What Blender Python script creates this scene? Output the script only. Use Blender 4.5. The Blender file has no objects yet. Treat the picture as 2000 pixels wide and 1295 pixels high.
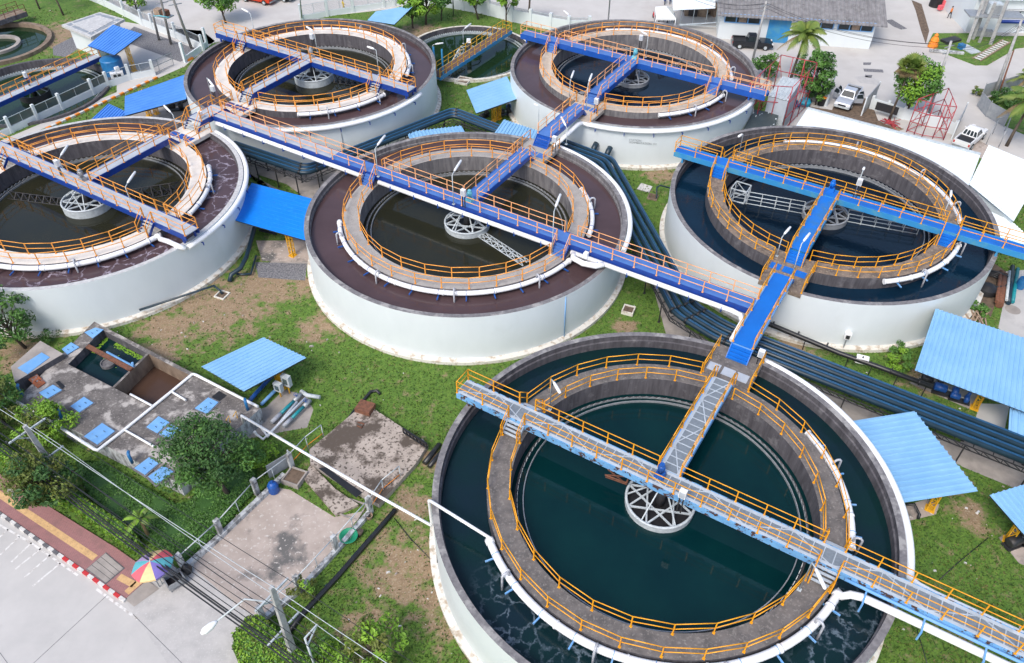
import bpy, math, random
from mathutils import Vector, Matrix
sc = bpy.context.scene
C = sc.collection
R = math.radians
rng = random.Random(7)
sin, cos, pi = math.sin, math.cos, math.pi
# ------------------------------------------------------------------ camera model (used for surveying points on the ground too)
FOC, PITCH, ROLL, CH = 1576.28, R(42.735), R(0.392), 44.906
_cp, _sp = cos(PITCH), sin(PITCH)
FWD = Vector((0, _cp, -_sp)); _r = Vector((1, 0, 0)); _u = Vector((0, _sp, _cp))
RT = cos(ROLL) * _r + sin(ROLL) * _u
UP = -sin(ROLL) * _r + cos(ROLL) * _u
def at(x, y, z=0.0):
    d = (x - 1000) / FOC * RT - (y - 647.5) / FOC * UP + FWD
    t = (z - CH) / d.z
    return Vector((t * d.x, t * d.y, z))
def pj(p):
    v = Vector((p[0], p[1], p[2] - CH)); d = v.dot(FWD)
    return 1000 + FOC * v.dot(RT) / d, 647.5 - FOC * v.dot(UP) / d
def hz(bx, by, tx, ty, zb=0.0):
    w = at(bx, by, zb); best = (1e9, 1)
    for i in range(4, 300):
        z = zb + i * .05
        x, y = pj((w.x, w.y, z)); e = math.hypot(x - tx, y - ty)
        if e < best[0]: best = (e, z)
    return best[1]
cam = bpy.data.objects.new("camera", bpy.data.cameras.new("camera")); C.objects.link(cam)
cam.data.sensor_width = 36; cam.data.lens = FOC / 2000 * 36
cam.data.clip_start = .5; cam.data.clip_end = 3000
cam.matrix_world = Matrix.Translation((0, 0, CH)) @ Matrix((RT, UP, -FWD)).transposed().to_4x4()
sc.camera = cam
# site grid: all tanks and bridges share it
ROT = R(-31.25)
UU = Vector((cos(ROT), sin(ROT), 0)); VV = Vector((-sin(ROT), cos(ROT), 0))
TC = dict(A=(9.2259, 29.6079), B=(-4.0484, 59.0657), C=(28.1809, 60.7857), D=(13.6155, 87.9757), E=(-22.9191, 87.6869), F=(-38.7394, 61.8061))
TC = {k: Vector((a, b, 0)) for k, (a, b) in TC.items()}
def S(t, u, v, z=0.0):
    o = TC[t] if isinstance(t, str) else t
    p = o + UU * u + VV * v
    return Vector((p.x, p.y, z))
def SP(t, r, a, z):      # polar in the grid of a tank
    return S(t, r * cos(R(a)), r * sin(R(a)), z)
# ------------------------------------------------------------------ materials
M = {}
def nodes(name):
    m = bpy.data.materials.new(name); m.use_nodes = True
    nt = m.node_tree; b = nt.nodes["Principled BSDF"]
    M[name] = m
    return m, nt, b
def N(nt, typ, ins=None, **props):
    n = nt.nodes.new(typ)
    for k, v in props.items(): setattr(n, k, v)
    for k, v in (ins or {}).items():
        s = n.inputs[k]
        if hasattr(v, 'outputs'): nt.links.new(v.outputs[0], s)
        elif hasattr(v, 'is_output'): nt.links.new(v, s)
        else: s.default_value = v
    return n
def c4(c): return (c[0], c[1], c[2], 1)
def pos(nt, sc3=(1, 1, 1), rot=0):
    g = nt.nodes.new('ShaderNodeNewGeometry')
    m = N(nt, 'ShaderNodeMapping', {'Vector': g.outputs['Position'], 'Scale': sc3, 'Rotation': (0, 0, rot)})
    return m
def noise(nt, vec, scale, detail=4, rough=.6, dist=0):
    return N(nt, 'ShaderNodeTexNoise', {'Vector': vec, 'Scale': scale, 'Detail': detail, 'Roughness': rough, 'Distortion': dist})
def ramp(nt, src, lo, hi):
    return N(nt, 'ShaderNodeMapRange', {'Value': src, 'From Min': lo, 'From Max': hi}, clamp=True)
def mix(nt, fac, a, b):
    n = nt.nodes.new('ShaderNodeMix'); n.data_type = 'RGBA'
    for s, v in ((0, fac), (6, a), (7, b)):
        if isinstance(v, tuple): n.inputs[s].default_value = c4(v)
        elif isinstance(v, (int, float)): n.inputs[s].default_value = v
        elif hasattr(v, 'is_output'): nt.links.new(v, n.inputs[s])
        else: nt.links.new(v.outputs[2] if v.bl_idname == 'ShaderNodeMix' else v.outputs[0], n.inputs[s])
    return n
def setc(nt, b, src):
    nt.links.new(src.outputs[2] if src.bl_idname == 'ShaderNodeMix' else src.outputs[0], b.inputs['Base Color'])
def bump(nt, b, src, strength=.3, dist=.05):
    n = N(nt, 'ShaderNodeBump', {'Strength': strength, 'Distance': dist, 'Height': src})
    nt.links.new(n.outputs[0], b.inputs['Normal'])
def gen(name, c1, c2=None, scale=3, lo=.4, hi=.65, rough=.6, metal=0, st=(1, 1, 1), c3=None, s3=.5, lo3=.55, hi3=.7, bmp=0, fine=None):
    m, nt, b = nodes(name)
    b.inputs['Roughness'].default_value = rough; b.inputs['Metallic'].default_value = metal
    if c2 is None: c2 = tuple(x * .8 for x in c1)
    p = pos(nt, st)
    n1 = noise(nt, p, scale)
    col = mix(nt, ramp(nt, n1, lo, hi), c1, c2)
    if c3:
        n3 = noise(nt, pos(nt), s3, 6, .65)
        col = mix(nt, ramp(nt, n3, lo3, hi3), col, c3)
    if fine:
        n4 = noise(nt, pos(nt), fine[0], 3)
        col = mix(nt, ramp(nt, n4, fine[2], fine[3]), col, fine[1])
    setc(nt, b, col)
    if bmp: bump(nt, b, n1, bmp)
    return m
gen('white_wall', (.66, .71, .73), (.61, .66, .68), .6, .35, .8, .5, st=(1, 1, .5), c3=(.57, .61, .61), s3=.25, lo3=.6, hi3=.9)
gen('kerb_white', (.66, .64, .58), (.40, .33, .25), 2.2, .5, .66, .8)
gen('rim_grey', (.21, .20, .205), (.13, .125, .13), 3, .35, .65, .85, c3=(.32, .31, .30), s3=.8, lo3=.52, hi3=.62, bmp=.2)
gen('rim_pale', (.55, .55, .54), (.40, .40, .40), 3, .35, .65, .8)
gen('conc_dark', (.105, .10, .112), (.055, .052, .06), 2.2, .35, .65, .85, st=(1.6, 1.6, .18), c3=(.18, .175, .185), s3=1.3, lo3=.55, hi3=.75, bmp=.1)
gen('conc_mid', (.19, .185, .19), (.085, .082, .09), 2.2, .35, .68, .85, st=(1.6, 1.6, .18), c3=(.27, .26, .26), s3=1.0, lo3=.55, hi3=.75, bmp=.1)
gen('slab_white', (.72, .68, .62), (.60, .56, .50), 1.2, .4, .7, .8, fine=(9, (.5, .46, .4), .58, .75))
gen('slab_beige', (.55, .47, .38), (.42, .35, .28), 1.4, .4, .7, .85, fine=(8, (.34, .28, .22), .55, .7))
gen('slab_grey', (.38, .36, .335), (.30, .28, .26), 1.4, .4, .7, .85, fine=(9, (.22, .2, .18), .56, .7))
gen('slab_brown', (.25, .19, .145), (.13, .105, .085), 1.6, .38, .62, .85, fine=(6, (.36, .29, .22), .56, .68), bmp=.2)
gen('slab_dark', (.165, .148, .138), (.10, .092, .088), 1.3, .38, .66, .85, fine=(7, (.24, .22, .2), .54, .7), bmp=.2)
gen('orange', (.86, .36, .055), (.78, .30, .04), 1.5, .4, .7, .5)
gen('amber', (.80, .36, .01), (.70, .28, .01), 1.5, .4, .7, .45)
gen('yellow', (.78, .43, .02), (.66, .34, .02), 2, .4, .7, .45)
gen('pale_orange', (.86, .43, .20), (.84, .36, .12), 1.2, .4, .7, .5)
gen('navy', (.008, .045, .27), (.006, .035, .2), 2, .4, .7, .4)
gen('royal', (.012, .085, .40), (.01, .07, .33), 2, .4, .7, .4)
gen('deck_blue', (.075, .19, .50), (.06, .155, .43), .9, .4, .7, .5)
gen('azure', (.004, .15, .58), (.004, .125, .50), .8, .35, .7, .45)
gen('azure_worn', (.006, .16, .60), (.03, .16, .42), .5, .45, .6, .5, c3=(.20, .24, .30), s3=.9, lo3=.62, hi3=.7)
gen('girder_cyan', (.03, .23, .50), (.07, .27, .42), 1.4, .45, .65, .5, c3=(.16, .12, .10), s3=1.2, lo3=.68, hi3=.74)
gen('girder_sky', (.13, .34, .66), (.19, .38, .64), 1.2, .4, .65, .5)
gen('girder_rust', (.16, .38, .64), (.12, .30, .55), 1.6, .4, .65, .6, c3=(.07, .035, .025), s3=2.6, lo3=.54, hi3=.56)
gen('deck_grey', (.44, .48, .53), (.37, .41, .46), 1.2, .4, .7, .5)
gen('grate', (.20, .235, .27), (.15, .18, .21), 6, .35, .7, .5)
gen('grate_bar', (.46, .52, .58), (.36, .41, .46), 1.4, .4, .7, .5)
gen('white_pipe', (.82, .83, .84), (.74, .75, .76), 1.3, .45, .8, .35)
gen('grey_pipe', (.46, .48, .52), (.34, .35, .38), 3, .4, .7, .45)
gen('steel', (.36, .38, .40), (.26, .28, .30), 3, .4, .7, .45, .3)
gen('pale_steel', (.50, .55, .57), (.36, .40, .42), 3, .4, .7, .5)
gen('rust', (.20, .08, .045), (.11, .05, .03), 5, .4, .65, .85)
gen('dark_steel', (.022, .025, .03), (.035, .03, .03), 3, .4, .7, .5)
gen('cast_conc', (.40, .40, .40), (.27, .27, .27), 3, .4, .7, .85, c3=(.2, .2, .2), s3=2, lo3=.6, hi3=.75)
gen('weathered', (.50, .52, .53), (.20, .20, .20), 2.4, .45, .6, .85, st=(1, 1, .4), c3=(.09, .09, .09), s3=1.6, lo3=.58, hi3=.68)
gen('pipe_navy', (.012, .034, .055), (.008, .024, .038), 1.2, .4, .65, .38)
gen('pipe_black', (.018, .02, .024), (.012, .013, .016), 2, .4, .7, .4)
gen('stripe_blue', (.02, .16, .38), (.015, .12, .3), 2, .4, .7, .4)
gen('teal', (.01, .26, .30), (.01, .2, .24), 2, .4, .7, .4)
gen('motor_blue', (.012, .09, .36), (.01, .06, .25), 3, .4, .7, .4)
gen('sky_roof', (.23, .45, .68), (.19, .40, .63), .5, .4, .7, .5, c3=(.16, .39, .68), s3=.9, lo3=.6, hi3=.8)
gen('azure_roof', (.0, .20, .72), (.0, .18, .66), .6, .4, .7, .4, fine=(3, (.01, .24, .76), .6, .7))
gen('blue_roof', (.08, .26, .70), (.06, .22, .62), .6, .4, .7, .5)
gen('white_roof', (.76, .83, .86), (.68, .75, .79), .7, .4, .7, .5)
gen('asbestos', (.25, .245, .25), (.16, .155, .16), 1.3, .35, .65, .9, c3=(.09, .085, .085), s3=.7, lo3=.6, hi3=.7)
gen('road_conc', (.50, .485, .465), (.42, .41, .395), .35, .35, .7, .9, c3=(.36, .35, .345), s3=.22, lo3=.57, hi3=.72, fine=(14, (.48, .46, .44), .58, .7))
gen('street', (.52, .50, .475), (.45, .43, .405), .25, .35, .7, .9, c3=(.44, .41, .385), s3=.12, lo3=.58, hi3=.72)
gen('pad_conc', (.36, .325, .295), (.26, .235, .215), .9, .38, .66, .9, c3=(.19, .175, .16), s3=.5, lo3=.56, hi3=.7)
gen('drive', (.45, .38, .335), (.37, .31, .27), .8, .38, .66, .9, c3=(.13, .125, .12), s3=.3, lo3=.52, hi3=.64, fine=(4, (.55, .51, .47), .6, .66))
gen('debris_slab', (.42, .36, .31), (.33, .28, .24), 1.4, .38, .66, .9, c3=(.09, .07, .055), s3=.42, lo3=.47, hi3=.54, fine=(5, (.1, .08, .065), .56, .6))
gen('tank_roof', (.16, .145, .135), (.10, .09, .085), 1.2, .38, .64, .9, c3=(.42, .39, .36), s3=.62, lo3=.52, hi3=.6, fine=(6, (.26, .24, .22), .56, .66), bmp=.15)
gen('brown_conc', (.25, .19, .14), (.15, .11, .08), 1.5, .38, .64, .9, st=(1, 1, .4))
gen('gravel', (.20, .20, .21), (.10, .10, .11), 6, .4, .6, .95, fine=(9, (.42, .41, .42), .6, .68))
gen('pebble', (.46, .445, .43), (.38, .37, .36), 1.2, .4, .7, .95, fine=(9, (.52, .51, .5), .58, .7))
gen('bark', (.11, .085, .065), (.06, .045, .035), 6, .35, .65, .9, st=(1, 1, .3))
gen('pole_wood', (.33, .32, .31), (.22, .21, .2), 4, .35, .65, .9, st=(1, 1, .25))
gen('leaf_dark', (.028, .085, .014), (.045, .12, .02), .9, .35, .65, .6)
gen('leaf_mid', (.055, .15, .018), (.085, .2, .03), .8, .35, .65, .6)
gen('leaf_lime', (.20, .36, .02), (.12, .26, .02), .9, .35, .65, .6)
gen('leaf_olive', (.085, .125, .018), (.13, .15, .02), .8, .35, .65, .6)
gen('leaf_palm', (.09, .16, .025), (.15, .19, .03), .7, .35, .65, .6)
gen('leaf_dry', (.25, .19, .09), (.17, .12, .06), .7, .35, .65, .8)
gen('hatch_blue', (.15, .36, .68), (.20, .42, .70), 2, .4, .7, .5, c3=(.25, .27, .28), s3=1.7, lo3=.66, hi3=.72)
gen('hatch_rust', (.36, .10, .035), (.22, .08, .04), 4, .4, .6, .8, fine=(3.5, (.13, .2, .24), .58, .62))
gen('black', (.012, .012, .014), (.018, .018, .02), 3, .4, .7, .5)
gen('panel_dark', (.035, .05, .055), (.05, .065, .07), 1, .4, .7, .4)
gen('glass_dark', (.02, .03, .035), (.03, .04, .045), 1, .4, .7, .15)
gen('glass_grey', (.055, .085, .085), (.08, .11, .11), .5, .4, .7, .2)
gen('car_black', (.012, .015, .02), (.014, .017, .022), 1, .4, .7, .25)
gen('car_silver', (.52, .56, .62), (.48, .52, .58), 1, .4, .7, .3, .3)
gen('car_white', (.76, .77, .78), (.72, .73, .74), 1, .4, .7, .3)
gen('car_red', (.55, .045, .012), (.5, .04, .01), 1, .4, .7, .3)
gen('scaffold_red', (.42, .045, .06), (.34, .04, .05), 2, .4, .7, .5)
gen('red', (.52, .03, .035), (.42, .03, .03), 3, .4, .7, .6)
gen('orange_paint', (.80, .25, .02), (.66, .2, .02), 3, .4, .7, .7)
gen('skin', (.42, .24, .15), (.38, .21, .13), 5, .4, .7, .6)
gen('cloth_yellow', (.72, .50, .03), (.62, .42, .02), 4, .4, .7, .8)
gen('cloth_orange', (.75, .22, .04), (.6, .17, .03), 4, .4, .7, .8)
gen('tyre', (.018, .018, .018), (.025, .025, .025), 4, .4, .7, .8)
gen('net_grey', (.30, .32, .34), (.22, .24, .26), 2, .4, .7, .8)
gen('timber', (.34, .25, .18), (.2, .14, .1), 3, .4, .7, .8)
gen('insulator', (.11, .03, .022), (.08, .02, .015), 3, .4, .7, .3)
gen('tarp_teal', (.02, .34, .50), (.02, .27, .40), 3, .4, .7, .5)
gen('green_plastic', (.01, .25, .13), (.01, .2, .1), 3, .4, .7, .5)
gen('kerb_black', (.10, .10, .11), (.16, .16, .17), 4, .4, .7, .8)
gen('kerb_paint', (.62, .61, .59), (.50, .49, .47), 3, .42, .62, .8)
gen('tactile', (.62, .40, .19), (.50, .31, .15), 3, .4, .65, .9, fine=(9, (.36, .24, .13), .56, .7))
gen('soil', (.17, .12, .085), (.09, .065, .045), 2.5, .38, .64, .95)
for n, cc in (('um_red', (.72, .12, .15)), ('um_yel', (.75, .55, .27)), ('um_vio', (.20, .16, .48)), ('um_teal', (.11, .42, .48)), ('um_lil', (.42, .32, .56))):
    gen(n, cc, tuple(x * .88 for x in cc), 3, .4, .7, .7)
def paving():
    m, nt, b = nodes('paving'); b.inputs['Roughness'].default_value = .9
    p = pos(nt, (1, 1, 1), -ROT - R(90) + R(66))
    br = N(nt, 'ShaderNodeTexBrick', {'Vector': p, 'Color1': c4((.30, .125, .125)), 'Color2': c4((.235, .10, .105)), 'Mortar': c4((.36, .22, .2)), 'Scale': 4.0, 'Mortar Size': .03})
    n = noise(nt, pos(nt), 1.1)
    setc(nt, b, mix(nt, ramp(nt, n, .5, .75), br, (.22, .12, .115)))
paving()
DIRT = []
def grass_ground():
    m, nt, b = nodes('lawn'); b.inputs['Roughness'].default_value = .95
    p = pos(nt)
    n1 = noise(nt, p, .35, 6, .65); n2 = noise(nt, p, 2.2, 5, .65); n3 = noise(nt, p, 7, 3); n4 = noise(nt, p, .9, 6, .7)
    green = mix(nt, ramp(nt, n2, .35, .65), (.065, .145, .018), (.125, .22, .03))
    green = mix(nt, ramp(nt, n3, .5, .7), green, (.03, .058, .012))
    dirt = mix(nt, ramp(nt, n2, .35, .7), (.30, .215, .13), (.20, .135, .08))
    dirt = mix(nt, ramp(nt, n3, .52, .68), dirt, (.36, .29, .2))
    acc = None
    g = nt.nodes.new('ShaderNodeNewGeometry')
    for (c, r) in DIRT:
        d = N(nt, 'ShaderNodeVectorMath', {0: g.outputs['Position'], 1: (c.x, c.y, 0)}, operation='DISTANCE')
        e = N(nt, 'ShaderNodeMapRange', {'Value': d.outputs['Value'], 'From Min': r, 'From Max': r * .25})
        acc = e if acc is None else N(nt, 'ShaderNodeMath', {0: acc, 1: e}, operation='MAXIMUM')
    mx = N(nt, 'ShaderNodeMath', {0: N(nt, 'ShaderNodeMath', {0: acc, 1: .24}, operation='MULTIPLY'), 1: n4}, operation='ADD')
    setc(nt, b, mix(nt, ramp(nt, mx, .56, .70), green, dirt))
    bump(nt, b, n3, .5, .06)
for (x, y, r) in ((430, 600, 6.5), (520, 560, 5), (330, 640, 4), (620, 640, 2.5), (790, 1110, 4), (880, 1180, 3.5), (720, 1230, 2.5), (805, 990, 2.2), (840, 900, 1.6), (1550, 690, 3), (1800, 740, 2.5), (1900, 1010, 2),
                  (1850, 930, 2), (1900, 1230, 1.6), (120, 70, 7), (850, 110, 4), (820, 62, 4), (950, 62, 3), (1290, 340, 2.5), (1100, 630, 2), (1220, 640, 1.6), (600, 560, 2), (300, 690, 3), (1720, 255, 6), (40, 690, 3)):
    DIRT.append((at(x, y, 0), r))
grass_ground()
def water(name, col, rough=.06, bscale=3.0, bstr=.12, col2=None, foam=None, st=(1, 1, 1)):
    m, nt, b = nodes(name)
    b.inputs['Roughness'].default_value = rough; b.inputs['IOR'].default_value = 1.33
    p = pos(nt, st, ROT)
    n = noise(nt, p, bscale, 3, .55)
    n2 = noise(nt, pos(nt), .25, 3)
    cc = mix(nt, ramp(nt, n2, .35, .7), col, col2 or tuple(x * .7 for x in col))
    if foam:
        (fc, fs, fw, blobs) = foam
        nd = noise(nt, pos(nt), .9, 4)
        add = N(nt, 'ShaderNodeVectorMath', {0: pos(nt), 1: N(nt, 'ShaderNodeVectorMath', {0: nd.outputs['Color'], 'Scale': 1.6}, operation='SCALE')}, operation='ADD')
        v = N(nt, 'ShaderNodeTexVoronoi', {'Vector': add, 'Scale': fs}, feature='DISTANCE_TO_EDGE')
        line = N(nt, 'ShaderNodeMapRange', {'Value': v, 'From Min': fw, 'From Max': 0.0})
        acc = None
        g = nt.nodes.new('ShaderNodeNewGeometry')
        for (q, r) in blobs:
            d = N(nt, 'ShaderNodeVectorMath', {0: g.outputs['Position'], 1: tuple(q)}, operation='DISTANCE')
            e = N(nt, 'ShaderNodeMapRange', {'Value': d.outputs['Value'], 'From Min': r, 'From Max': r * .3})
            acc = e if acc is None else N(nt, 'ShaderNodeMath', {0: acc, 1: e}, operation='MAXIMUM')
        nn = noise(nt, pos(nt), 1.6, 5, .7)
        f = N(nt, 'ShaderNodeMath', {0: line, 1: ramp(nt, nn, .38, .62)}, operation='MULTIPLY')
        f = N(nt, 'ShaderNodeMath', {0: f, 1: acc}, operation='MULTIPLY')
        cc = mix(nt, f, cc, fc)
        rr = N(nt, 'ShaderNodeMapRange', {'Value': f, 'From Min': 0, 'From Max': 1, 'To Min': rough, 'To Max': .6})
        nt.links.new(rr.outputs[0], b.inputs['Roughness'])
    setc(nt, b, cc)
    bump(nt, b, n, bstr, .06)
Fz = 4.0
fblob = [(at(230, 530, Fz), 5.5), (at(330, 500, Fz), 4.5), (at(420, 380, Fz), 5), (at(450, 300, Fz), 4.5), (at(130, 545, Fz), 5.5), (at(440, 340, Fz), 5)]
water('brown_water', (.085, .055, .060), .10, 2.5, .14, (.066, .042, .044), st=(1, 1, 1))
water('brown_foam_water', (.085, .055, .062), .10, 2.5, .14, (.066, .042, .046), foam=((.40, .36, .44), .6, .06, fblob))
ab = [(at(1150, 1240, 3.6), 4.0), (at(1020, 1160, 3.6), 3.2), (at(1010, 1215, 3.6), 3), (at(1640, 1200, 3.6), 3.2), (at(1620, 1260, 3.6), 3.2), (at(1700, 1215, 3.6), 1.6), (at(1690, 1270, 3.6), 2)]
water('channel_water', (.006, .018, .028), .07, 3.5, .2, (.004, .022, .022), foam=((.14, .19, .24), .9, .09, ab))
water('channel_blue', (.004, .020, .042), .06, 3.5, .18)
water('teal_water', (.002, .024, .026), .05, 1.2, .03, (.001, .017, .021))
water('olive_water', (.024, .024, .014), .05, 2.5, .07, (.018, .02, .014))
water('navy_water', (.004, .012, .024), .06, 3.5, .2)
water('green_water', (.014, .036, .016), .05, 2, .05)
water('sludge_water', (.085, .05, .036), .2, 3, .2)
# ------------------------------------------------------------------ mesh builder
class MB:
    def __init__(s): s.v = []; s.f = []; s.m = []; s.sm = []
    def add(s, vs, fs, mi=0, sm=False):
        o = len(s.v); s.v += [Vector(p) for p in vs]
        for f in fs: s.f.append(tuple(o + i for i in f)); s.m.append(mi); s.sm.append(sm)
        return s
    def box(s, c, size, rz=0.0, mi=0, taper=1.0):
        a, b, h = size[0] / 2, size[1] / 2, size[2] / 2
        cr, sr = cos(rz), sin(rz); vs = []
        for z, k in ((-h, 1), (h, taper)):
            for x, y in ((-a, -b), (a, -b), (a, b), (-a, b)):
                x *= k; y *= k
                vs.append((c[0] + x * cr - y * sr, c[1] + x * sr + y * cr, c[2] + z))
        return s.add(vs, [(3, 2, 1, 0), (4, 5, 6, 7), (0, 1, 5, 4), (1, 2, 6, 5), (2, 3, 7, 6), (3, 0, 4, 7)], mi)
    def beam(s, p, q, w, h=None, mi=0):
        p, q = Vector(p), Vector(q); h = h or w
        d = (q - p)
        if d.length < 1e-5: return s
        d.normalize()
        side = d.cross(Vector((0, 0, 1)))
        if side.length < .05: side = UU.copy() if abs(d.dot(UU)) < .9 else VV.copy()
        side.normalize(); up = side.cross(d).normalized()
        vs = []
        for e in (p, q):
            for a, b in ((-1, -1), (1, -1), (1, 1), (-1, 1)):
                vs.append(e + side * (a * w / 2) + up * (b * h / 2))
        return s.add(vs, [(0, 1, 2, 3), (7, 6, 5, 4), (0, 4, 5, 1), (1, 5, 6, 2), (2, 6, 7, 3), (3, 7, 4, 0)], mi)
    def tube(s, path, r, n=8, mi=0, closed=False, caps=True, sm=True):
        P = [Vector(p) for p in path]; k = len(P)
        rs = r if isinstance(r, (list, tuple)) else [r] * k
        dirs = []
        for i in range(k):
            if closed: d = P[(i + 1) % k] - P[i - 1]
            elif i == 0: d = P[1] - P[0]
            elif i == k - 1: d = P[-1] - P[-2]
            else: d = (P[i + 1] - P[i]).normalized() + (P[i] - P[i - 1]).normalized()
            if d.length < 1e-6: d = Vector((0, 0, 1))
            dirs.append(d.normalized())
        ref = Vector((0, 0, 1)) if abs(dirs[0].z) < .9 else Vector((1, 0, 0))
        a = dirs[0].cross(ref).normalized(); vs = []
        for i in range(k):
            a = a - dirs[i] * a.dot(dirs[i])
            if a.length < 1e-4: a = dirs[i].orthogonal()
            a.normalize(); b = dirs[i].cross(a)
            for j in range(n):
                t = 2 * pi * j / n
                vs.append(P[i] + (a * cos(t) + b * sin(t)) * rs[i])
        fs = []
        for i in range(k if closed else k - 1):
            i2 = (i + 1) % k
            for j in range(n):
                j2 = (j + 1) % n
                fs.append((i * n + j, i * n + j2, i2 * n + j2, i2 * n + j))
        s.add(vs, fs, mi, sm)
        if caps and not closed:
            o = len(s.v) - k * n
            s.f.append(tuple(o + j for j in range(n))[::-1]); s.m.append(mi); s.sm.append(False)
            s.f.append(tuple(o + (k - 1) * n + j for j in range(n))); s.m.append(mi); s.sm.append(False)
        return s
    def prism(s, poly, z0, z1, mi=0, mt=None):
        n = len(poly); A = sum(poly[i][0] * poly[(i + 1) % n][1] - poly[(i + 1) % n][0] * poly[i][1] for i in range(n))
        if A < 0: poly = poly[::-1]
        vs = [(p[0], p[1], z0) for p in poly] + [(p[0], p[1], z1) for p in poly]
        s.add(vs, [tuple(range(n))[::-1]] + [(i, (i + 1) % n, n + (i + 1) % n, n + i) for i in range(n)], mi)
        s.add(vs[n:], [tuple(range(n))], mi if mt is None else mt)
        return s
    def lathe(s, c, prof, n=128, a0=0, a1=360, mis=None, sm=True):
        full = abs(a1 - a0) >= 359.9
        k = n if full else n + 1
        for q in range(len(prof) - 1):
            (r0, z0), (r1, z1) = prof[q], prof[q + 1]
            vs = []
            for r, z in ((r0, z0), (r1, z1)):
                for i in range(k):
                    a = R(a0) + ROT + (R(a1 - a0)) * i / n
                    vs.append((c[0] + r * cos(a), c[1] + r * sin(a), z))
            fs = [(i, (i + 1) % k, k + (i + 1) % k, k + i) for i in range(n)]
            s.add(vs, fs, mis[q] if mis else 0, sm)
        return s
    def disc(s, c, r, z, n=64, mi=0, r0=0):
        if r0: return s.lathe(c, [(r, z), (r0, z)], n, mis=[mi], sm=False)
        vs = [(c[0] + r * cos(2 * pi * i / n), c[1] + r * sin(2 * pi * i / n), z) for i in range(n)]
        return s.add(vs, [tuple(range(n))], mi)
    def quad(s, *p, mi=0): return s.add(p, [tuple(range(len(p)))], mi)
    def build(s, name, mats, parent=None):
        me = bpy.data.meshes.new(name)
        inv = None
        if parent is not None: inv = MW[parent.name].inverted()
        vs = [(inv @ p) if inv is not None else p for p in s.v]
        me.from_pydata([tuple(p) for p in vs], [], s.f)
        if isinstance(mats, str): mats = [mats]
        for m in mats: me.materials.append(M[m])
        me.polygons.foreach_set('material_index', s.m); me.polygons.foreach_set('use_smooth', s.sm)
        me.update()
        o = bpy.data.objects.new(name, me); C.objects.link(o)
        if parent is not None: o.parent = parent; MW[o.name] = MW[parent.name]
        else: MW[o.name] = Matrix.Identity(4)
        return o
MW = {}
def thing(name, label, cat, loc=(0, 0, 0), rz=0.0, group=None):
    o = bpy.data.objects.new(name, None); C.objects.link(o)
    o.empty_display_size = .3
    o.location = loc; o.rotation_euler = (0, 0, rz)
    MW[o.name] = Matrix.Translation(loc) @ Matrix.Rotation(rz, 4, 'Z')
    return tag(o, label, cat, group)
def tag(o, label, cat, group=None):
    o['label'] = label; o['category'] = cat
    if group: o['group'] = group
    return o
def struct(name, mb, mats, kind='structure'):
    o = mb.build(name, mats); o['kind'] = kind
    return o
def copy_tree(o, parent=None, loc=None, rz=None, label=None):
    c = o.copy(); C.objects.link(c); MW[c.name] = MW.get(o.name, Matrix.Identity(4))
    if parent: c.parent = parent
    if loc is not None: c.location = loc
    if rz is not None: c.rotation_euler = (0, 0, rz)
    if label: c['label'] = label
    for ch in list(o.children): copy_tree(ch, c)
    return c
# ------------------------------------------------------------------ shared shapes
def rail(mb, pts, h=1.05, mid=.55, r=.032, post=None, mi=0, posts=True, ext=True):
    P = [Vector(p) for p in pts]
    up = Vector((0, 0, 1))
    for i, p in enumerate(P):
        if posts:
            mb.beam(p - up * .02, p + up * h, 2.1 * r, mi=mi)
            mb.box(p + up * .012, (.15, .15, .024), ROT, mi)
    for i in range(len(P) - 1):
        for hh in (h, mid):
            mb.tube([P[i] + up * hh, P[i + 1] + up * hh], r, 6, mi)
def divide(p, q, step):
    p, q = Vector(p), Vector(q); n = max(1, round((q - p).length / step))
    return [p.lerp(q, i / n) for i in range(n + 1)]
def arc(t, r, a0, a1, z, n):
    return [SP(t, r, a0 + (a1 - a0) * i / n, z) for i in range(n + 1)]
ZR, ZD = 4.65, 5.62
def stair(mb, top, d, w, drop, run, n, mt=0, solid=True, ms=1):
    """flight going down from `top` (centre of the deck edge) along horizontal unit vector d"""
    d = Vector(d).normalized(); sd = Vector((-d.y, d.x, 0))
    for i in range(n):
        z = top.z - drop * (i + 1) / (n + 1) ; c = top + d * (run * (i + .5) / n)
        k = run / n
        t = .05
        p = Vector((c.x, c.y, z))
        if solid:
            hh = drop / (n + 1)
            mb.box(p - Vector((0, 0, hh * .45)), (k * .99, w, hh * .9), math.atan2(d.y, d.x), mt)
        else:
            mb.box(p, (k * .8, w, t), math.atan2(d.y, d.x), mt)
    for sgn in (-1, 1):
        a = top + sd * (sgn * (w / 2 + .03)) - Vector((0, 0, .12)); b = a + d * run - Vector((0, 0, drop - .14))
        mb.beam(a, b, .05, .22, ms)
def stair_rail(mb, top, d, w, drop, run, r=.032):
    d = Vector(d).normalized(); sd = Vector((-d.y, d.x, 0)); up = Vector((0, 0, 1))
    for sgn in (-1, 1):
        a = top + sd * (sgn * (w / 2 + .02)); b = a + d * (run + .15) - up * drop
        for hh in (1.05, .55): mb.tube([a + up * hh, b + up * hh], r, 6)
        mb.beam(b, b + up * 1.05, 2.1 * r)
        mb.beam(a, a + up * 1.05, 2.1 * r)
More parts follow.
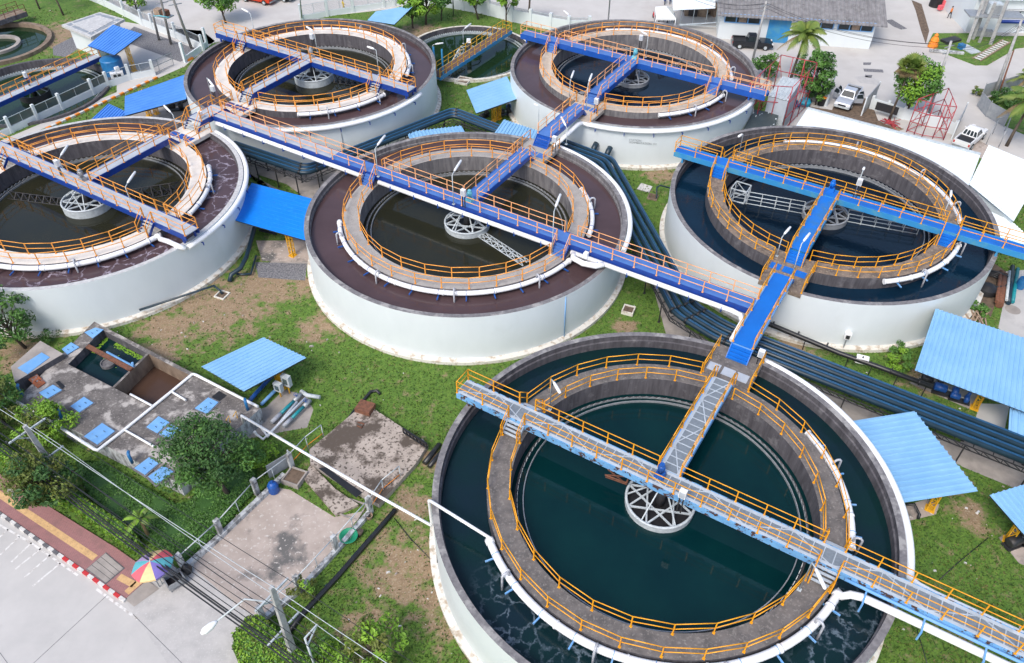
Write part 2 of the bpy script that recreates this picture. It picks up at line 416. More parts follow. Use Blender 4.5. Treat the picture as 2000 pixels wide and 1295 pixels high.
# ------------------------------------------------------------------ tanks
DK = .72
def tank(t, label, slab, conc, rim, wo, wi, zo, zi, side, rails, sn, gapw=1.7):
    root = thing('clarifier_tank', label, 'water tank', TC[t], ROT, 'white round clarifier tanks')
    c = TC[t]
    ow = MB().lathe(c, [(14, -.2), (14, ZR), (13.6, ZR), (13.6, 4.25), (13.5, 4.2), (13.5, zo - 1)], 160, mis=[0, 1, 2, 2, 2])
    ow.build('outer_wall', ['white_wall', rim, conc], root)
    MB().lathe(c, [(14.42, -.2), (14.42, .3), (14.0, .40)], 160).build('base_kerb', 'kerb_white', root)
    MB().lathe(c, [(10.7, zo - 1), (10.7, ZR), (9.25, ZR), (9.25, zi - 1)], 144, mis=[1, 0, 1]).build('inner_ring', [slab, conc], root)
    MB().lathe(c, [(13.6, zo), (10.6, zo)], 128, sm=False).build('channel_water', wo, root)
    MB().disc(c, 9.3, zi, 96).build('settling_water', wi, root)
    w = MB(); n = 240; vs = []; fs = []
    for i in range(n):
        a = 2 * pi * i / n; z = zi + (.2 if i % 2 else .05)
        for r in (8.86, 8.82):
            vs += [(c.x + r * cos(a), c.y + r * sin(a), zi - .15), (c.x + r * cos(a), c.y + r * sin(a), z)]
    for i in range(n):
        j = (i + 1) % n
        fs += [(4 * i, 4 * i + 1, 4 * j + 1, 4 * j), (4 * i + 3, 4 * i + 2, 4 * j + 2, 4 * j + 3), (4 * i + 1, 4 * i + 3, 4 * j + 3, 4 * j + 1)]
    w.add(vs, fs); w.build('weir', 'steel', root)
    MB().lathe(c, [(9.0, zi - .4), (9.0, zi + .02), (8.9, zi + .02)], 96, mis=[0, 0]).build('weir_ledge', conc, root)
    MB().lathe(c, [(8.5, zi - .3), (8.5, zi + .16), (8.44, zi + .16), (8.44, zi - .3)], 96).build('scum_baffle', 'steel', root)
    # platform between the ring and the outer wall
    s = side
    pb = MB().prism([S(t, a, b) for a, b in ((-gapw, s * 10.66), (gapw, s * 10.66), (gapw, s * 13.98), (-gapw, s * 13.98))], ZR - .35, ZR + .012)
    pb.build('landing', slab, root)
    cov = MB()
    for a in (-1.15, -.1, .9): cov.box(S(t, a, s * 11.5, ZR + .03), (.85, .8, .03), ROT)
    cov.build('cover_plate', {'A': 'deck_grey', 'B': 'deck_blue', 'C': 'azure', 'D': 'deck_blue', 'E': 'navy', 'F': 'royal'}[t], root)
    # railings: inner and outer ring, in runs between the bridge openings
    g1 = math.degrees(math.asin(1.55 / 9.3)); g2 = math.degrees(math.asin(1.55 / 10.65)); g3 = math.degrees(math.asin((gapw + .02) / 10.65)); g4 = math.degrees(math.asin(1.0 / 9.3))
    def run(r, a0, a1):
        k = max(2, round(R(a1 - a0) * r / sn))
        mb = MB(); rail(mb, arc(t, r, a0, a1, ZR, k)); mb.build('handrail', rails, root)
    if s > 0:
        run(9.33, g1, 90 - g4); run(9.33, 90 + g4, 180 - g1); run(9.33, 180 + g1, 360 - g1)
        run(10.62, g2, 90 - g3); run(10.62, 90 + g3, 180 - g2); run(10.62, 180 + g2, 360 - g2)
    else:
        run(9.33, -90 + g4, -g1); run(9.33, -180 + g1, -90 - g4); run(9.33, g1, 180 - g1)
        run(10.62, -90 + g3, -g2); run(10.62, -180 + g2, -90 - g3); run(10.62, g2, 180 - g2)
    for a in (-gapw + .05, gapw - .05):
        mb = MB(); rail(mb, divide(S(t, a, s * 10.7, ZR), S(t, a, s * 13.75, ZR), 1.6)); mb.build('handrail', rails, root)
    return root
tank('A', 'white round tank nearest the viewer with teal water and grey grating bridges', 'slab_dark', 'conc_dark', 'rim_grey', 'channel_water', 'teal_water', 3.6, 3.1, 1, 'amber', 2.1)
tank('B', 'white round tank amid the others, brown water outside and a grey ring', 'slab_grey', 'conc_mid', 'rim_grey', 'brown_water', 'olive_water', 3.98, 3.1, 1, 'orange', 2.1)
tank('C', 'white round tank with navy water and brown stained ring beside the white metal roofs', 'slab_brown', 'conc_dark', 'rim_grey', 'channel_blue', 'navy_water', 3.55, 3.1, -1, 'amber', 1.65)
tank('D', 'white round tank near the parked black pickup, beige ring and blue bridges', 'slab_beige', 'conc_mid', 'rim_grey', 'brown_water', 'navy_water', 3.95, 3.1, -1, 'orange', 2.1)
tank('E', 'white round tank with white ring and grey decks, nearest the street with red car', 'slab_white', 'conc_dark', 'rim_grey', 'brown_water', 'olive_water', 3.95, 3.1, -1, 'orange', 2.1)
tank('F', 'white round tank with foaming brown water cut by the left picture edge', 'slab_white', 'conc_dark', 'rim_pale', 'brown_foam_water', 'olive_water', Fz, 3.1, 1, 'orange', 2.1)
# ------------------------------------------------------------------ bridges
def bridge(name, label, p0, p1, deck, gird, rails, gapL=(), gapR=(), grate=False, w=DK, depth=.46, legs=(), capA=False, capB=False, step=1.75, edge=None, group=None, stairs=(), sdeck=None, sgird=None, ssolid=True):
    p0, p1 = Vector(p0), Vector(p1); d = (p1 - p0); L = d.length; d.normalize()
    sd = Vector((-d.y, d.x, 0)); up = Vector((0, 0, 1)); z = p0.z
    root = thing(name, label, 'footbridge', p0, math.atan2(d.y, d.x), group)
    rz = math.atan2(d.y, d.x); mid = (p0 + p1) / 2
    MB().box(mid - up * .03, (L, 2 * w - .1, .06), rz).build('deck', 'grate' if grate else deck, root)
    if grate:
        g = MB(); n = max(2, round(L / .62))
        for i in range(n + 1):
            q = p0 + d * (L * i / n); g.box(q + up * .012, (.055, 2 * w - .14, .03), rz)
        k = max(1, round(L / 2.5))
        for i in range(k):
            a = p0 + d * (L * i / k) + sd * (w - .15) * (1 if i % 2 else -1); b = p0 + d * (L * (i + 1) / k) - sd * (w - .15) * (1 if i % 2 else -1)
            g.beam(a + up * .02, b + up * .02, .07, .02)
        for sg in (-1, 1): g.beam(p0 + sd * sg * (w - .16) + up * .016, p1 + sd * sg * (w - .16) + up * .016, .2, .03)
        g.build('grating_bars', 'grate_bar', root)
    for sg in (-1, 1):
        q = mid + sd * sg * (w - .03)
        gb = MB().box(q - up * depth / 2 + up * .02, (L, .08, depth), rz)
        gb.box(q - up * (depth - .03) - sd * sg * .05, (L, .16, .04), rz)
        gb.build('girder', gird, root)
    cr = MB()
    for i in range(int(L / 2.2) + 1): cr.box(p0 + d * min(L - .05, .05 + i * 2.2) - up * .2, (.07, 2 * w - .18, .18), rz)
    cr.build('cross_beams', gird, root)
    for x in legs:
        lg = MB()
        for sg in (-1, 1): lg.box(p0 + d * x + sd * sg * (w - .14) - up * (depth + (z - ZR - depth) / 2 - .01), (.16, .16, z - ZR - depth + .04), rz)
        lg.build('support_leg', gird, root)
    for sg, gaps in ((1, gapL), (-1, gapR)):
        cuts = [0.04] + [x for g in sorted(gaps) for x in g] + [L - .04]
        for a, b in zip(cuts[::2], cuts[1::2]):
            if b - a < .35: continue
            mb = MB(); rail(mb, divide(p0 + d * a + sd * sg * (w - .05), p0 + d * b + sd * sg * (w - .05), step)); mb.build('handrail', rails, root)
    for flag, q in ((capA, p0 + d * .04), (capB, p1 - d * .04)):
        if flag:
            mb = MB(); rail(mb, [q - sd * (w - .05), q + sd * (w - .05)], posts=False); mb.build('handrail', rails, root)
    for (x, sg, kind) in stairs:       # sg: +1 left side, -1 right side, 0 along the end, 2 along the start
        if sg in (1, -1): top = p0 + d * x + sd * sg * w; dr = sd * sg; sw = 1.15
        elif sg == 0: top = p1; dr = d; sw = 2 * w - .1
        else: top = p0; dr = -d; sw = 2 * w - .1
        st = MB(); drop = z - ZR
        stair(st, top, dr, sw, drop, .78, 4, 0, ssolid, 1)
        st.build('stairs', [sdeck or deck, sgird or gird], root)
        if kind:
            mb = MB(); stair_rail(mb, top, dr, sw, drop, .78); mb.build('handrail', rails, root)
    return root
G1 = 'footbridges across the tanks'
RX = 9.98      # where the walkway rings pass under the bridges
def mainb(t, label, u0, u1, deck, gird, rails, tside, z=ZD, cap0=True, cap1=True, **kw):
    x = lambda u: u - u0
    gp = [(x(-RX - .6), x(-RX + .6)), (x(RX - .6), x(RX + .6))]
    tg = gp + [(x(-DK), x(DK))]
    st = [(x(-RX), 1, 1), (x(-RX), -1, 1), (x(RX), 1, 1), (x(RX), -1, 1)]
    return bridge('footbridge', label, S(t, u0, 0, z), S(t, u1, 0, z), deck, gird, rails, gapL=tg if tside > 0 else gp, gapR=tg if tside < 0 else gp,
                  legs=(x(-13.8), x(13.8)), capA=cap0, capB=cap1, group=G1, stairs=st, **kw)
def teeb(t, label, deck, gird, rails, s, z=ZD, **kw):
    return bridge('footbridge', label, S(t, 0, s * (DK + .005), z), S(t, 0, s * 9.72, z), deck, gird, rails, group=G1, stairs=((0, 0, 1),), **kw)
mainb('A', 'long grey grating bridge over the nearest tank leaving by the right edge', -14.65, 30, 'deck_grey', 'girder_rust', 'amber', 1, 5.52, cap1=False, grate=True, sdeck='grate_bar', sgird='grate_bar', ssolid=False, depth=.5)
teeb('A', 'short grey grating bridge from the nearest tank centre towards the blue ramp', 'deck_grey', 'girder_sky', 'amber', 1, 5.52, grate=True, sdeck='grate_bar', sgird='grate_bar', ssolid=False)
mainb('C', 'bright azure bridge over the navy water tank leaving by the right edge', -14.7, 26, 'azure', 'girder_cyan', 'amber', -1, cap1=False, depth=.5)
teeb('C', 'short azure bridge with bare worn patches from the navy tank centre to its steps', 'azure_worn', 'girder_cyan', 'amber', -1, depth=.5)
mainb('D', 'blue bridge across the beige ringed tank near the black pickup', -14.6, 15.5, 'deck_blue', 'royal', 'pale_orange', -1, depth=.6)
teeb('D', 'short blue bridge from the beige ringed tank centre to its steps', 'deck_blue', 'royal', 'pale_orange', -1, depth=.55)
mainb('E', 'grey decked navy sided bridge across the white ringed tank near the street', -14.4, 14.2, 'deck_grey', 'navy', 'orange', -1, sdeck='pale_steel', ssolid=False, depth=.58)
teeb('E', 'short grey decked bridge from the street side white ringed tank centre to its steps', 'deck_grey', 'navy', 'orange', -1, depth=.55, sdeck='pale_steel', ssolid=False)
mainb('F', 'grey decked navy sided bridge across the foaming tank at left', -14.6, 14.35, 'deck_grey', 'navy', 'orange', 1, sdeck='pale_steel', ssolid=False, depth=.5)
teeb('F', 'short grey decked bridge from the foaming tank centre to the junction deck', 'deck_grey', 'navy', 'orange', 1, depth=.55, sdeck='pale_steel', ssolid=False)
# the long bridge over tank B, its grey western length and blue eastern length
uJ = -30.2
x = lambda u: u - uJ
bridge('footbridge', 'very long blue bridge over the brown tank amid the others, west end decked grey', S('B', uJ, 0, ZD), S('B', 25.88, 0, ZD), 'deck_blue', 'navy', 'pale_orange',
       gapL=[(x(-RX - .6), x(-RX + .6)), (x(-DK), x(DK)), (x(RX - .6), x(RX + .6))], gapR=[(x(-RX - .6), x(-RX + .6)), (x(RX - .6), x(RX + .6))],
       legs=(x(-13.8), x(13.8)), group=G1, stairs=[(x(-RX), -1, 1), (x(RX), -1, 1), (x(RX), 1, 0), (x(-RX), 1, 0)], step=1.9, depth=.5)
br = [o for o in C.objects if o.name.startswith('footbridge')][-1]
g = MB().box((S('B', uJ, 0, ZD) + S('B', -14.8, 0, ZD)) / 2 + Vector((0, 0, .006)), (15.3, 1.3, .012), ROT); g.build('grey_plate', 'deck_grey', br)
teeb('B', 'short blue bridge from the brown tank centre back to its steps', 'deck_blue', 'royal', 'pale_orange', 1)
# ramps from tank to tank
G2 = 'walkways linking two tanks'
bridge('link_walkway', 'wide azure walkway linking the nearest tank with the navy tank', S('A', 0, 13.6, ZD + .02), S('A', 0, 22.9, ZD + .02), 'azure', 'girder_sky', 'amber', gapL=[(3.95, 5.5)], group=G2, stairs=((0, 2, 0), (0, 0, 0)), depth=.45, sdeck='azure', sgird='azure', w=.78)
bridge('link_walkway', 'blue walkway linking the brown tank with the beige ringed tank', S('B', 0, 13.6, ZD + .02), S('B', 0, 20.3, ZD + .02), 'deck_blue', 'royal', 'pale_orange', group=G2, stairs=((0, 2, 0), (0, 0, 0)), depth=.5, sdeck='royal', sgird='royal', w=.78)
bridge('link_walkway', 'grey junction deck with thin steps between the two white ringed tanks', S('F', -.1, 13.55, ZD + .02), S('F', -.1, 16.75, ZD + .02), 'deck_grey', 'navy', 'orange', gapR=[(1.1, 2.7)], group=G2, stairs=((0, 2, 1), (0, 0, 1)), depth=.55, sdeck='pale_steel', ssolid=False, w=.95)
# ------------------------------------------------------------------ pipes on tanks
def outlet(mb, p, outdir, down=1.6, r=.075):
    o = Vector(outdir); up = Vector((0, 0, 1)); a = p + up * .2
    pts = [a, a + up * .3 + o * .02, a + up * .42 + o * .14, a + up * .42 + o * .32, a + up * .28 + o * .45, a + o * .46 - up * down]
    mb.tube(pts, r, 7)
def ringpipe(t, label, a0, a1, z=4.5, rr=11.0, r=.2, hooks=(), tail=None, group='white pipes around the walkway rings', brk='motor_blue', head=None):
    n = max(6, int(abs(a1 - a0) / 3)); P = arc(t, rr, a0, a1, z, n)
    if tail: P = P + tail
    if head: P = head + P
    root = thing('ring_pipe', label, 'pipe', P[0], 0, group)
    MB().tube(P, r, 12).build('pipe_run', 'white_pipe', root)
    col = MB()
    for i in range(4, n, 7): col.tube([SP(t, rr, a0 + (a1 - a0) * (i - .05) / n, z), SP(t, rr, a0 + (a1 - a0) * (i + .15) / n, z)], r * 1.17, 12)
    for k in (0, 1):
        q = a0 + (a1 - a0) * (.0 if k == 0 else .985); col.tube([SP(t, rr, q, z), SP(t, rr, q + (a1 - a0) * .012, z)], r * 1.2, 12)
    col.build('pipe_collar', 'white_pipe', root)
    bk = MB(); k = max(2, int(R(abs(a1 - a0)) * rr / 2.1))
    for i in range(k):
        a = a0 + (a1 - a0) * (i + .5) / k
        bk.beam(SP(t, 10.69, a, z - r - .06), SP(t, rr + r + .42, a, z - r - .06), .09)
        ring = [SP(t, rr + (r + .015) * cos(b), a, z + (r + .015) * sin(b)) for b in [R(20 * j) for j in range(0, 10)]]
        bk.tube(ring, .02, 5)
    bk.build('bracket', brk, root)
    for a in hooks:
        h = MB(); outlet(h, SP(t, rr, a, z), SP(t, 1, a, 0) - TC[t]); h.build('outlet_hook', 'grey_pipe', root)
    return root
def bend(p, q, k=.5):
    return []
za = 5.05
ringpipe('A', 'white pipe curving round the near side of the nearest tank ring', -130, -6, rr=11.05, r=.23, hooks=(-116, -84, -50, -20),
         tail=[S('A', 11.2, -1.45, 4.62), S('A', 11.55, -1.2, 4.75), S('A', 12.1, -1.1, 4.85), S('A', 14, -1.1, 4.9), S('A', 29, -1.1, 4.9)], brk='girder_sky')
ringpipe('A', 'white pipe on the far right of the nearest tank ring', 56, 10, rr=11.05, r=.21, hooks=(41, 12), brk='girder_sky')
ringpipe('B', 'white pipe along the front of the brown tank grey ring', -141, -5.5, hooks=(-128, -95, -61, -26))
ringpipe('B', 'short white pipe on the right of the brown tank grey ring', 52, 14, hooks=(39,))
ringpipe('C', 'short white pipe in front of the brown stained ring', -52, -1.5, hooks=(-34, -3), brk='girder_sky')
ringpipe('C', 'white pipe round the far side of the brown stained ring', 128, 17, hooks=(29, 57, 92), brk='girder_sky')
ringpipe('D', 'short white pipe in front of the beige ring', -51, -3, hooks=(-30, -4))
ringpipe('D', 'white pipe round the far side of the beige ring', 133, 19, hooks=(100, 60, 28))
ringpipe('E', 'short white pipe in front of the street side white ring', -56, -4, hooks=(-40, -10))
ringpipe('E', 'white pipe round the far side of the street side white ring', 131, 23, hooks=(100, 60, 30))
ringpipe('F', 'white pipe along the front of the foaming tank ring', -150, -4, r=.22, hooks=(-72, -40), tail=[S('F', 11.6, -1.25, 4.6), S('F', 12.6, -1.25, 4.75), S('F', 13.9, -1.25, 4.75), S('F', 14.3, -1.0, 4.5)])
ringpipe('F', 'short white pipe on the right of the foaming tank ring', 56, 14, hooks=(35,))
def rimpipe(t, label, a0, a1, z=4.45, rr=14.27, r=.22, extra0=(), extra1=()):
    n = max(8, int(abs(a1 - a0) / 2.5)); P = list(extra0) + arc(t, rr, a0, a1, z, n) + list(extra1)
    root = thing('rim_pipe', label, 'pipe', P[0], 0, 'white pipes hung on the tank walls')
    MB().tube(P, r, 12).build('pipe_run', 'white_pipe', root)
    bk = MB(); k = max(2, int(R(abs(a1 - a0)) * rr / 2.7))
    for i in range(k):
        a = a0 + (a1 - a0) * (i + .5) / k
        bk.beam(SP(t, 14.0, a, z - r - .05), SP(t, rr + r + .06, a, z - r - .05), .08)
        bk.beam(SP(t, rr + r + .02, a, z - r - .05), SP(t, rr + r + .02, a, z - r - .3), .07)
    bk.build('bracket', 'navy', root)
rimpipe('A', 'white pipe hung on the far right wall of the nearest tank', 84, 7, extra1=[S('A', 14.6, 1.3, 4.75), S('A', 15.4, 1.1, 4.9), S('A', 29, 1.1, 4.9)])
rimpipe('B', 'white pipe hung on the right wall of the brown tank', 84, 9)
rimpipe('D', 'white pipe hung on the front wall of the beige ringed tank', -86, -3, extra0=[S('D', .9, -20.2, 4.6), S('D', .95, -15.2, 4.75), S('D', .98, -14.6, 4.6)])
rimpipe('E', 'white pipe hung on the front wall of the street side tank', -80, 6, extra0=[S('E', 1.5, -14.3, 4.45)])
rimpipe('F', 'white pipe hung on the right wall of the foaming tank', 84, -3)
# pipe carried by the long bridge over B
root = thing('bridge_pipe', 'long white pipe slung along the long blue bridge', 'pipe', S('B', uJ, -1, ZD - .35), ROT)
MB().tube([S('B', uJ + .4, -.2, 4.6), S('B', uJ + .6, -.9, ZD - .55), S('B', uJ + 1.2, -1.0, ZD - .45), S('B', -10.75, -1.0, ZD - .45)], .2, 12).build('pipe_run', 'white_pipe', root)
MB().tube([S('B', -8.9, -1.0, ZD - .45), S('B', 9.2, -1.0, ZD - .45)], .2, 12).build('pipe_run', 'white_pipe', root)
MB().tube([S('B', 10.9, -1.0, ZD - .45), S('B', 24.6, -1.0, ZD - .45), S('B', 25.3, -1.1, ZD - .5), S('B', 25.6, -1.6, ZD - .6), S('B', 25.6, -3.6, ZD - .9)], .2, 12).build('pipe_run', 'white_pipe', root)
bk = MB()
for u in [uJ + 2 + i * 2.6 for i in range(21)]:
    if abs(abs(u) - RX) < 1: continue
    bk.beam(S('B', u, -.74, ZD - .7), S('B', u, -1.25, ZD - .7), .08); bk.beam(S('B', u, -1.25, ZD - .7), S('B', u, -1.25, ZD - .25), .04)
bk.build('bracket', 'royal', root)
r2 = MB(); r2.tube([S('B', 11.2, -1.1, ZD - .45), S('B', 11.4, -1.55, ZD - .5), S('B', 12.4, -1.75, ZD - .5), S('B', 13.4, -1.5, ZD - .5), S('B', 13.9, -1.05, ZD - .45)], .24, 12)
r2.box(S('B', 12.3, -1.1, ZD - .1), (.35, .35, .5), ROT); r2.build('bypass', 'white_pipe', root)
# blue pipe along the grating bridge
tag(MB().tube([S('A', 11.0, -.82, 5.3), S('A', 12.5, -.84, 5.3), S('A', 29.5, -.84, 5.3)], .1, 8).build('bridge_pipe', 'girder_sky'), 'slim blue pipe beside the long grey grating bridge', 'pipe')
hg = thing('pipe_bracket', 'blue hangers holding the white pipe beside the grating bridge', 'bracket', S('A', 13, -1, 5.2), ROT)
for i in range(6):
    mb = MB(); u = 12.2 + i * 3.0
    mb.beam(S('A', u, -.75, 5.22), S('A', u, -1.75, 5.16), .09); mb.beam(S('A', u, -1.72, 5.14), S('A', u, -1.72, 4.4), .09); mb.build('hanger', 'girder_sky', hg)
# ------------------------------------------------------------------ mechanisms in the tanks
def truss(mb, p, q, w, h, n, r=.045):
    p, q = Vector(p), Vector(q); d = (q - p).normalized(); sd = Vector((-d.y, d.x, 0)).normalized(); up = Vector((0, 0, 1))
    L = [[p.lerp(q, i / n) + sd * a * w / 2 + up * b * h for i in range(n + 1)] for a, b in ((-1, 0), (1, 0), (0, 1))]
    for l in L: mb.tube(l, r, 5)
    for i in range(n):
        for a, b in ((0, 1), (1, 2), (2, 0)):
            mb.beam(L[a][i], L[b][i], r * 1.5); mb.beam(L[a][i], L[b][i + 1], r * 1.4)
def mech(t, label, mat, zt=3.55, rad=2.0, arms=(), drum=.35, nx=8, arm_mat=None, lift=.0):
    c = TC[t]; root = thing('scraper_mechanism', label, 'scraper', (c.x, c.y, 3.0), ROT, 'scraper drives hanging under the bridges')
    MB().lathe(c, [(rad - .05, 2.9), (rad - .05, zt), (rad + .05, zt), (rad + .05, 2.9)], 48, sm=True).build('feed_drum', mat, root)
    MB().tube([SP(t, rad, a, zt) for a in range(0, 360, 10)], .09, 8, closed=True).build('rim_ring', mat, root)
    xb = MB()
    for i in range(nx):
        a = 360 / nx * i
        xb.beam(SP(t, rad, a, zt - .02), SP(t, rad, a + 135, zt - .02 - .003 * i), .1)
    for i in range(6): xb.beam(SP(t, rad * .96, 60 * i + 20, zt), SP(t, .45, 60 * i + 20, 5.0), .07)
    xb.build('drum_bracing', mat, root)
    MB().tube([(c.x, c.y, 2.6), (c.x, c.y, 5.2)], .3, 14).build('drive_shaft', 'dark_steel', root)
    MB().disc(c, rad - .1, 3.115, 40).build('drum_water', 'black', root)
    for (a, r0, r1, z, w, h, n) in arms:
        mb = MB(); truss(mb, SP(t, r0, a, z), SP(t, r1, a, z), w, h, n); mb.build('scraper_arm', arm_mat or mat, root)
    return root
mech('A', 'pale braced ring under the grating bridge of the nearest tank', 'pale_steel', 3.55, 2.1, arms=((187, 2.2, 3.6, 4.3, .5, -.5, 1),), arm_mat='rust')
mech('B', 'pale braced ring with ladder arm in the brown tank', 'pale_steel', 3.6, 1.95, arms=((-15, 2.0, 7.6, 3.16, .9, .12, 6),))
m_ = mech('C', 'grey braced ring with white railed arms in the navy tank', 'steel', 3.6, 1.95, arms=())
for a0, r1 in ((193, 8.2), (13, 7.8)):
    mb = MB()
    for off in (-.35, .35):
        dv = SP('C', off, a0 + 90, 0) - TC['C']
        p, q = SP('C', 1.9, a0, 3.2) + dv, SP('C', r1, a0, 3.2) + dv
        for hh in (.1, .9): mb.tube([p + Vector((0, 0, hh)), q + Vector((0, 0, hh))], .04, 6)
        for e in divide(p, q, 1.3): mb.beam(e, e + Vector((0, 0, .92)), .06)
    mb.build('scraper_arm', 'pale_steel', m_)
p = SP('C', 7.7, 193, 3.3); cg = MB()
for h in (0, 1.2):
    ring = [p + UU * a + VV * b + Vector((0, 0, h + .2)) for a, b in ((-.7, -.7), (.7, -.7), (.7, .7), (-.7, .7))]
    for i in range(4):
        cg.beam(ring[i], ring[(i + 1) % 4], .07)
        if h == 0: cg.beam(ring[i], ring[i] + Vector((0, 0, 1.2)), .07); cg.beam(ring[i], ring[(i + 1) % 4] + Vector((0, 0, 1.2)), .05)
cg.build('skimmer_cage', 'pale_steel', m_)
mech('D', 'dark braced ring with ladder arm in the beige ringed tank', 'steel', 3.5, 1.9, arms=((-118, 1.9, 7.2, 3.18, .9, .1, 6), (62, 4, 7, 3.2, .6, .6, 4)))
mech('E', 'pale drum under the grey bridge of the street side tank', 'pale_steel', 3.85, 2.15, arms=((200, 2.2, 7.5, 3.0, 1.0, .35, 8), (20, 2.6, 7.6, 3.2, 1.0, .8, 7)), arm_mat='dark_steel')
mech('F', 'pale drum with black truss arms in the foaming tank', 'pale_steel', 3.85, 2.1, arms=((200, 2.2, 8.0, 3.1, 1.0, .45, 8), (50, 2.4, 8.0, 3.15, 1.0, .9, 7)), arm_mat='dark_steel')
def drive(t, label, mat, u, v, z, kind=0):
    root = thing('drive_motor', label, 'motor', S(t, u, v, z), ROT, 'drive motors on the bridge centres')
    MB().box(S(t, u, v, z + .16), (.62, .55, .32), ROT, taper=.85).build('gearbox', mat, root)
    MB().tube([S(t, u, v, z + .32), S(t, u, v, z + .55), S(t, u, v, z + .56), S(t, u, v, z + .95), S(t, u, v, z + 1.0)], [.14, .16, .21, .2, .1], 12).build('motor', mat, root)
    MB().tube([S(t, u, v, z + 1.0), S(t, u, v, z + 1.12)], .16, 10).build('fan_cover', mat, root)
    fl = MB()
    for k in range(6): fl.box(S(t, u + .215 * cos(k), v + .215 * sin(k), z + .75), (.05, .05, .34), ROT)
    fl.build('cooling_fins', mat, root)
gen('aqua', (.16, .50, .58), (.12, .42, .5), 3, .4, .7, .4)
drive('A', 'bright blue motor on the grey grating bridge', 'motor_blue', -.35, .1, 5.55)
drive('B', 'aqua motor at the middle of the very long blue bridge', 'aqua', .2, .25, ZD)
drive('C', 'small blue motor on the azure bridge centre', 'azure', -.2, .3, ZD)
drive('D', 'aqua motor on the beige ringed tank bridge', 'aqua', -.1, .35, ZD)
drive('E', 'silver motor with navy base on the street side grey bridge', 'steel', -.1, .3, ZD)
drive('F', 'silver motor with navy base on the foaming tank bridge', 'steel', .1, .35, ZD)
def cbox(px, py, z, top, label, mat='car_white', s=(.42, .3, .6)):
    p = at(px, py, z); root = thing('control_box', label, 'control box', p, ROT, 'white electrical boxes on posts')
    pm = MB(); pm.beam(p + UU * .12, p + UU * .12 + Vector((0, 0, top)), .07); pm.beam(p - UU * .12, p - UU * .12 + Vector((0, 0, top)), .07); pm.build('post', 'dark_steel', root)
    MB().box(p + Vector((0, 0, top + s[2] / 2 - .1)), s, ROT).build('cabinet', mat, root)
    MB().box(p - VV * (s[1] / 2 + .012) + Vector((0, 0, top + s[2] / 2 - .1)), (s[0] * .8, .02, s[2] * .8), ROT).build('cabinet_door', 'deck_grey', root)
cbox(1325, 1000, 5.0, 1.6, 'white box on a post at the grey grating bridge centre')
cbox(906, 405, 5.62, 1.3, 'white box beside the aqua motor of the very long bridge')
cbox(1249, 103, 4.65, 1.6, 'white box behind the beige ringed tank bridge')
cbox(1668, 388, 5.62, 1.5, 'white box with a small window on the azure bridge')
cbox(613, 96, 5.62, 1.3, 'white box behind the silver motor of the street side tank')
cbox(398, 248, 4.65, 1.2, 'white box at the junction deck steps')
cbox(1082, 297, 4.65, 1.2, 'white box by the blue steps behind the brown tank')
cbox(1163, 222, 4.65, 1.2, 'white box by the royal blue steps of the beige ringed tank')
cbox(1481, 712, 4.65, .9, 'white and red box by the azure steps of the nearest tank')
cbox(420, 192, 5.62, .9, 'white box at the outer end of the junction deck')
cbox(122, 345, 5.62, 1.2, 'white box beside the foaming tank bridge motor')
# lamps
def lamp(b, zb, t, h, label):
    zt = hz(b[0], b[1], t[0], t[1], zb); p = at(b[0], b[1], zb); q = Vector((p.x, p.y, zt))
    e = at(h[0], h[1], zt + .1)
    if (e - q).length > 2.4: e = q + (e - q).normalized() * 2.4
    root = thing('lamp_post', label, 'lamp post', p, 0, 'slim lamp posts on the walkways')
    MB().tube([p, q, q + (e - q) * .25 + Vector((0, 0, .06))], .04, 7).build('post', 'pale_steel', root)
    MB().box(p + Vector((0, 0, .02)), (.22, .22, .04), ROT).build('base_plate', 'pale_steel', root)
    a = q + (e - q) * .22 + Vector((0, 0, .06)); d = e - a
    MB().tube([a, a + d * .12, a + d * .5, a + d * .95, e], [.05, .1, .115, .1, .05], 8).build('lamp_head', 'white_pipe', root)
lamp((1074, 800), 4.65, (1075, 741), (1094, 768), 'lamp post by the left steps of the nearest tank')
lamp((1561, 1152), 4.65, (1589, 1100), (1612, 1151), 'white lamp post by the right steps of the nearest tank')
lamp((886, 399), 5.62, (883, 342), (905, 306), 'lamp post beside the aqua motor of the very long bridge')
lamp((1078, 498), 5.62, (1078, 413), (1097, 373), 'lamp post on the very long bridge towards the azure walkway')
lamp((739, 345), 5.62, (735, 291), (757, 258), 'lamp post on the very long bridge near its blue steps')
lamp((1145, 215), 4.65, (1145, 165), (1160, 134), 'lamp post right of a pair beside the royal blue steps')
lamp((1112, 190), 4.65, (1114, 158), (1126, 124), 'lamp post left of a pair beside the royal blue steps')
lamp((1261, 112), 5.62, (1263, 70), (1252, 61), 'lamp post on the beige ringed tank bridge')
lamp((1111, 72), 4.65, (1112, 32), (1101, 21), 'lamp post on the far side of the beige ring')
lamp((1442, 305), 4.65, (1452, 262), (1442, 267), 'lamp post at the far left steps of the navy tank')
lamp((1517, 500), 4.65, (1529, 464), (1544, 443), 'lamp post beside the fire coloured rails left of the azure steps')
lamp((1546, 540), 4.65, (1568, 478), (1582, 455), 'lamp post right of the azure steps of the navy tank')
lamp((1670, 378), 5.62, (1684, 335), (1688, 327), 'lamp post on the azure bridge beside its white box')
lamp((1837, 432), 4.65, (1853, 388), (1858, 372), 'lamp post at the far right steps of the navy tank')
lamp((620, 102), 5.62, (617, 62), (598, 52), 'lamp post on the street side tank bridge centre')
lamp((740, 146), 5.62, (735, 98), (717, 91), 'lamp post on the street side tank bridge right half')
lamp((500, 78), 4.65, (493, 26), (472, 17), 'lamp post on the far edge of the street side tank')
lamp((418, 205), 4.65, (404, 152), (438, 195), 'bent lamp post over the street side tank water')
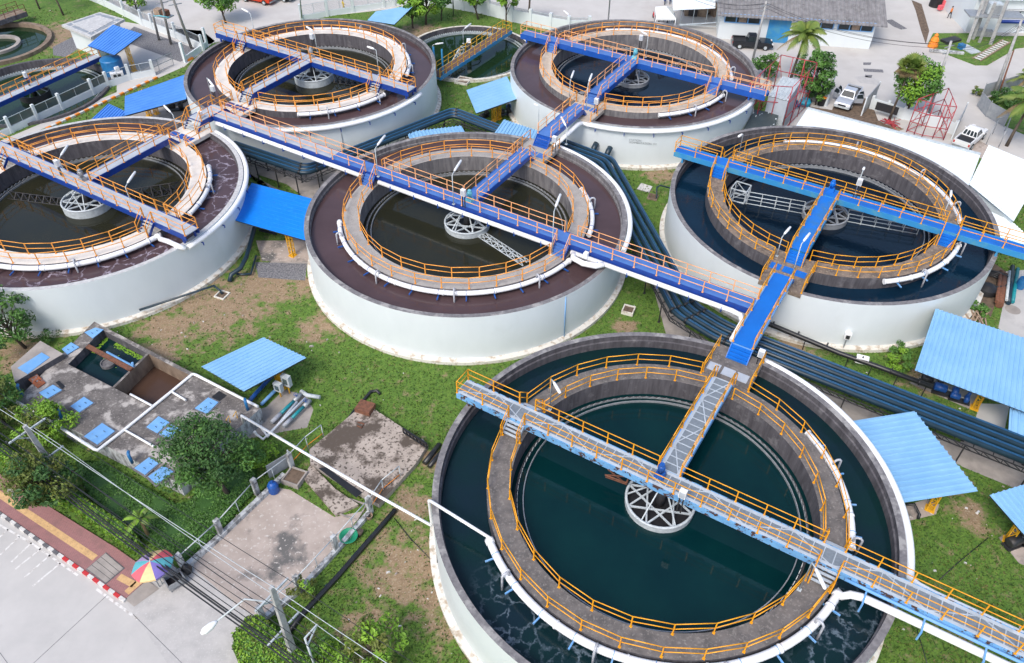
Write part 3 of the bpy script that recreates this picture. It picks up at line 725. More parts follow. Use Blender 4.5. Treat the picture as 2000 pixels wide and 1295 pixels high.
lamp((123, 330), 5.62, (119, 310), (138, 275), 'lamp post beside the foaming tank motor')
lamp((253, 388), 5.62, (248, 365), (267, 331), 'lamp post on the foaming tank bridge right half')
lamp((347, 255), 4.65, (338, 225), (311, 196), 'lamp post with long head at the junction deck')
lamp((1106, 282), 4.65, (1107, 252), (1096, 228), 'twin lamp post by the steps behind the brown tank')
lamp((1051, 268), 2.0, (1052, 208), (1043, 203), 'thin lamp post against the beige ringed tank wall')
# ------------------------------------------------------------------ ground sheets
PAVED = []
def sheet(name, px, z, mat, zs=0.0, world=False):
    poly = px if world else [at(a, b, zs) for a, b in px]
    PAVED.append([(p[0], p[1]) for p in poly])
    return struct(name, MB().quad(*[(p[0], p[1], z) for p in poly]), mat)
def slabm(name, px, h, mats, label=None, cat=None, group=None):
    poly = [at(a, b, h) for a, b in px]; PAVED.append([(p[0], p[1]) for p in poly])
    o = MB().prism([(p.x, p.y) for p in poly], -.05, h).build(name, mats)
    if label: tag(o, label, cat, group)
    else: o['kind'] = 'structure'
    return o
from mathutils.geometry import tessellate_polygon
gl = [[Vector((-900, -60, 0)), Vector((900, -60, 0)), Vector((900, 1600, 0)), Vector((-900, 1600, 0))]]
for (cx, cy, rr) in ((-5.86, 102.01, 8.2), (-57.6, 90.39, 8.6), (-68.3, 103.5, 6.6)): gl.append([Vector((cx + rr * cos(2 * pi * i / 64), cy + rr * sin(2 * pi * i / 64), 0)) for i in range(64)])
gq = MB().add([p for l in gl for p in l], [tuple(t) for t in tessellate_polygon(gl)]); struct('ground', gq, 'lawn')
sheet('street', [(-60, -70), (300, -60), (200, 10), (262, 40), (330, 60), (395, 90), (600, 36), (780, 16), (880, 8), (1010, 36), (1130, 66), (1230, 62), (1440, 120), (1490, 185), (1600, 218), (1760, 250), (1900, 300), (2100, 360), (2300, 300), (2300, -90)], .004, 'street')
sheet('service_path', [(-60, 340), (0, 310), (60, 262), (190, 205), (360, 130), (420, 80), (395, 60), (300, 52), (228, 40), (228, 180), (60, 250), (0, 275), (-80, 305)], .004, 'street')
sheet('service_path', [(170, 260), (360, 150), (380, 190), (470, 330), (600, 400), (600, 350), (700, 330), (520, 520), (610, 515), (600, 440), (460, 300), (250, 260)], .004, 'pad_conc')
sheet('gravel_bed', [(262, 52), (395, 100), (372, 112), (358, 118), (352, 121), (255, 86), (240, 70)], .008, 'gravel')
sheet('gravel_bed', [(103, 92), (150, 68), (165, 85), (130, 112), (104, 108)], .008, 'gravel')
sheet('gravel_bed', [(498, 512), (600, 515), (596, 548), (505, 542)], .008, 'gravel')
sheet('road', [(-80, 945), (0, 1003), (244, 1174), (330, 1300), (440, 1420), (-300, 1420)], .004, 'road_conc')
sheet('driveway', [(244, 1174), (300, 1128), (345, 1112), (372, 1100), (405, 1112), (505, 1190), (500, 1216), (470, 1235), (452, 1262), (468, 1300), (520, 1400), (440, 1420), (330, 1300)], .006, 'pebble')
sheet('driveway', [(540, 952), (567, 957), (653, 1010), (712, 998), (652, 1072), (580, 1150), (515, 1208), (470, 1188), (380, 1112), (378, 1100), (434, 1048), (506, 970)], .010, 'drive')
sheet('concrete_pad', [(470, 860), (505, 800), (520, 795), (556, 760), (600, 775), (612, 800), (600, 835), (560, 842)], .004, 'pad_conc')
sheet('concrete_pad', [(1270, 540), (1296, 545), (1340, 640), (1440, 700), (1560, 740), (1700, 800), (2100, 950), (2100, 990), (1660, 830), (1440, 735), (1320, 670), (1300, 650)], .006, 'pad_conc')
sheet('concrete_pad', [(1850, 890), (1886, 852), (1960, 890), (2000, 905), (2100, 950), (2100, 1010), (1980, 953), (1880, 912)], .010, 'pad_conc')
sheet('concrete_pad', [(1903, 830), (1912, 788), (1972, 790), (1960, 850), (1930, 850)], .010, 'road_conc')
sheet('concrete_pad', [(1776, 748), (1800, 735), (1910, 770), (1904, 800), (1890, 798)], .008, 'pad_conc')
sheet('concrete_pad', [(1760, 990), (1810, 975), (1835, 985), (1828, 1005), (1772, 1018)], .006, 'drive')
sheet('concrete_pad', [(1950, 1050), (2010, 1020), (2080, 1060), (2060, 1130), (1990, 1100)], .006, 'drive')
sheet('concrete_pad', [(1965, 530), (2100, 520), (2100, 720), (1990, 700), (1950, 640), (1958, 600)], .006, 'road_conc')
sheet('concrete_pad', [(1935, 150 + 470), (1965, 530), (1920, 500), (1890, 560)], .004, 'soil')
sheet('earth_yard', [(1560, 205), (1625, 215), (1640, 180), (1700, 195), (1715, 235), (1760, 260), (1700, 285), (1560, 250)], .008, 'soil')
sheet('earth_yard', [(1868, 290), (1890, 262), (1960, 300), (1930, 315)], .012, 'drive')
sheet('concrete_pad', [(1530, 215), (1577, 205), (1580, 240), (1530, 260)], .010, 'road_conc')
sheet('concrete_pad', [(1750, 258), (1800, 240), (1868, 262), (1840, 300)], .012, 'street')
sheet('concrete_pad', [(470, 330), (560, 360), (600, 390), (690, 345), (640, 320), (600, 335), (470, 280)], .008, 'pad_conc')
sheet('concrete_pad', [(500, 470), (600, 470), (606, 512), (512, 510)], .009, 'drive')
# raised verge with junk at the road corner
vg = [at(*q) for q in [(1812, 86), (1822, 66), (1900, 66), (1960, 72), (2080, 70), (2080, 85), (1985, 95), (1928, 128), (1905, 128), (1826, 98)]]
PAVED.append([(1e6, 1e6)] * 3)
struct('grass_verge', MB().prism([(p.x, p.y) for p in vg], -.05, .1), 'lawn')
sheet('path', [(1780, 0), (1800, 8), (1815, 60), (1808, 86), (1799, 60), (1788, 20)], .008, 'soil')
for pl in ([(1686, 122), (1702, 122), (1700, 127), (1686, 127)], [(1686, 134), (1724, 136), (1726, 142), (1688, 140)], [(1690, 146), (1704, 147), (1702, 152), (1690, 151)]):
    sheet('road_patch', pl, .009, 'gravel')
sheet('road_patch', [(1668, 150), (1690, 148), (1716, 155), (1720, 168), (1700, 164), (1680, 162)], .009, 'pebble')
sheet('road_patch', [(1728, 40), (1742, 38), (1772, 56), (1760, 58), (1745, 52)], .009, 'gravel')
# pavement, kerb and crossing strips by the road
PV = [(-60, 965), (2, 1003), (243, 1171), (300, 1120), (258, 1092), (228, 1071), (157, 1027), (68, 972), (0, 926), (-60, 888)]
slabm('pavement', PV, .12, 'paving')
def strip(a, b, w, z):
    a, b = at(*a, .12), at(*b, .12); d = (b - a).normalized(); s = Vector((-d.y, d.x, 0)) * w / 2
    return [(p.x, p.y) for p in (a - s, b - s, b + s, a + s)]
tc = MB()
for a, b in (((-30, 946), (186, 1090)), ((232, 1126), (262, 1142)), ((247, 1158), (279, 1130))): tc.prism(strip(a, b, .42, 0), .12, .126)
o = tc.build('tactile_strip', 'tactile'); o['kind'] = 'structure'
def flatcover(px, label, mats='pad_conc', h=.12, t=.05, lines=4):
    P = [at(a, b, h) for a, b in px]; root = thing('drain_cover', label, 'cover', (P[0] + P[2]) / 2, 0)
    MB().prism([(p.x, p.y) for p in P], h - .02, h + .02).build('cover_frame', 'kerb_black', root)
    mb = MB(); c = sum(P, Vector()) / 4
    P = [c + (p - c) * .94 for p in P]
    for i in range(lines):
        a, b = i / lines + .012, (i + 1) / lines - .012
        q = [P[0].lerp(P[1], a), P[0].lerp(P[1], b), P[3].lerp(P[2], b), P[3].lerp(P[2], a)]
        mb.prism([(p.x, p.y) for p in q], h, h + t)
    mb.build('cover_slab', mats, root)
    return root
flatcover([(168, 1112), (207, 1079), (244, 1110), (207, 1141)], 'large grey slatted concrete cover in the pink pavement')
flatcover([(5, 957), (16, 950), (39, 965), (29, 973)], 'small pale concrete cover in the pink pavement', lines=1)
k = MB(); k2 = MB()
a, b = at(-40, 975, .14), at(244, 1173, .14); n = 30
kr = thing('kerb', 'kerb painted white with black then red blocks along the road', 'kerb', a)
for i in range(n):
    p, q = a.lerp(b, i / n), a.lerp(b, (i + .97) / n)
    px = pj(p)[0]
    m = 0 if i % 2 else (2 if px > 122 else 1)
    k.beam(p - Vector((0, 0, .06)), q - Vector((0, 0, .06)), .2, .18, m)
k.build('kerb_block', ['kerb_paint', 'kerb_black', 'red'], kr)
rp = [at(244, 1170, .1), at(287, 1133, .1), at(311, 1150, .02), at(262, 1185, .02)]
o = MB().quad(*[(p.x, p.y, p.z) for p in rp]).add([(rp[0].x, rp[0].y, 0), (rp[1].x, rp[1].y, 0), rp[1], rp[0]], [(0, 1, 2, 3)]).build('pavement_ramp', 'pad_conc'); o['kind'] = 'structure'
mk = MB()
def mark(a, b, w):
    a, b = at(*a, 0), at(*b, 0); d = (b - a).normalized(); s = Vector((-d.y, d.x, 0)) * w / 2
    mk.quad(*[(p.x, p.y, .009) for p in (a - s, b - s, b + s, a + s)])
m_, nt, bb = nodes('worn_mark'); bb.inputs['Roughness'].default_value = .9
nn = noise(nt, pos(nt), 3, 5, .7); setc(nt, bb, mix(nt, ramp(nt, nn, .46, .6), (.66, .65, .63), (.42, .395, .37)))
mark((-10, 1020), (60, 1060), .13); mark((60, 1060), (152, 1124), .13); mark((188, 1150), (270, 1210), .16)
for (p, q) in (((0, 1084), (38, 1048)), ((22, 1098), (62, 1060)), ((30, 1112), (84, 1068)), ((48, 1128), (105, 1078)), ((64, 1145), (118, 1100)), ((-10, 1058), (16, 1034))): mark(p, q, .12)
struct('road_marking', mk, 'worn_mark')
jt = MB(); mk = jt
mark((65, 1296), (210, 1162), .03); mark((0, 1275), (40, 1330), .03); mark((260, 1200), (390, 1330), .03)
struct('road_joint', jt, 'kerb_black')
# ------------------------------------------------------------------ sheds with corrugated roofs
def roof(mb, c, pitch=.34, amp=.035, t=.03, flat=False):
    """c: four corners; the ribs run from c[0] to c[1]"""
    c = [Vector(p) for p in c]; w = (c[3] - c[0]).length; n = max(2, round(w / pitch)); vs = []; nrm = (c[1] - c[0]).cross(c[3] - c[0]).normalized()
    if nrm.z < 0: nrm = -nrm
    prof = ((0, 0), (.3, 0), (.42, 1), (.6, 1), (.72, 0)) if not flat else ((0, 0), (.9, 0), (.93, 1), (.97, 1))
    row = []
    for i in range(n):
        for f, h in prof: row.append(((i + f) / n, h * amp * 2))
    row.append((1, 0))
    for f, h in row:
        for a, b in ((0, 3), (1, 2)): vs.append(c[a].lerp(c[b], f) + nrm * h)
    k = len(row)
    mb.add(vs, [(2 * i, 2 * i + 1, 2 * i + 3, 2 * i + 2) for i in range(k - 1)])
    lo = [p - nrm * t for p in c]
    mb.add(lo, [(0, 1, 2, 3)]); mb.add([c[0], c[1], lo[1], lo[0]], [(0, 1, 2, 3)]); mb.add([c[2], c[3], lo[3], lo[2]], [(0, 1, 2, 3)])
    mb.add([c[1], c[2], lo[2], lo[1]], [(0, 1, 2, 3)]); mb.add([c[0], c[3], lo[3], lo[0]], [(0, 1, 2, 3)])
def lattice(mb, p, h, s=.36, lean=None, r=.06):
    p = Vector(p); up = Vector((0, 0, 1)); ln = Vector(lean or (0, 0, 0))
    cs = [p + UU * a * s / 2 + VV * b * s / 2 for a, b in ((-1, -1), (1, -1), (1, 1), (-1, 1))]
    n = max(3, int(h / .5))
    at_ = lambda q, f: q + up * h * f + ln * f
    for q in cs: mb.beam(q, at_(q, 1), r)
    for i in range(n):
        for j in range(4):
            a, b = cs[j], cs[(j + 1) % 4]
            mb.beam(at_(a, i / n), at_(b, (i + 1) / n), r * .6) if (i + j) % 2 else mb.beam(at_(b, i / n), at_(a, (i + 1) / n), r * .6)
            mb.beam(at_(a, i / n), at_(b, i / n), r * .55)
    mb.box(p + up * .02, (s + .25, s + .25, .04), ROT)
def shed(label, px, zs, mat, cols, pitch=.34, flat=False, colmat='yellow', amp=.035):
    c = [at(x, y, z) for (x, y), z in zip(px, zs)]
    g = sum(c, Vector()) / 4
    root = thing('pump_shed', label, 'shed', (g.x, g.y, 0), 0, 'open sheds with metal roofs')
    mb = MB(); roof(mb, c, pitch, amp, flat=flat); mb.build('roof', mat, root)
    fr = MB()
    for i in range(4): fr.beam(c[i].lerp(g, .04) - Vector((0, 0, .12)), c[(i + 1) % 4].lerp(g, .04) - Vector((0, 0, .12)), .09, .12)
    for f in (.33, .66): fr.beam(c[0].lerp(c[3], f) - Vector((0, 0, .12)), c[1].lerp(c[2], f) - Vector((0, 0, .12)), .08, .1)
    fr.build('roof_frame', 'dark_steel', root)
    for q in cols:
        p = at(*q) if len(q) == 2 else Vector(q)
        # height of the roof plane above the foot
        n = (c[1] - c[0]).cross(c[3] - c[0]); h = c[0].z - (n.x * (p.x - c[0].x) + n.y * (p.y - c[0].y)) / n.z
        m = MB(); lattice(m, p, max(.8, h - .1)); m.build('lattice_column', colmat, root)
    return c
def within(c, a, b): 
    q = c[0].lerp(c[1], a).lerp(c[3].lerp(c[2], a), b); return (q.x, q.y, 0)
c = shed('sky blue corrugated roof tucked against the right wall of the nearest tank', [(1762, 982), (1910, 959), (1786, 803), (1640, 826)], (3.0, 2.9, 3.0, 3.1), 'sky_roof', [(1816, 994)], .42, amp=.045)
c = shed('largest sky blue roof over blue pumps beside the navy tank', [(1787, 723), (1827.6, 602.7), (2090, 690), (2090, 838)], (3.3, 3.9, 3.9, 3.3), 'sky_roof', [(1903, 797)], .36, amp=.03)
c = shed('narrow sky blue roof beyond the pipe rack at the right edge', [(1969, 850), (1973, 792), (2060, 826), (2060, 890)], (2.4, 2.8, 2.8, 2.4), 'sky_roof', [], .4, amp=.04)
c = shed('sky blue roof cut by the lower right edge above black pumps', [(1933, 967), (2020, 1066), (2110, 1020), (2070, 925)], (3.0, 3.0, 3.0, 3.0), 'sky_roof', [(1968, 1056)], .42, amp=.045)
c = shed('bright azure roof wedged between the foaming tank and the brown tank', [(491.5, 357), (640, 396), (600, 470), (452, 428)], (3.3, 3.3, 3.0, 3.0), 'azure_roof', [(572, 499)], .5, flat=True, amp=.012)
c = shed('plain sky blue roof beside the beige ringed tank', [(930, 221), (1012, 192), (990, 149), (911, 176)], (3.0, 3.0, 3.2, 3.2), 'sky_roof', [(965, 236), (974, 232)], .6, flat=True, colmat='yellow', amp=.01)
c = shed('small sky blue ribbed roof just behind the brown tank rim, by the blue steps', [(960, 268), (984, 233.6), (1052, 256), (1036, 292)], (2.9, 3.1, 3.1, 2.9), 'sky_roof', [], .4, amp=.045)
c = shed('low sky blue ribbed roof peeping over the brown tank rim below the dark pipes', [(806, 285), (794.6, 258.4), (901, 245.8), (916, 272)], (2.4, 2.5, 2.5, 2.4), 'sky_roof', [], .4, amp=.045)
c = shed('tilted blue roof over a blue drum beside the flat roofed hut', [(171, 89), (220, 48), (277.5, 66.7), (223, 107.5)], (3.6, 3.8, 3.8, 3.6), 'blue_roof', [(262, 138), (232, 130)], .45, amp=.035)
c = shed('long blue roof between the striped kerb and the foaming tank', [(243, 226), (364, 193), (361, 146), (244, 188)], (3.0, 3.0, 3.2, 3.2), 'blue_roof', [(292, 226), (306, 222)], .55, flat=True, amp=.015)
c = shed('small dark blue ribbed roof behind the foaming tank rim', [(175, 236), (211.5, 202.5), (248, 219), (222, 250)], (2.8, 2.9, 2.9, 2.8), 'blue_roof', [], .4, amp=.045)
c = shed('pale blue awning by the street fence behind the street side tank', [(717.5, 39.6), (770, 47.7), (810, 9), (733.7, 22.5)], (2.6, 2.6, 3.4, 2.8), 'sky_roof', [], .8, flat=True, amp=.008)
c = shed('sky blue corrugated roof over pumps beside the concrete settling box', [(393, 716), (514, 659), (598, 698.6), (476, 764)], (2.5, 2.6, 2.6, 2.5), 'sky_roof', [(553, 757), (548, 752)], .36, amp=.04)
# ------------------------------------------------------------------ pipe racks
def rack(label, path, zt, offs, r, legs=2.4, strap=()):
    root = thing('pipe_rack', label, 'pipe rack', path[0], 0, 'racks of dark pipes')
    P = [Vector((p.x, p.y, zt)) for p in path]
    def off(o, dz=0):
        out = []
        for i, p in enumerate(P):
            d0 = (P[i] - P[i - 1]).normalized() if i else (P[1] - P[0]).normalized()
            d1 = (P[i + 1] - P[i]).normalized() if i < len(P) - 1 else d0
            n0, n1 = Vector((-d0.y, d0.x, 0)), Vector((-d1.y, d1.x, 0)); b = (n0 + n1).normalized(); k = 1 / max(.5, b.dot(n0))
            out.append(p + b * o * k + Vector((0, 0, dz)))
        return out
    def rounded(Q):
        out = [Q[0]]
        for i in range(1, len(Q) - 1):
            a, b, c = Q[i - 1], Q[i], Q[i + 1]; k = .9
            if (b - a).length < 2 or (c - b).length < 2: out.append(b); continue
            p, q = b + (a - b).normalized() * k, b + (c - b).normalized() * k
            for j in range(5):
                t = j / 4; out.append(p * (1 - t) ** 2 + b * 2 * t * (1 - t) + q * t * t)
        return out + [Q[-1]]
    for i, (o, dz) in enumerate(offs):
        MB().tube(rounded(off(o, dz)), r, 10).build('pipe', 'pipe_navy', root)
        st = MB(); st.tube(rounded(off(o, dz + r * .93)), .022, 5)
        st.tube(rounded(off(o + r * .75, dz + r * .65)), .02, 5); st.build('stripe', 'stripe_blue', root)
    w = max(abs(o) for o, _ in offs) + r + .1
    fr = MB(); up = Vector((0, 0, 1)); zl = -r - .08
    for sg in (-1, 1):
        Q = off(sg * w, zl); Q2 = off(sg * w, zl - .34)
        fr.tube(Q, .05, 5); fr.tube(Q2, .05, 5)
    for i in range(len(P) - 1):
        a = [off(-w, zl)[i], off(-w, zl)[i + 1]]; b = [off(w, zl)[i], off(w, zl)[i + 1]]
        L = (P[i + 1] - P[i]).length; n = max(1, round(L / .62))
        for j in range(n + 1):
            f = j / n; p, q = a[0].lerp(a[1], f), b[0].lerp(b[1], f)
            if j % 2 == 0: fr.beam(p, q, .06)
            for e, e1 in ((a, p), (b, q)):
                f2 = min(1, (j + 1) / n); fr.beam(e1, e[0].lerp(e[1], f2) - up * .34, .045); 
                if j % 2: fr.beam(e1, e1 - up * .34, .045)
    fr.build('rack_frame', 'dark_steel', root)
    for i in range(len(P) - 1):
        L = (P[i + 1] - P[i]).length; n = max(1, round(L / legs))
        for j in range(n):
            f = (j + .5) / n
            m = MB()
            for sg in (-1, 1):
                q = off(sg * w, zl)[i].lerp(off(sg * w, zl)[i + 1], f); m.beam(Vector((q.x, q.y, 0)), q, .09); m.box((q.x, q.y, .02), (.22, .22, .04), ROT)
            m.build('rack_leg', 'dark_steel', root)
    sp = MB()
    for (i, f) in strap:
        for o, dz in offs:
            Q = off(o, dz); p = Q[i].lerp(Q[i + 1], f); d = (Q[i + 1] - Q[i]).normalized(); sp.tube([p - d * .1, p + d * .1], r * 1.22, 10)
    if strap: sp.build('pipe_strap', 'pipe_black', root)
    return root
zt = 2.5
rack('dark blue pipes on a black rack zigzagging behind the brown tank', [at(452, 283, zt), at(598, 332, zt), at(885, 218, zt), at(1000, 262, zt), at(1040, 285, zt)], zt, ((-.62, 0), (-.1, .0), (.45, 0)), .23, 2.5, ((0, .93), (1, .07), (2, .06)))
rack('dark blue pipes on a black rack running from the brown tank to the right edge', [at(1085, 280, zt), at(1180, 316, zt), at(1338, 604, zt), at(1410, 648, zt), at(2090, 914, zt)], zt, ((-1.0, 0), (-.35, 0), (.3, 0), (.95, 0)), .24, 4.0, ((1, .985), (2, .3), (3, .03)))
root = thing('pipe', 'black pipe on thin legs along the foot of the navy tank', 'pipe', at(1500, 640, 1.2))
pb = [at(1478, 622, 1.3), at(1503, 633, 1.3), at(1640, 690, 1.3), at(1720, 718, 1.3), at(1822, 756, 1.3)]
MB().tube(pb, .2, 10).build('pipe_run', 'pipe_black', root)
fl = MB()
for f in (.1, .25, .42, .62, .78, .93): 
    p = pb[0].lerp(pb[4], f); d = (pb[4] - pb[0]).normalized(); fl.tube([p - d * .05, p + d * .05], .29, 10)
fl.build('flange', 'pipe_black', root)
for f in (.3, .55, .68, .82, .97):
    p = pb[0].lerp(pb[4], f); MB().beam((p.x, p.y, 0), p, .07).build('pipe_leg', 'dark_steel', root)
p = pb[0].lerp(pb[4], .62); MB().box(p + Vector((0, 0, .0)), (.9, .5, .5), R(-22)).build('valve_box', 'white_pipe', root)
def pump(px, label, mat='motor_blue', rz=0.0, s=1.0, grp='pumps on the concrete pads'):
    p = at(*px); root = thing('pump', label, 'pump', p, rz, grp); d = Vector((cos(rz), sin(rz), 0)); up = Vector((0, 0, 1))
    MB().box(p + up * .06, (1.5 * s, .5 * s, .12), rz).build('base_frame', 'dark_steel', root)
    MB().tube([p - d * .7 * s + up * .42 * s, p - d * .66 * s + up * .42 * s, p - d * .05 * s + up * .42 * s, p + d * .0 + up * .42 * s], [.18 * s, .26 * s, .26 * s, .14 * s], 12).build('motor', mat, root)
    MB().tube([p + d * .0 + up * .42 * s, p + d * .25 * s + up * .42 * s], .07 * s, 8).build('coupling', 'steel', root)
    m = MB().tube([p + d * .25 * s + up * .42 * s, p + d * .3 * s + up * .42 * s, p + d * .55 * s + up * .42 * s, p + d * .6 * s + up * .42 * s], [.2 * s, .33 * s, .33 * s, .2 * s], 12)
    m.tube([p + d * .42 * s + up * .5 * s, p + d * .42 * s + up * 1.1 * s], .12 * s, 8); m.build('pump_casing', mat, root)
    return root
pump((1845, 770), 'blue pump at the edge of the largest sky blue roof', 'motor_blue', R(-25), 1.3)
pump((1872, 783), 'smaller blue pump beside the first under the largest roof', 'motor_blue', R(-25), 1.0)
pump((1818, 752), 'dark pump at the end of the black pipe', 'dark_steel', R(-25), 1.2)
pump((1985, 1062), 'black pump under the lower right sky blue roof', 'dark_steel', R(20), 1.3)
pump((2000, 1050), 'second black pump under the lower right sky blue roof', 'dark_steel', R(60), 1.1)
pump((985, 225), 'dark pump under the plain roof by the beige ringed tank', 'dark_steel', R(20), 1.2)
pump((1000, 214), 'blue pump deep under the plain roof by the beige ringed tank', 'motor_blue', R(20), 1.0)
pump((946, 230), 'black pump at the left foot of the plain roof', 'dark_steel', R(50), 1.0)
pump((525, 452), 'blue pump under the bright azure roof', 'motor_blue', R(-20), 1.2)
pump((345, 215), 'black pump below the long blue roof', 'dark_steel', R(10), 1.4)
pump((358, 198), 'black pump against the street side tank wall', 'dark_steel', R(60), 1.4)
pump((1400, 20), 'dark machine under the white street canopy', 'dark_steel', R(0), 1.5)
def pipe(label, pts, r, mat, name='pipe', cat='pipe', n=8, grp=None):
    return tag(MB().tube(pts, r, n).build(name, mat), label, cat, grp)
pipe('dark pipe sloping from the azure roof down to the ground by the foaming tank', [at(497, 445, 1.6), at(482, 500, 1.0), at(470, 524, .9), at(452, 536, .5), at(448, 550, .15)], .2, 'pipe_navy')
pipe('thin dark pipe joining the sloping dark pipe on the ground', [at(500, 500, .4), at(490, 535, .25), at(474, 536, .25), at(462, 535, .3)], .1, 'pipe_navy')
pipe('thin dark pipe from the foaming tank wall into a drain box', [S('F', 13.0, -6.0, .9), at(418, 558, .7), at(430, 568, .3), at(434, 574, .1)], .1, 'pipe_navy')
pipe('blue drain pipe from the navy tank wall into its box', [at(1282, 388, .12), at(1283, 366, .75), at(1290, 362, .8), at(1318, 370, .8)], .08, 'pipe_navy')
def drain(px, label, h=.35, s=.9, mat='kerb_white'):
    p = at(*px); root = thing('drain_box', label, 'drain box', p, ROT + R(10), 'square drain boxes in the grass')
    m = MB(); rz = ROT + R(10); d, e = Vector((cos(rz), sin(rz), 0)), Vector((-sin(rz), cos(rz), 0))
    for a, b, w, l in ((s / 2, 0, .1, s + .1), (-s / 2, 0, .1, s + .1), (0, s / 2, s - .1, .1), (0, -s / 2, s - .1, .1)): m.box(p + d * a + e * b + Vector((0, 0, h / 2)), (w, l, h), rz)
    m.build('wall', mat, root); MB().box(p + Vector((0, 0, h - .12)), (s - .1, s - .1, .03), rz).build('lid', 'soil', root)
drain((1227, 609), 'pale square drain box in the lawn between the three tanks')
drain((1275, 386), 'small square drain box under the blue drain pipe', .15, .9, 'brown_conc')
drain((434, 577), 'square drain box with dark hole near the foaming tank', .12, .9, 'kerb_white')
drain((905, 160), 'brown drain box beside the small clarifier rim', .3, 1.6, 'kerb_white')
flatcover([(1243, 370), (1252, 358), (1275, 365), (1268, 377)], 'pale flat slab in the grass near the navy tank', 'kerb_paint', 0, .08, 1)
# ------------------------------------------------------------------ low clarifiers
def lowtank(label, c, rad, z, wat, zw, bang, deck, gird, rails, rimm, barm, off=0, bl=(-1, 1)):
    root = thing('small_clarifier', label, 'water tank', (c.x, c.y, 0), 0, 'low round clarifiers')
    MB().lathe(c, [(rad, -.1), (rad, z), (rad - .35, z), (rad - .35, zw + .1), (rad - .5, zw - .8)], 96, mis=[0, 0, 1, 1]).build('rim_wall', [rimm, 'conc_dark'], root)
    MB().disc(c, rad - .3, zw, 80).build('settling_water', wat, root)
    w = MB(); n = 150; r = rad - .9
    for i in range(n):
        a = 2 * pi * i / n; w.box((c.x + r * cos(a), c.y + r * sin(a), zw + .12), (.05, 2 * pi * r / n * .55, .25), a)
    w.lathe(c, [(r, zw - .1), (r, zw + .16), (r - .04, zw + .16), (r - .04, zw - .1)], 96); w.build('weir', 'pale_steel', root)
    MB().lathe(c, [(r - .45, zw - .1), (r - .45, zw + .2), (r - .5, zw + .2)], 96).build('scum_baffle', 'pale_steel', root)
    return root
# G between E and D
cG = Vector((-5.86, 102.01, 0))
lowtank('low round clarifier with yellow railed bridge between the two far tanks', cG, 8.4, .35, 'green_water', -.3, 0, 'rust', 'girder_cyan', 'yellow', 'kerb_white', 'pale_steel')
p0, p1 = at(850, 148, 1.5), at(991, 57, 1.5)
gen('deck_rust', (.16, .09, .07), (.10, .07, .06), 3, .4, .65, .9)
bridge('footbridge', 'brown decked bridge with yellow rails over the low clarifier', p0, p1, 'deck_rust', 'girder_cyan', 'yellow', w=.75, depth=.45, step=1.3, capB=True, legs=(.8,), group=G1)
mg = thing('scraper_mechanism', 'pale truss leg and ring hanging from the yellow railed bridge', 'scraper', (cG.x, cG.y, 0), 0, 'scraper drives hanging under the bridges')
m = MB(); truss(m, (cG.x - .9, cG.y - 1.0, 1.0), (cG.x - 2.6, cG.y - 6.6, -.2), .8, .5, 6); m.build('scraper_arm', 'pale_steel', mg)
MB().tube([(cG.x + 1.5 * cos(a / 10 * 2 * pi), cG.y + 1.5 * sin(a / 10 * 2 * pi), .4) for a in range(10)], .06, 6, closed=True).build('rim_ring', 'pale_steel', mg)
MB().tube([(cG.x, cG.y, -.3), (cG.x, cG.y, 1.4)], .3, 10).build('drive_shaft', 'dark_steel', mg)
m = MB(); m.box((cG.x, cG.y, 1.75), (.6, .5, .45), 0, taper=.8); m.build('gearbox', 'white_pipe', mg)
lamp((905, 85), 1.5, (899, 60), (920, 46), 'lamp post left of the motor on the yellow railed bridge')
lamp((847, 118), .3, (844, 88), (866, 84), 'lamp post at the rim between the street side tank and the low clarifier')
# H at far left
cH = Vector((-57.6, 90.39, 0))
lowtank('low round clarifier with navy bridge behind the white panel fence', cH, 8.8, .3, 'green_water', -.6, 0, 'deck_grey', 'navy', 'orange', 'conc_dark', 'dark_steel')
p0, p1 = at(-40, 212, 1.4), at(190, 108, 1.4)
bridge('footbridge', 'grey decked navy bridge over the low clarifier behind the panel fence', p0, p1, 'deck_grey', 'navy', 'orange', w=.72, depth=.5, step=1.7, group=G1)
mh = thing('scraper_mechanism', 'black braced ring under the navy bridge behind the panel fence', 'scraper', (cH.x, cH.y, 0), 0, 'scraper drives hanging under the bridges')
MB().lathe(cH, [(1.75, -.7), (1.75, .1), (1.6, .1), (1.6, -.7)], 40).build('feed_drum', 'dark_steel', mh)
m = MB()
for i in range(9): a = i * .7; m.beam((cH.x + 1.7 * cos(a), cH.y + 1.7 * sin(a), .08), (cH.x + .3 * cos(a), cH.y + .3 * sin(a), .7), .07)
m.build('drum_bracing', 'pale_steel', mh)
MB().tube([(cH.x, cH.y, -.6), (cH.x, cH.y, 1.2)], .28, 10).build('drive_shaft', 'dark_steel', mh)
m = MB(); m.box((cH.x, cH.y, 1.75), (.6, .5, .5), 0); m.build('gearbox', 'navy', mh)
cbox(58, 168, 1.4, 1.2, 'white box on the navy bridge behind the panel fence')
# I: round pond at the corner
cI = Vector((-68.3, 103.5, 0))
ri = thing('pond', 'old round concrete pond with green water at the upper left corner', 'water tank', cI)
MB().lathe(cI, [(6.9, 0), (6.9, .45), (6.3, .45), (6.3, -.3)], 64).build('rim_wall', 'brown_conc', ri)
MB().disc(cI, 6.4, -.1, 64).build('pond_water', 'green_water', ri)
MB().lathe(cI, [(3.0, -.4), (3.0, .25), (2.5, .25), (2.5, -.4)], 40).build('inner_ring', 'pad_conc', ri)
bridge('footbridge', 'stained concrete bridge with rusty rails over the old round pond', at(-60, 55, 1.5), at(44, 20, 1.5), 'brown_conc', 'conc_dark', 'rust', w=1.0, depth=.6, group=G1, step=1.4)
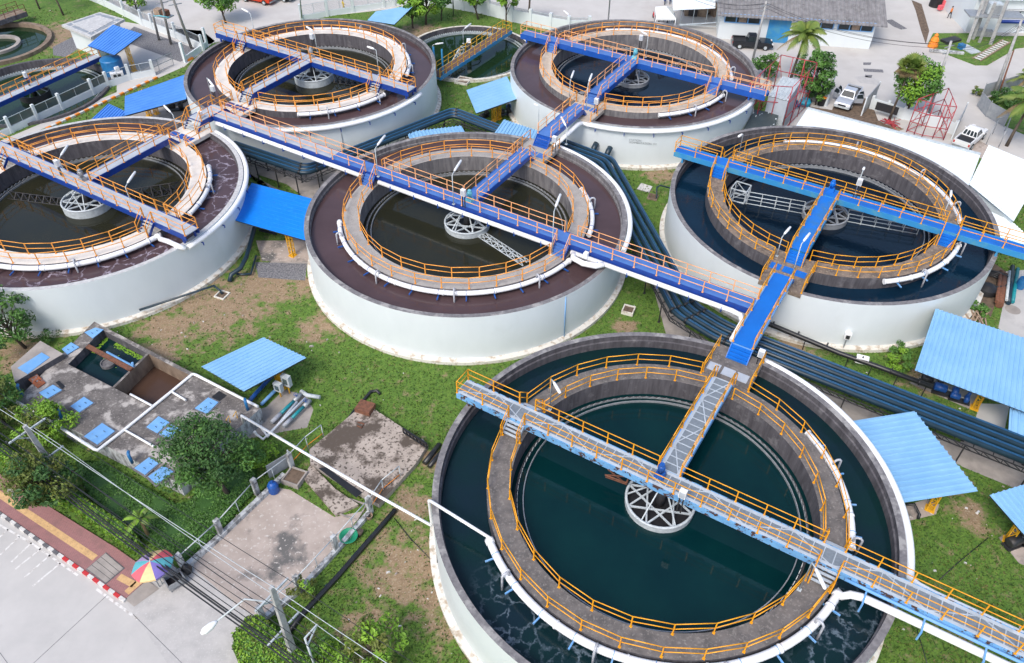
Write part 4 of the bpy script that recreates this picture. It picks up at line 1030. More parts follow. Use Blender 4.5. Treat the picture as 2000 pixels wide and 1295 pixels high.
# ------------------------------------------------------------------ settling box, bottom left
BZ = 1.5
P, Q, RR, SS = [at(a, b, BZ) for a, b in ((30, 783), (349, 942), (509, 797), (184, 628))]
def bx(a, b, z): 
    q = P.lerp(Q, a).lerp(SS.lerp(RR, a), b); return Vector((q.x, q.y, z))
def inv(px, z=BZ):
    w = at(px[0], px[1], z); a = b = .5
    for _ in range(30):
        q = bx(a, b, z); e = w - q; da = bx(a + .01, b, z) - q; db = bx(a, b + .01, z) - q
        det = da.x * db.y - da.y * db.x
        a += .01 * (e.x * db.y - e.y * db.x) / det; b += .01 * (da.x * e.y - da.y * e.x) / det
    return a, b
sb = thing('settling_box', 'large weathered concrete settling box with blue hatches', 'concrete tank', (bx(.5, .5, 0)), ROT)
PAVED.append([(p.x, p.y) for p in (P, Q, RR, SS)])
ba = [inv(q) for q in ((136.5, 708), (219, 654), (291, 694), (214, 753))]; bb_ = [inv(q) for q in ((215, 755.5), (296.6, 695), (375, 734.5), (291, 797))]
a0, b0, b1 = min(ba[0][0], ba[1][0]), min(ba[0][1], ba[3][1]), max(ba[1][1], ba[2][1])
a1, a2, a3 = (ba[2][0] + ba[3][0]) / 2, (bb_[0][0] + bb_[1][0]) / 2, (bb_[2][0] + bb_[3][0]) / 2
w = MB()
for poly in ([(0, 0), (1, 0), (1, b0), (0, b0)], [(0, b0), (a0, b0), (a0, 1), (0, 1)], [(a0, b1), (1, b1), (1, 1), (a0, 1)], [(a3, b0), (1, b0), (1, b1), (a3, b1)], [(a1, b0), (a2, b0), (a2, b1), (a1, b1)]):
    w.prism([bx(a, b, 0)[:2] for a, b in poly], -.1 if poly[0][0] != a1 else -1.5, BZ, 0, 1)
w.build('wall', ['weathered', 'tank_roof'], sb)
def hole(aa, ab, zb, mat, name):
    m = MB(); c = [bx(aa, b0, 0), bx(ab, b0, 0), bx(ab, b1, 0), bx(aa, b1, 0)]
    for i in range(4):
        p, q = c[i], c[(i + 1) % 4]; ins = (sum(c, Vector()) / 4 - (p + q) / 2).normalized() * .004
        m.quad(p + ins + Vector((0, 0, zb - .3)), q + ins + Vector((0, 0, zb - .3)), q + ins + Vector((0, 0, BZ - .003)), p + ins + Vector((0, 0, BZ - .003)))
    m.build('basin_wall', mat, sb)
    MB().quad(*[q + Vector((0, 0, zb)) for q in c]).build(name, 'channel_water' if name == 'duckweed_water' else 'sludge_water', sb)
hole(a0, a1, .75, 'conc_dark', 'duckweed_water'); hole(a2, a3, .12, 'brown_conc', 'sludge_water')
dw = MB()
for i in range(420):
    t = rng.random()
    if t < .6: a, b = a0 + (a1 - a0) * (.25 + .75 * rng.random()), b1 - (b1 - b0) * (.02 + .1 * rng.random() ** 2)
    elif t < .85: a, b = a0 + (a1 - a0) * (.02 + .06 * rng.random()), b0 + (b1 - b0) * (.55 + .45 * rng.random())
    else: a, b = a0 + (a1 - a0) * (.45 + .15 * rng.gauss(0, .5)), b0 + (b1 - b0) * (.62 + .06 * rng.gauss(0, 1))
    q = bx(min(a1 - .003, max(a0 + .003, a)), min(b1 - .004, max(b0 + .004, b)), .756); r = .03 + .05 * rng.random(); dw.disc(q, r, .756 + .004 * rng.random(), 5)
o = dw.build('duckweed', 'leaf_lime', sb); o['kind'] = 'stuff'
def hatch(px, label, mat='hatch_blue', z=BZ, lip=True):
    c = [at(a, b, z + .08) for a, b in px]; g = sum(c, Vector()) / 4
    root = thing('hatch', label, 'hatch cover', (g.x, g.y, z), 0, 'steel hatch covers on the concrete box')
    if lip:
        MB().prism([(g + (q - g) * 1.22)[:2] for q in c], z - .05, z + .05).build('hatch_frame', 'conc_mid', root)
    MB().prism([q[:2] for q in c], z + .05, z + .10).build('lid', mat, root)
    h = MB()
    for f in (.3, .7):
        p = c[0].lerp(c[1], f).lerp(c[3].lerp(c[2], f), .5 if f < .5 else .55); p.z = z + .1; h.tube([p, p + Vector((0, 0, .06)), p + UU * .14 + Vector((0, 0, .06)), p + UU * .14], .015, 5)
    h.build('handle', 'dark_steel', root)
k_ = lambda pts: [(a / 3.81, 640 + b / 3.81) for a, b in pts]
hatch(k_([(290, 485), (395, 425), (460, 465), (350, 530)]), 'blue hatch slid aside from a dark opening')
hatch(k_([(525, 585), (625, 515), (695, 560), (590, 630)]), 'blue hatch alone in the middle of the concrete box')
hatch(k_([(625, 810), (760, 710), (855, 770), (725, 870)]), 'largest blue hatch in the corner of the white edge pipes')
hatch(k_([(1090, 740), (1180, 660), (1260, 705), (1170, 785)]), 'blue hatch with a bare brown patch')
hatch(k_([(1185, 792), (1275, 722), (1350, 762), (1262, 832)]), 'blue hatch half under the tree beside the one with a bare patch')
hatch(k_([(1450, 600), (1550, 520), (1625, 555), (1540, 640)]), 'pale blue hatch by an open slot near the pump shed')
hatch(k_([(1000, 1045), (1110, 965), (1180, 1010), (1080, 1095)]), 'blue hatch nearest the outer corner vent')
hatch(k_([(1103, 1108), (1215, 1028), (1290, 1072), (1165, 1165)]), 'blue hatch at the lowest corner under the tree')
hatch(k_([(630, 35), (710, 0), (770, 15), (690, 80)]), 'worn blue plate at the top corner of the concrete box', lip=False)
hatch(k_([(460, 160), (530, 110), (590, 145), (500, 200)]), 'rust stained blue plate on the narrow strip beside the duckweed basin', lip=False)
hatch(k_([(210, 385), (270, 340), (340, 410), (280, 450)]), 'orange rusted plate lying by the dark wall', 'hatch_rust', lip=False)
o = MB().quad(*[(p.x, p.y, BZ + .055) for p in [at(a, b, BZ) for a, b in k_([(415, 410), (440, 398), (485, 440), (462, 462)])]]).build('opening', 'black', sb)
o = MB().quad(*[(p.x, p.y, BZ + .004) for p in [at(a, b, BZ) for a, b in k_([(1570, 520), (1630, 470), (1690, 505), (1625, 556)])]]).build('opening', 'black', sb)
LB = [at(a, b, 2.0) for a, b in k_([(80, 290), (300, 97), (470, 195), (110, 405)])]
lb = thing('concrete_block', 'raised concrete block with blue cover at the left of the settling box', 'concrete tank', sum(LB, Vector()) / 4 * 1)
MB().prism([p[:2] for p in LB], -.1, 2.0, 0, 1).build('wall', ['conc_dark', 'pad_conc'], lb)
MB().prism([at(a, b, 2.03)[:2] for a, b in k_([(130, 300), (310, 185), (370, 220), (205, 345)])], 2.0, 2.04).build('cover_plate', 'girder_sky', lb)
ep = thing('edge_pipe', 'white pipe network laid on the concrete settling box', 'pipe', at(30, 783, BZ + .1))
def onbox(pts, z=BZ + .12): return [at(a, b, z) for a, b in k_(pts)]
MB().tube(onbox([(115, 545), (390, 705), (700, 905), (725, 913), (750, 895), (930, 757), (1280, 472), (1425, 352), (1440, 346), (1460, 352), (1920, 588)]), .11, 8).build('pipe_run', 'white_pipe', ep)
for l in ([(930, 762), (1150, 887)], [(1280, 478), (1382, 540)], [(970, 495), (1130, 580)], [(395, 708), (480, 655), (492, 660)]): MB().tube(onbox(l), .085, 8).build('branch_pipe', 'white_pipe', ep)
for (a, b), lab in (((470, 690), 'blue vent pipe at the left edge of the concrete box'), ((985, 1005), 'blue vent pipe near the lowest hatches'), ((1845, 612), 'blue vent pipe by the pump shed corner'), ((165, 505), 'teal vent pipe stub hidden by bushes')):
    p = at(a / 3.81, 640 + b / 3.81, BZ); pipe(lab, [p, p + Vector((0, 0, .75)), p + Vector((-.05, .1, .85)), p + Vector((-.1, .3, .85))], .11, 'stripe_blue', grp='vent pipes on the concrete box')
o = MB()
a_, b_ = at(172, 678, BZ), at(258, 724, BZ); o.beam(a_ + Vector((0, 0, .1)), b_ + Vector((0, 0, .1)), .35, .15); tag(o.build('beam', ['rust']), 'rusty and blue beam spanning the duckweed basin', 'beam')
pipe('pale blue pipe on the beam over the duckweed basin', [a_.lerp(b_, .4) + Vector((.1, .25, .22)), b_ + Vector((.1, .25, .22)), b_ + Vector((.1, .25, .6))], .09, 'girder_sky')
c_ = at(212, 712, .75); tag(MB().lathe(c_, [(.55, .4), (.55, 1.0), (.47, 1.0), (.47, .4)], 28).disc(c_, .5, .9, 20).build('pot', ['conc_mid']), 'round concrete pot full of duckweed in the basin', 'pot')
# ladder on the box
ld = thing('ladder', 'yellow ladder leaning on the end of the concrete settling box', 'ladder', at(470, 862))
lm = MB()
for dx in (0, 14):
    lm.tube([at(468 + dx - 6, 866 - dx * .6, 0), at(455 + dx - 6, 822 - dx * .6, BZ + .1), at(453 + dx - 6, 812 - dx * .6, BZ + .7), at(447 + dx - 6, 822 - dx * .6, BZ + .3)], .035, 6)
lm.build('side_rail', 'yellow', ld)
rm = MB()
for i in range(6):
    f = i / 6 + .05
    rm.tube([at(468 - 6, 866, 0).lerp(at(455 - 6, 822, BZ + .1), f), at(482 - 6, 857.6, 0).lerp(at(469 - 6, 813.6, BZ + .1), f)], .025, 5)
rm.build('rung', 'yellow', ld)
# ------------------------------------------------------------------ yard, bottom left
def lowwall(label, base, posts, h=.35, ph=1.75, rails=(1.5,), mat='weathered'):
    B = [at(*q) for q in base]; root = thing('yard_fence', label, 'fence', B[0], 0, 'low concrete walls with pipe rails')
    m = MB()
    for i in range(len(B) - 1): m.beam(B[i] + Vector((0, 0, h / 2)), B[i + 1] + Vector((0, 0, h / 2)), .3, h)
    m.build('plinth', mat, root)
    up = Vector((0, 0, 1)); PP = [at(*q) for q in posts]; d = (B[-1] - B[0]); rz = math.atan2(d.y, d.x)
    for p in PP: MB().box(p + up * ph / 2, (.34, .24, ph), rz).build('post', mat, root)
    rl = MB()
    for i in range(len(PP) - 1):
        for hh in rails: rl.tube([PP[i] + up * hh, PP[i + 1] + up * hh], .04, 6)
        mid = PP[i].lerp(PP[i + 1], .5); rl.tube([mid + up * h, mid + up * rails[0]], .03, 6)
    rl.build('pipe_rail', 'pale_steel', root)
    return root
lowwall('weathered low wall with pipe rail between the hedge garden and the concrete drive', [(360, 1114), (434, 1048), (520, 966), (556, 930)], [(361, 1113), (434, 1046), (504, 967), (572, 917)])
lowwall('weathered low wall with pipe rail between the concrete drive and the patchy lawn', [(724, 1002), (658, 1078), (586, 1156), (506, 1218)], [(724, 1002), (658, 1077), (586, 1155), (516, 1214)], rails=(1.5,))
def railfence(label, base, h=1.5, mid=True, mat='pale_steel'):
    B = [at(*q) for q in base]; up = Vector((0, 0, 1)); root = thing('pipe_fence', label, 'fence', B[0], 0)
    m = MB()
    for p in B: m.tube([p, p + up * h], .035, 6)
    m.build('post', mat, root); m = MB()
    for i in range(len(B) - 1): m.tube([B[i] + up * h, B[i + 1] + up * h], .035, 6)
    m.build('top_rail', mat, root)
    if mid:
        m = MB()
        for i in range(len(B) - 1): m.tube([B[i] + up * .6, B[i + 1] + up * .6], .03, 6)
        m.build('lower_rail', 'orange_paint', root)
railfence('grey pipe fence with orange lower rail beside the litter strewn slab', [(574, 912), (603, 880), (633, 857)])
railfence('grey pipe fence with pink rail at the corner of the litter strewn slab', [(726, 1000), (750, 964), (783, 937)])
p = at(556, 925); tag(MB().beam(p + Vector((-.9, -.5, .8)), p + Vector((.5, .75, .8)), .06, 1.3).build('metal_sheet', 'net_grey'), 'plain grey metal panel leaning by the weathered wall post', 'panel')
SL = slabm('litter_slab', [(713, 787), (836, 868), (812, 905), (740, 985), (690, 955), (606, 905), (604, 878)], .45, ['pad_conc', 'debris_slab'], 'concrete slab strewn with dark litter between lawn and drive', 'slab')
for pl in SL.data.polygons: pl.material_index = 1 if abs(pl.normal.z) > .9 else 0
slabm('litter_slab', [(606, 905), (594, 935), (655, 1005), (700, 985), (655, 955)], .25, ['debris_slab'], 'lower narrow concrete slab beside the overgrown trench', 'slab')
o = MB().quad(*[(p.x, p.y, .46) for p in [at(a, b, .45) for a, b in ((622, 915), (636, 912), (708, 962), (696, 972))]]).build('trench', 'black'); tag(o, 'dark overgrown trench along the litter strewn slab', 'trench')
p = at(714, 800, .45); m = MB().box(p + Vector((0, 0, .2)), (1.2, 1.0, .4), ROT + R(10)); tag(m.build('rusty_box', 'rust'), 'rusty steel box at the top corner of the littered slab', 'box')
p = at(698, 832, .45); tag(MB().tube([p + Vector((0, 0, .03)), p + Vector((0, 0, .03)) + UU * .4, p + VV * .4 + UU * .3, p + VV * .3 - UU * .2], .06, 6).build('hose', 'rust'), 'rusty coil lying on the littered slab', 'hose')
m = MB(); a, b = at(788, 845, .45), at(834, 875, .45)
m.beam(a + Vector((0, 0, .45)), b + Vector((0, 0, .45)), .12); m.beam(a, b, .1)
for i in range(8): q = a.lerp(b, i / 7); m.beam(q, q + Vector((0, 0, .45)), .08)
tag(m.build('broken_screen', 'black'), 'black broken screen frame lying on the slab edge', 'screen')
pipe('black hose bending along the edge of the littered slab', [at(742, 770, .1), at(736, 763, .15), at(724, 765, .15), at(690, 805, .12), at(660, 845, .1), at(640, 870, .1)], .12, 'pipe_black')
pipe('upper of two dark pipes ending near the nearest tank wall', [at(829, 905, .15), at(858, 868, .15)], .2, 'pipe_black')
pipe('lower of two dark pipes ending near the nearest tank wall', [at(838, 912, .15), at(864, 880, .15)], .16, 'pipe_black')
pipe('dark pipe along the outside of the low wall on the patchy lawn', [at(772, 996, .15), at(725, 1050, .15), at(660, 1125, .15), at(590, 1200, .15), at(560, 1240, .15)], .17, 'pipe_black')
pipe('blue hose beside the dark pipe on the patchy lawn', [at(716, 1056, .06), at(690, 1085, .06), at(655, 1128, .06), at(636, 1145, .06)], .06, 'stripe_blue')
wz = 2.1
pp = [at(464, 812, 2.0), at(476, 820, 2.15), at(838, 1022, wz)]
root = thing('water_pipe', 'long white pipe from the settling box across the yard into the nearest tank', 'pipe', pp[0])
MB().tube([at(476, 826, 1.5), at(472, 812, 2.2), at(720, 958, 2.2), at(842, 1026, 2.2), at(843, 1020, 2.6), at(838, 978, 4.95), at(842, 979, 5.0)], .1, 8).build('pipe_run', 'white_pipe', root)
MB().tube([at(840, 978, 5.0), at(962, 1054, 4.75)], .1, 8).build('pipe_run', 'white_pipe', root)
q = at(572, 917); MB().beam(q, q + Vector((0, 0, 2.1)), .08).build('support_post', 'pale_steel', root)
vp = thing('valve_manifold', 'pale pipes and valves with teal sleeves on the sandy patch by the pump shed', 'pipe', at(565, 800))
for i, (a, b) in enumerate((((530, 825), (588, 770)), ((553, 833), (606, 782)))):
    p, q = at(*a, .35), at(*b, .35); MB().tube([p, p.lerp(q, .3)], .16, 8).build('fitting', 'grey_pipe', vp); MB().tube([p.lerp(q, .3), p.lerp(q, .75)], .13, 8).build('sleeve', 'teal' if i < 2 else 'grey_pipe', vp)
    MB().tube([p.lerp(q, .75), q], .18, 8).build('valve', 'steel', vp)
    h = MB(); m_q = p.lerp(q, .85); h.tube([m_q, m_q + Vector((0, 0, .45))], .03, 6); h.tube([m_q + Vector((.15 * cos(t * .8), .15 * sin(t * .8), .45)) for t in range(8)], .02, 5, closed=True); h.build('hand_wheel', 'motor_blue', vp)
MB().tube([at(588, 764, .4), at(600, 772, .4), at(625, 776, .4)], .16, 8).build('header', 'pale_steel', vp)
for a, b, c2 in (((512, 838), (523, 853), (580, 785)), ((500, 848), (514, 858), (596, 778))):
    MB().tube([at(a[0] - 3, a[1] - 5, .6), at(*a, .3), at(*b, .3), at(*c2, .3)], .1, 8).build('branch_pipe', 'white_pipe', vp)
def panelbox(px, label, h0, s):
    p = at(*px); root = thing('electrical_cabinet', label, 'control box', p, R(-60), 'grey control panels by the pump shed')
    MB().beam(p, p + Vector((0, 0, h0)), .08).build('post', 'yellow', root)
    q = p + Vector((0, 0, h0 + s[2] / 2)); MB().box(q, s, R(-25)).build('cabinet', 'pale_steel', root)
    d = Vector((sin(R(-25)), -cos(R(-25)), 0)); MB().box(q + d * (s[1] / 2 + .012), (s[0] * .55, .02, s[2] * .55), R(-25)).build('glass_door', 'glass_grey', root)
panelbox((566, 768), 'taller grey control panel with small window under the pump shed corner', .9, (.7, .35, 1.0)); panelbox((549, 775), 'shorter grey control panel with small window under the pump shed corner', .7, (.65, .35, .8))
pipe('deep blue pipe under the sky blue roof beside the settling box', [at(482, 790, .4), at(500, 768, .4), at(528, 738, .4), at(545, 722, .4)], .16, 'motor_blue')
pipe('pale blue valve pipe beside the deep blue pipe', [at(510, 790, .35), at(540, 760, .35), at(556, 745, .35)], .13, 'girder_sky')
p = at(536, 960); wb = thing('water_drum', 'deep blue plastic can standing on the drive corner', 'drum', p)
MB().lathe(p, [(.0, 0), (.32, .0), (.36, .08), (.36, .7), (.26, .9), (.12, .98), (.12, 1.05), (0, 1.05)], 20).build('body', 'motor_blue', wb); MB().lathe(p, [(0, 1.05), (.09, 1.05), (.09, 1.12), (0, 1.12)], 12).build('cap', 'motor_blue', wb)
drain((577, 937), 'square concrete drain box near the deep blue can', .45, 1.2, 'pad_conc')
drain((690, 996), 'square drain frame set in the brown floor by the weathered post', .1, 1.3, 'pad_conc')
# things in the weeds along the wall
p = at(682, 1052); m = MB().lathe(p, [(.1, 0), (.45, .2), (.6, .35), (.55, .36), (.1, .1)], 18); tag(m.build('barrow_tray', 'green_plastic'), 'green tub lying in weeds along the low wall', 'tub')
p = at(700, 1046); tag(MB().tube([p, p + Vector((.2, .1, .45))], .18, 10).build('stump', 'bark'), 'grey cut stump in weeds along the low wall', 'stump')
p = at(722, 1012); tag(MB().lathe(p, [(.18, 0), (.24, .35), (.2, .35), (.15, .05)], 14).build('pot', 'timber'), 'brown flower pot at the foot of the weathered wall', 'pot')
# umbrella and cart
p = at(302, 1122); zt_u = 2.55
um = thing('sun_umbrella', 'big umbrella in faded rainbow segments at the end of the pavement', 'umbrella', p)
cz = [at(293, 1096, zt_u)][0]; ctr = Vector((cz.x, cz.y, zt_u)); RU = 1.22
cols = ['um_red', 'um_teal', 'um_vio', 'um_yel', 'um_red', 'um_teal', 'um_lil', 'um_yel']
m = MB(); tilt = Vector((.12, -.16, 0))
for i in range(8):
    a, b = R(75 - 45 * i), R(75 - 45 * (i + 1)); rows = []
    for rr in (0, .35, .7, 1):
        row = []
        for f in (0, .33, .67, 1):
            t = a + (b - a) * f; sag = 1 - .05 * sin(pi * f) * rr
            x_, y_ = RU * rr * sag * cos(t), RU * rr * sag * sin(t)
            row.append(ctr + Vector((x_, y_, -.48 * rr ** 1.7 + tilt.x * x_ + tilt.y * y_)))
        rows.append(row)
    for j in range(3):
        for k in range(3): m.add([rows[j][k], rows[j][k + 1], rows[j + 1][k + 1], rows[j + 1][k]], [(0, 1, 2, 3)], i, True)
    m.add([rows[3][k] for k in range(4)] + [rows[3][k] - Vector((0, 0, .12)) for k in range(4)], [(0, 1, 5, 4), (1, 2, 6, 5), (2, 3, 7, 6)], i)
m.build('canopy', cols, um)
MB().tube([(ctr.x, ctr.y, 0), (ctr.x, ctr.y, zt_u + .12)], .03, 8).build('pole', 'pale_steel', um)
def stall_table(px, label, sz, h, rz, mat):
    p = at(*px); root = thing('stall_table', label, 'table', p, rz); MB().box(p + Vector((0, 0, h)), (sz[0], sz[1], .06), rz).build('tabletop', mat, root)
    d, e = Vector((cos(rz), sin(rz), 0)), Vector((-sin(rz), cos(rz), 0))
    for a, b in ((-1, -1), (1, -1), (1, 1), (-1, 1)): MB().beam(p + d * a * (sz[0] / 2 - .06) + e * b * (sz[1] / 2 - .06), p + d * a * (sz[0] / 2 - .06) + e * b * (sz[1] / 2 - .06) + Vector((0, 0, h)), .06).build('leg', 'steel', root)
stall_table((326, 1128), 'grey plank table beside the rainbow umbrella', (1.3, .8), .75, R(40), 'steel')
p = at(345, 1140); bxr = R(40); m = MB()
d, e = Vector((cos(bxr), sin(bxr), 0)), Vector((-sin(bxr), cos(bxr), 0))
for a, b, w, l in ((.5, 0, .08, .8), (-.5, 0, .08, .8), (0, .4, 1.0, .08), (0, -.4, 1.0, .08)): m.box(p + d * a + e * b + Vector((0, 0, .5)), (w, l, .4), bxr)
cart = thing('cart', 'open metal food cart frame by the weathered wall end', 'cart', p); m.build('bin', 'steel', cart); MB().box(p + Vector((0, 0, .34)), (1, .8, .06), bxr).build('tray', 'black', cart)
for a, b in ((-1, -1), (1, -1), (1, 1), (-1, 1)): MB().beam(p + d * a * .45 + e * b * .36, p + d * a * .45 + e * b * .36 + Vector((0, 0, .35)), .06).build('leg', 'steel', cart)
p = at(367, 1117); tag(MB().lathe(p, [(0, 0), (.28, .05), (.34, .35), (.2, .65), (.06, .8), (0, .85)], 12).build('rubbish_bag', 'black'), 'black rubbish bag against the weathered wall end', 'bag')
# ------------------------------------------------------------------ utility poles and wires, bottom left
def upole(label, bpx, tpx, hgt, w=.32, armdir=None, arms=(0.93, .62), alen=1.6, ins=True, mat='cast_conc'):
    p = at(*bpx); 
    q = at(tpx[0], tpx[1], hgt); root = thing('power_pole', label, 'utility pole', p, 0, 'concrete power poles')
    q = Vector((q.x, q.y, hgt)); d = (q - p)
    m = MB(); up = Vector((0, 0, 1)); a = armdir.normalized(); s = Vector((-a.y, a.x, 0)); vs = []
    for e, k in ((p, 1.0), (q, .62)):
        for i, j in ((-1, -1), (1, -1), (1, 1), (-1, 1)): vs.append(e + a * i * w / 2 * k + s * j * w * .36 * k)
    m.add(vs, [(3, 2, 1, 0), (4, 5, 6, 7), (0, 1, 5, 4), (1, 2, 6, 5), (2, 3, 7, 6), (3, 0, 4, 7)]); m.build('pole', mat, root)
    ends = []
    for f in arms:
        c = p.lerp(q, f) + s * .2
        m = MB(); m.beam(c - a * alen, c + a * alen, .1, .1); m.beam(c - a * alen * .6, c - Vector((0, 0, .7)), .06); m.build('crossarm', 'pale_steel', root)
        for k in (-.9, -.45, .9):
            e = c + a * alen * k + Vector((0, 0, .08)); ends.append(e)
            if ins and f == arms[0]: MB().lathe(e, [(.05, 0), (.14, .04), (.12, .1), (.15, .14), (.12, .2), (.14, .24), (.06, .32), (0, .33)], 12).build('insulator', 'insulator', root)
    return root, p, q, a, s
AD = at(190, 905, 5) - at(50, 870, 5); AD = Vector((.79, .61, 0))
LD = (at(577, 1288) - at(125, 945)); LD.z = 0; LD.normalize(); AD = Vector((-LD.y, LD.x, 0))
pole1 = upole('concrete power pole in the hedge near the pink pavement', (128, 948), (48.5, 831.6), 6.0, .42, AD, (.9, .45), 1.25)
pole2 = upole('concrete power pole between the clipped hedge and the patchy lawn', (577, 1288), (530, 1146.6), 7.4, .42, AD, (.88, .42), 1.15)
p = at(632, 1262, 0); m = MB(); q = at(607, 1254, 4.5)
m = thing('pole_bracket', 'short steel bracket tower among lower wires', 'bracket', at(620, 1300)); mm = MB(); bq = at(625, 1330); mm.tube([bq, Vector((bq.x, bq.y, 5))], .06, 6); mm.beam(Vector((bq.x, bq.y, 5)), Vector((bq.x, bq.y, 5)) + AD * .9, .08); mm.beam(Vector((bq.x, bq.y, 4.2)), Vector((bq.x, bq.y, 5)) + AD * .9, .07); mm.build('frame', 'pale_steel', m)
def wire(label, pts, sag, r=.022, mat='pipe_black'):
    out = []
    for i in range(len(pts) - 1):
        p, q = Vector(pts[i]), Vector(pts[i + 1])
        for j in range(13 if i == len(pts) - 2 else 12):
            f = j / 12; out.append(p.lerp(q, f) - Vector((0, 0, sag * 4 * f * (1 - f))))
    return tag(MB().tube(out, r, 5, caps=False).build('power_line', mat), label, 'cable', 'power lines along the pavement')
(_, p1, q1, a1_, s1), (_, p2, q2, a2_, s2) = pole1, pole2
def span(off, f1, f2, label, sag=.35, r=.022, mat='pipe_black'):
    A = p1.lerp(q1, f1) + AD * off; B = p2.lerp(q2, f2) + AD * off
    d = B - A; wire(label, [A - d * 1.0, A, B, B + d * .9], sag, r, mat)
LW = 'dark power line strung parallel to the pavement between the two near concrete poles'
span(.05, 1.0, 1.0, 'pale top wire strung over the tips of the two near concrete poles', .25, .02, 'pale_steel')
span(1.15, .47, .44, 'pale wire strung nearest the settling box between the near poles', .3, .02, 'pale_steel')
for o, f in ((-1.1, .95), (-.5, .95), (1.0, .95), (-1.05, .5), (-.7, .49), (-.35, .47), (.35, .46)): span(o, f, f - .03, LW, .3, .026 if f < .6 else .018)
for o, f in ((-1.15, .43), (-.95, .42), (-.8, .41)): span(o, f, f - .01, 'thick black cable hung low in a bundle between the near concrete poles', .4, .045)
# street lamp over the drive
root = thing('street_lamp', 'street lamp head on a pale arm reaching over the concrete drive', 'street lamp', at(500, 1225))
b_ = p2.lerp(q2, .8); e_ = at(404, 1229, 5.6); f_ = at(478, 1170, 5.9)
MB().tube([b_, f_, e_.lerp(f_, .25)], .05, 7).build('arm', 'pale_steel', root); d_ = (e_ - f_).normalized(); g_ = e_.lerp(f_, .27)
MB().tube([g_, g_ + d_ * .12, g_ + d_ * .35, g_ + d_ * .75, g_ + d_ * .95], [.06, .12, .2, .2, .06], 12).build('lamp_head', 'white_pipe', root)
# ------------------------------------------------------------------ plants
def leafblob(mb, c, rx, rz_, n, size, mi=0, seed=None, squash=1.0, mats=1):
    g = seed or rng
    for _ in range(n):
        while True:
            x_, y_, z_ = g.uniform(-1, 1), g.uniform(-1, 1), g.uniform(-1, 1); d2 = x_ * x_ + y_ * y_ + z_ * z_
            if .12 < d2 < 1: break
        k = 1.0
        p = Vector((c[0] + x_ * rx * k, c[1] + y_ * rx * k, c[2] + z_ * rz_ * k))
        s = size * g.uniform(.6, 1.3)
        n_ = Vector((x_ * .7 + g.uniform(-.7, .7), y_ * .7 + g.uniform(-.7, .7), abs(z_) * .4 + g.uniform(.1, 1.0))).normalized()
        a = n_.orthogonal().normalized(); a = Matrix.Rotation(g.uniform(0, 6.28), 3, n_) @ a; b = n_.cross(a)
        mb.add([p - a * s, p - b * s * .45 + n_ * s * .1, p + a * s - n_ * s * .15, p + b * s * .45 + n_ * s * .1], [(0, 1, 2, 3)], g.randrange(mats) if mats > 1 else mi)
def tree(name, label, bpx, h, spread, leaves, mats=('leaf_mid', 'leaf_dark'), size=.16, clumps=26, trunk=.16, lean=(0, 0), low=.45, seed=1, group=None, droop=0, flat=.75, cs=.36):
    g = random.Random(seed); p = at(*bpx); root = thing(name, label, 'tree' if name != 'shrub' else 'shrub', p, 0, group)
    top = p + Vector((lean[0], lean[1], h * .8)); tr = MB()
    tr.tube([p, p.lerp(top, .3) + Vector((g.uniform(-.1, .1), g.uniform(-.1, .1), 0)), p.lerp(top, .6), top], [trunk, trunk * .8, trunk * .55, trunk * .15], 8)
    cr = MB(); per = max(8, leaves // clumps)
    for i in range(clumps):
        f = low + (1 - low) * (i + .5) / clumps
        ang = i * 2.4 + g.uniform(-.4, .4); rad = spread * (.25 + .75 * math.sqrt(g.random())) * (sin(pi * min(.93, (f - low) / (1 - low) * .85 + .12)) ** .6)
        c = p.lerp(top, f / .8 * .8) ; c = Vector((p.x + lean[0] * f, p.y + lean[1] * f, h * f)) + Vector((cos(ang) * rad, sin(ang) * rad, g.uniform(-.1, .25) * h * .2))
        st = p.lerp(top, max(.25, min(.95, f - .22)))
        tr.tube([st, st.lerp(c, .55) + Vector((0, 0, .08 * h)), c], [trunk * .38, trunk * .22, trunk * .08], 5)
        rr = spread * cs * g.uniform(.7, 1.25)
        leafblob(cr, c, rr, rr * flat, per, size, g.choice([0, 0, 1]) if len(mats) > 1 else 0, g)
        # mix of tones
    tr.build('trunk', 'bark', root)
    cr.build('crown', list(mats), root)
    return root
TG = 'small trees along the street wall'
tree('tree', 'dense dark green tree rising over the edge of the settling box', (448, 968), 5.6, 2.5, 7500, ('leaf_dark', 'leaf_mid', 'leaf_lime'), .13, 44, .17, (-1.4, .6), .42, 3, cs=.34)
tree('tree', 'sparse leafy tree in front of the foaming tank wall', (50, 680), 5.2, 2.3, 2600, ('leaf_mid', 'leaf_dark'), .17, 26, .14, (-1.2, .2), .3, 4, cs=.34)
tree('tree', 'olive green tree leaning over the pink pavement', (125, 985), 4.4, 1.9, 3600, ('leaf_olive', 'leaf_dark'), .14, 26, .12, (-.7, -.4), .4, 5, cs=.36)
tree('tree', 'bushy yellow green tree beside the concrete power pole', (108, 860), 3.2, 1.7, 3000, ('leaf_lime', 'leaf_olive'), .14, 22, .1, (0, 0), .3, 6)
tree('tree', 'yellow green tree at the left picture edge by the settling box', (12, 830), 4.2, 2.0, 3600, ('leaf_olive', 'leaf_mid'), .15, 24, .12, (0, 0), .3, 7)
tree('tree', 'young yellow green tree at the bottom edge on the patchy lawn', (730, 1310), 3.6, 1.9, 1900, ('leaf_lime', 'leaf_olive'), .15, 20, .06, (0, .3), .35, 8, cs=.3)
tree('tree', 'small bright tree in a square pit on the street corner', (441, 45), 5.0, 2.6, 2200, ('leaf_mid', 'leaf_lime'), .24, 24, .16, (-.3, 0), .5, 9, TG)
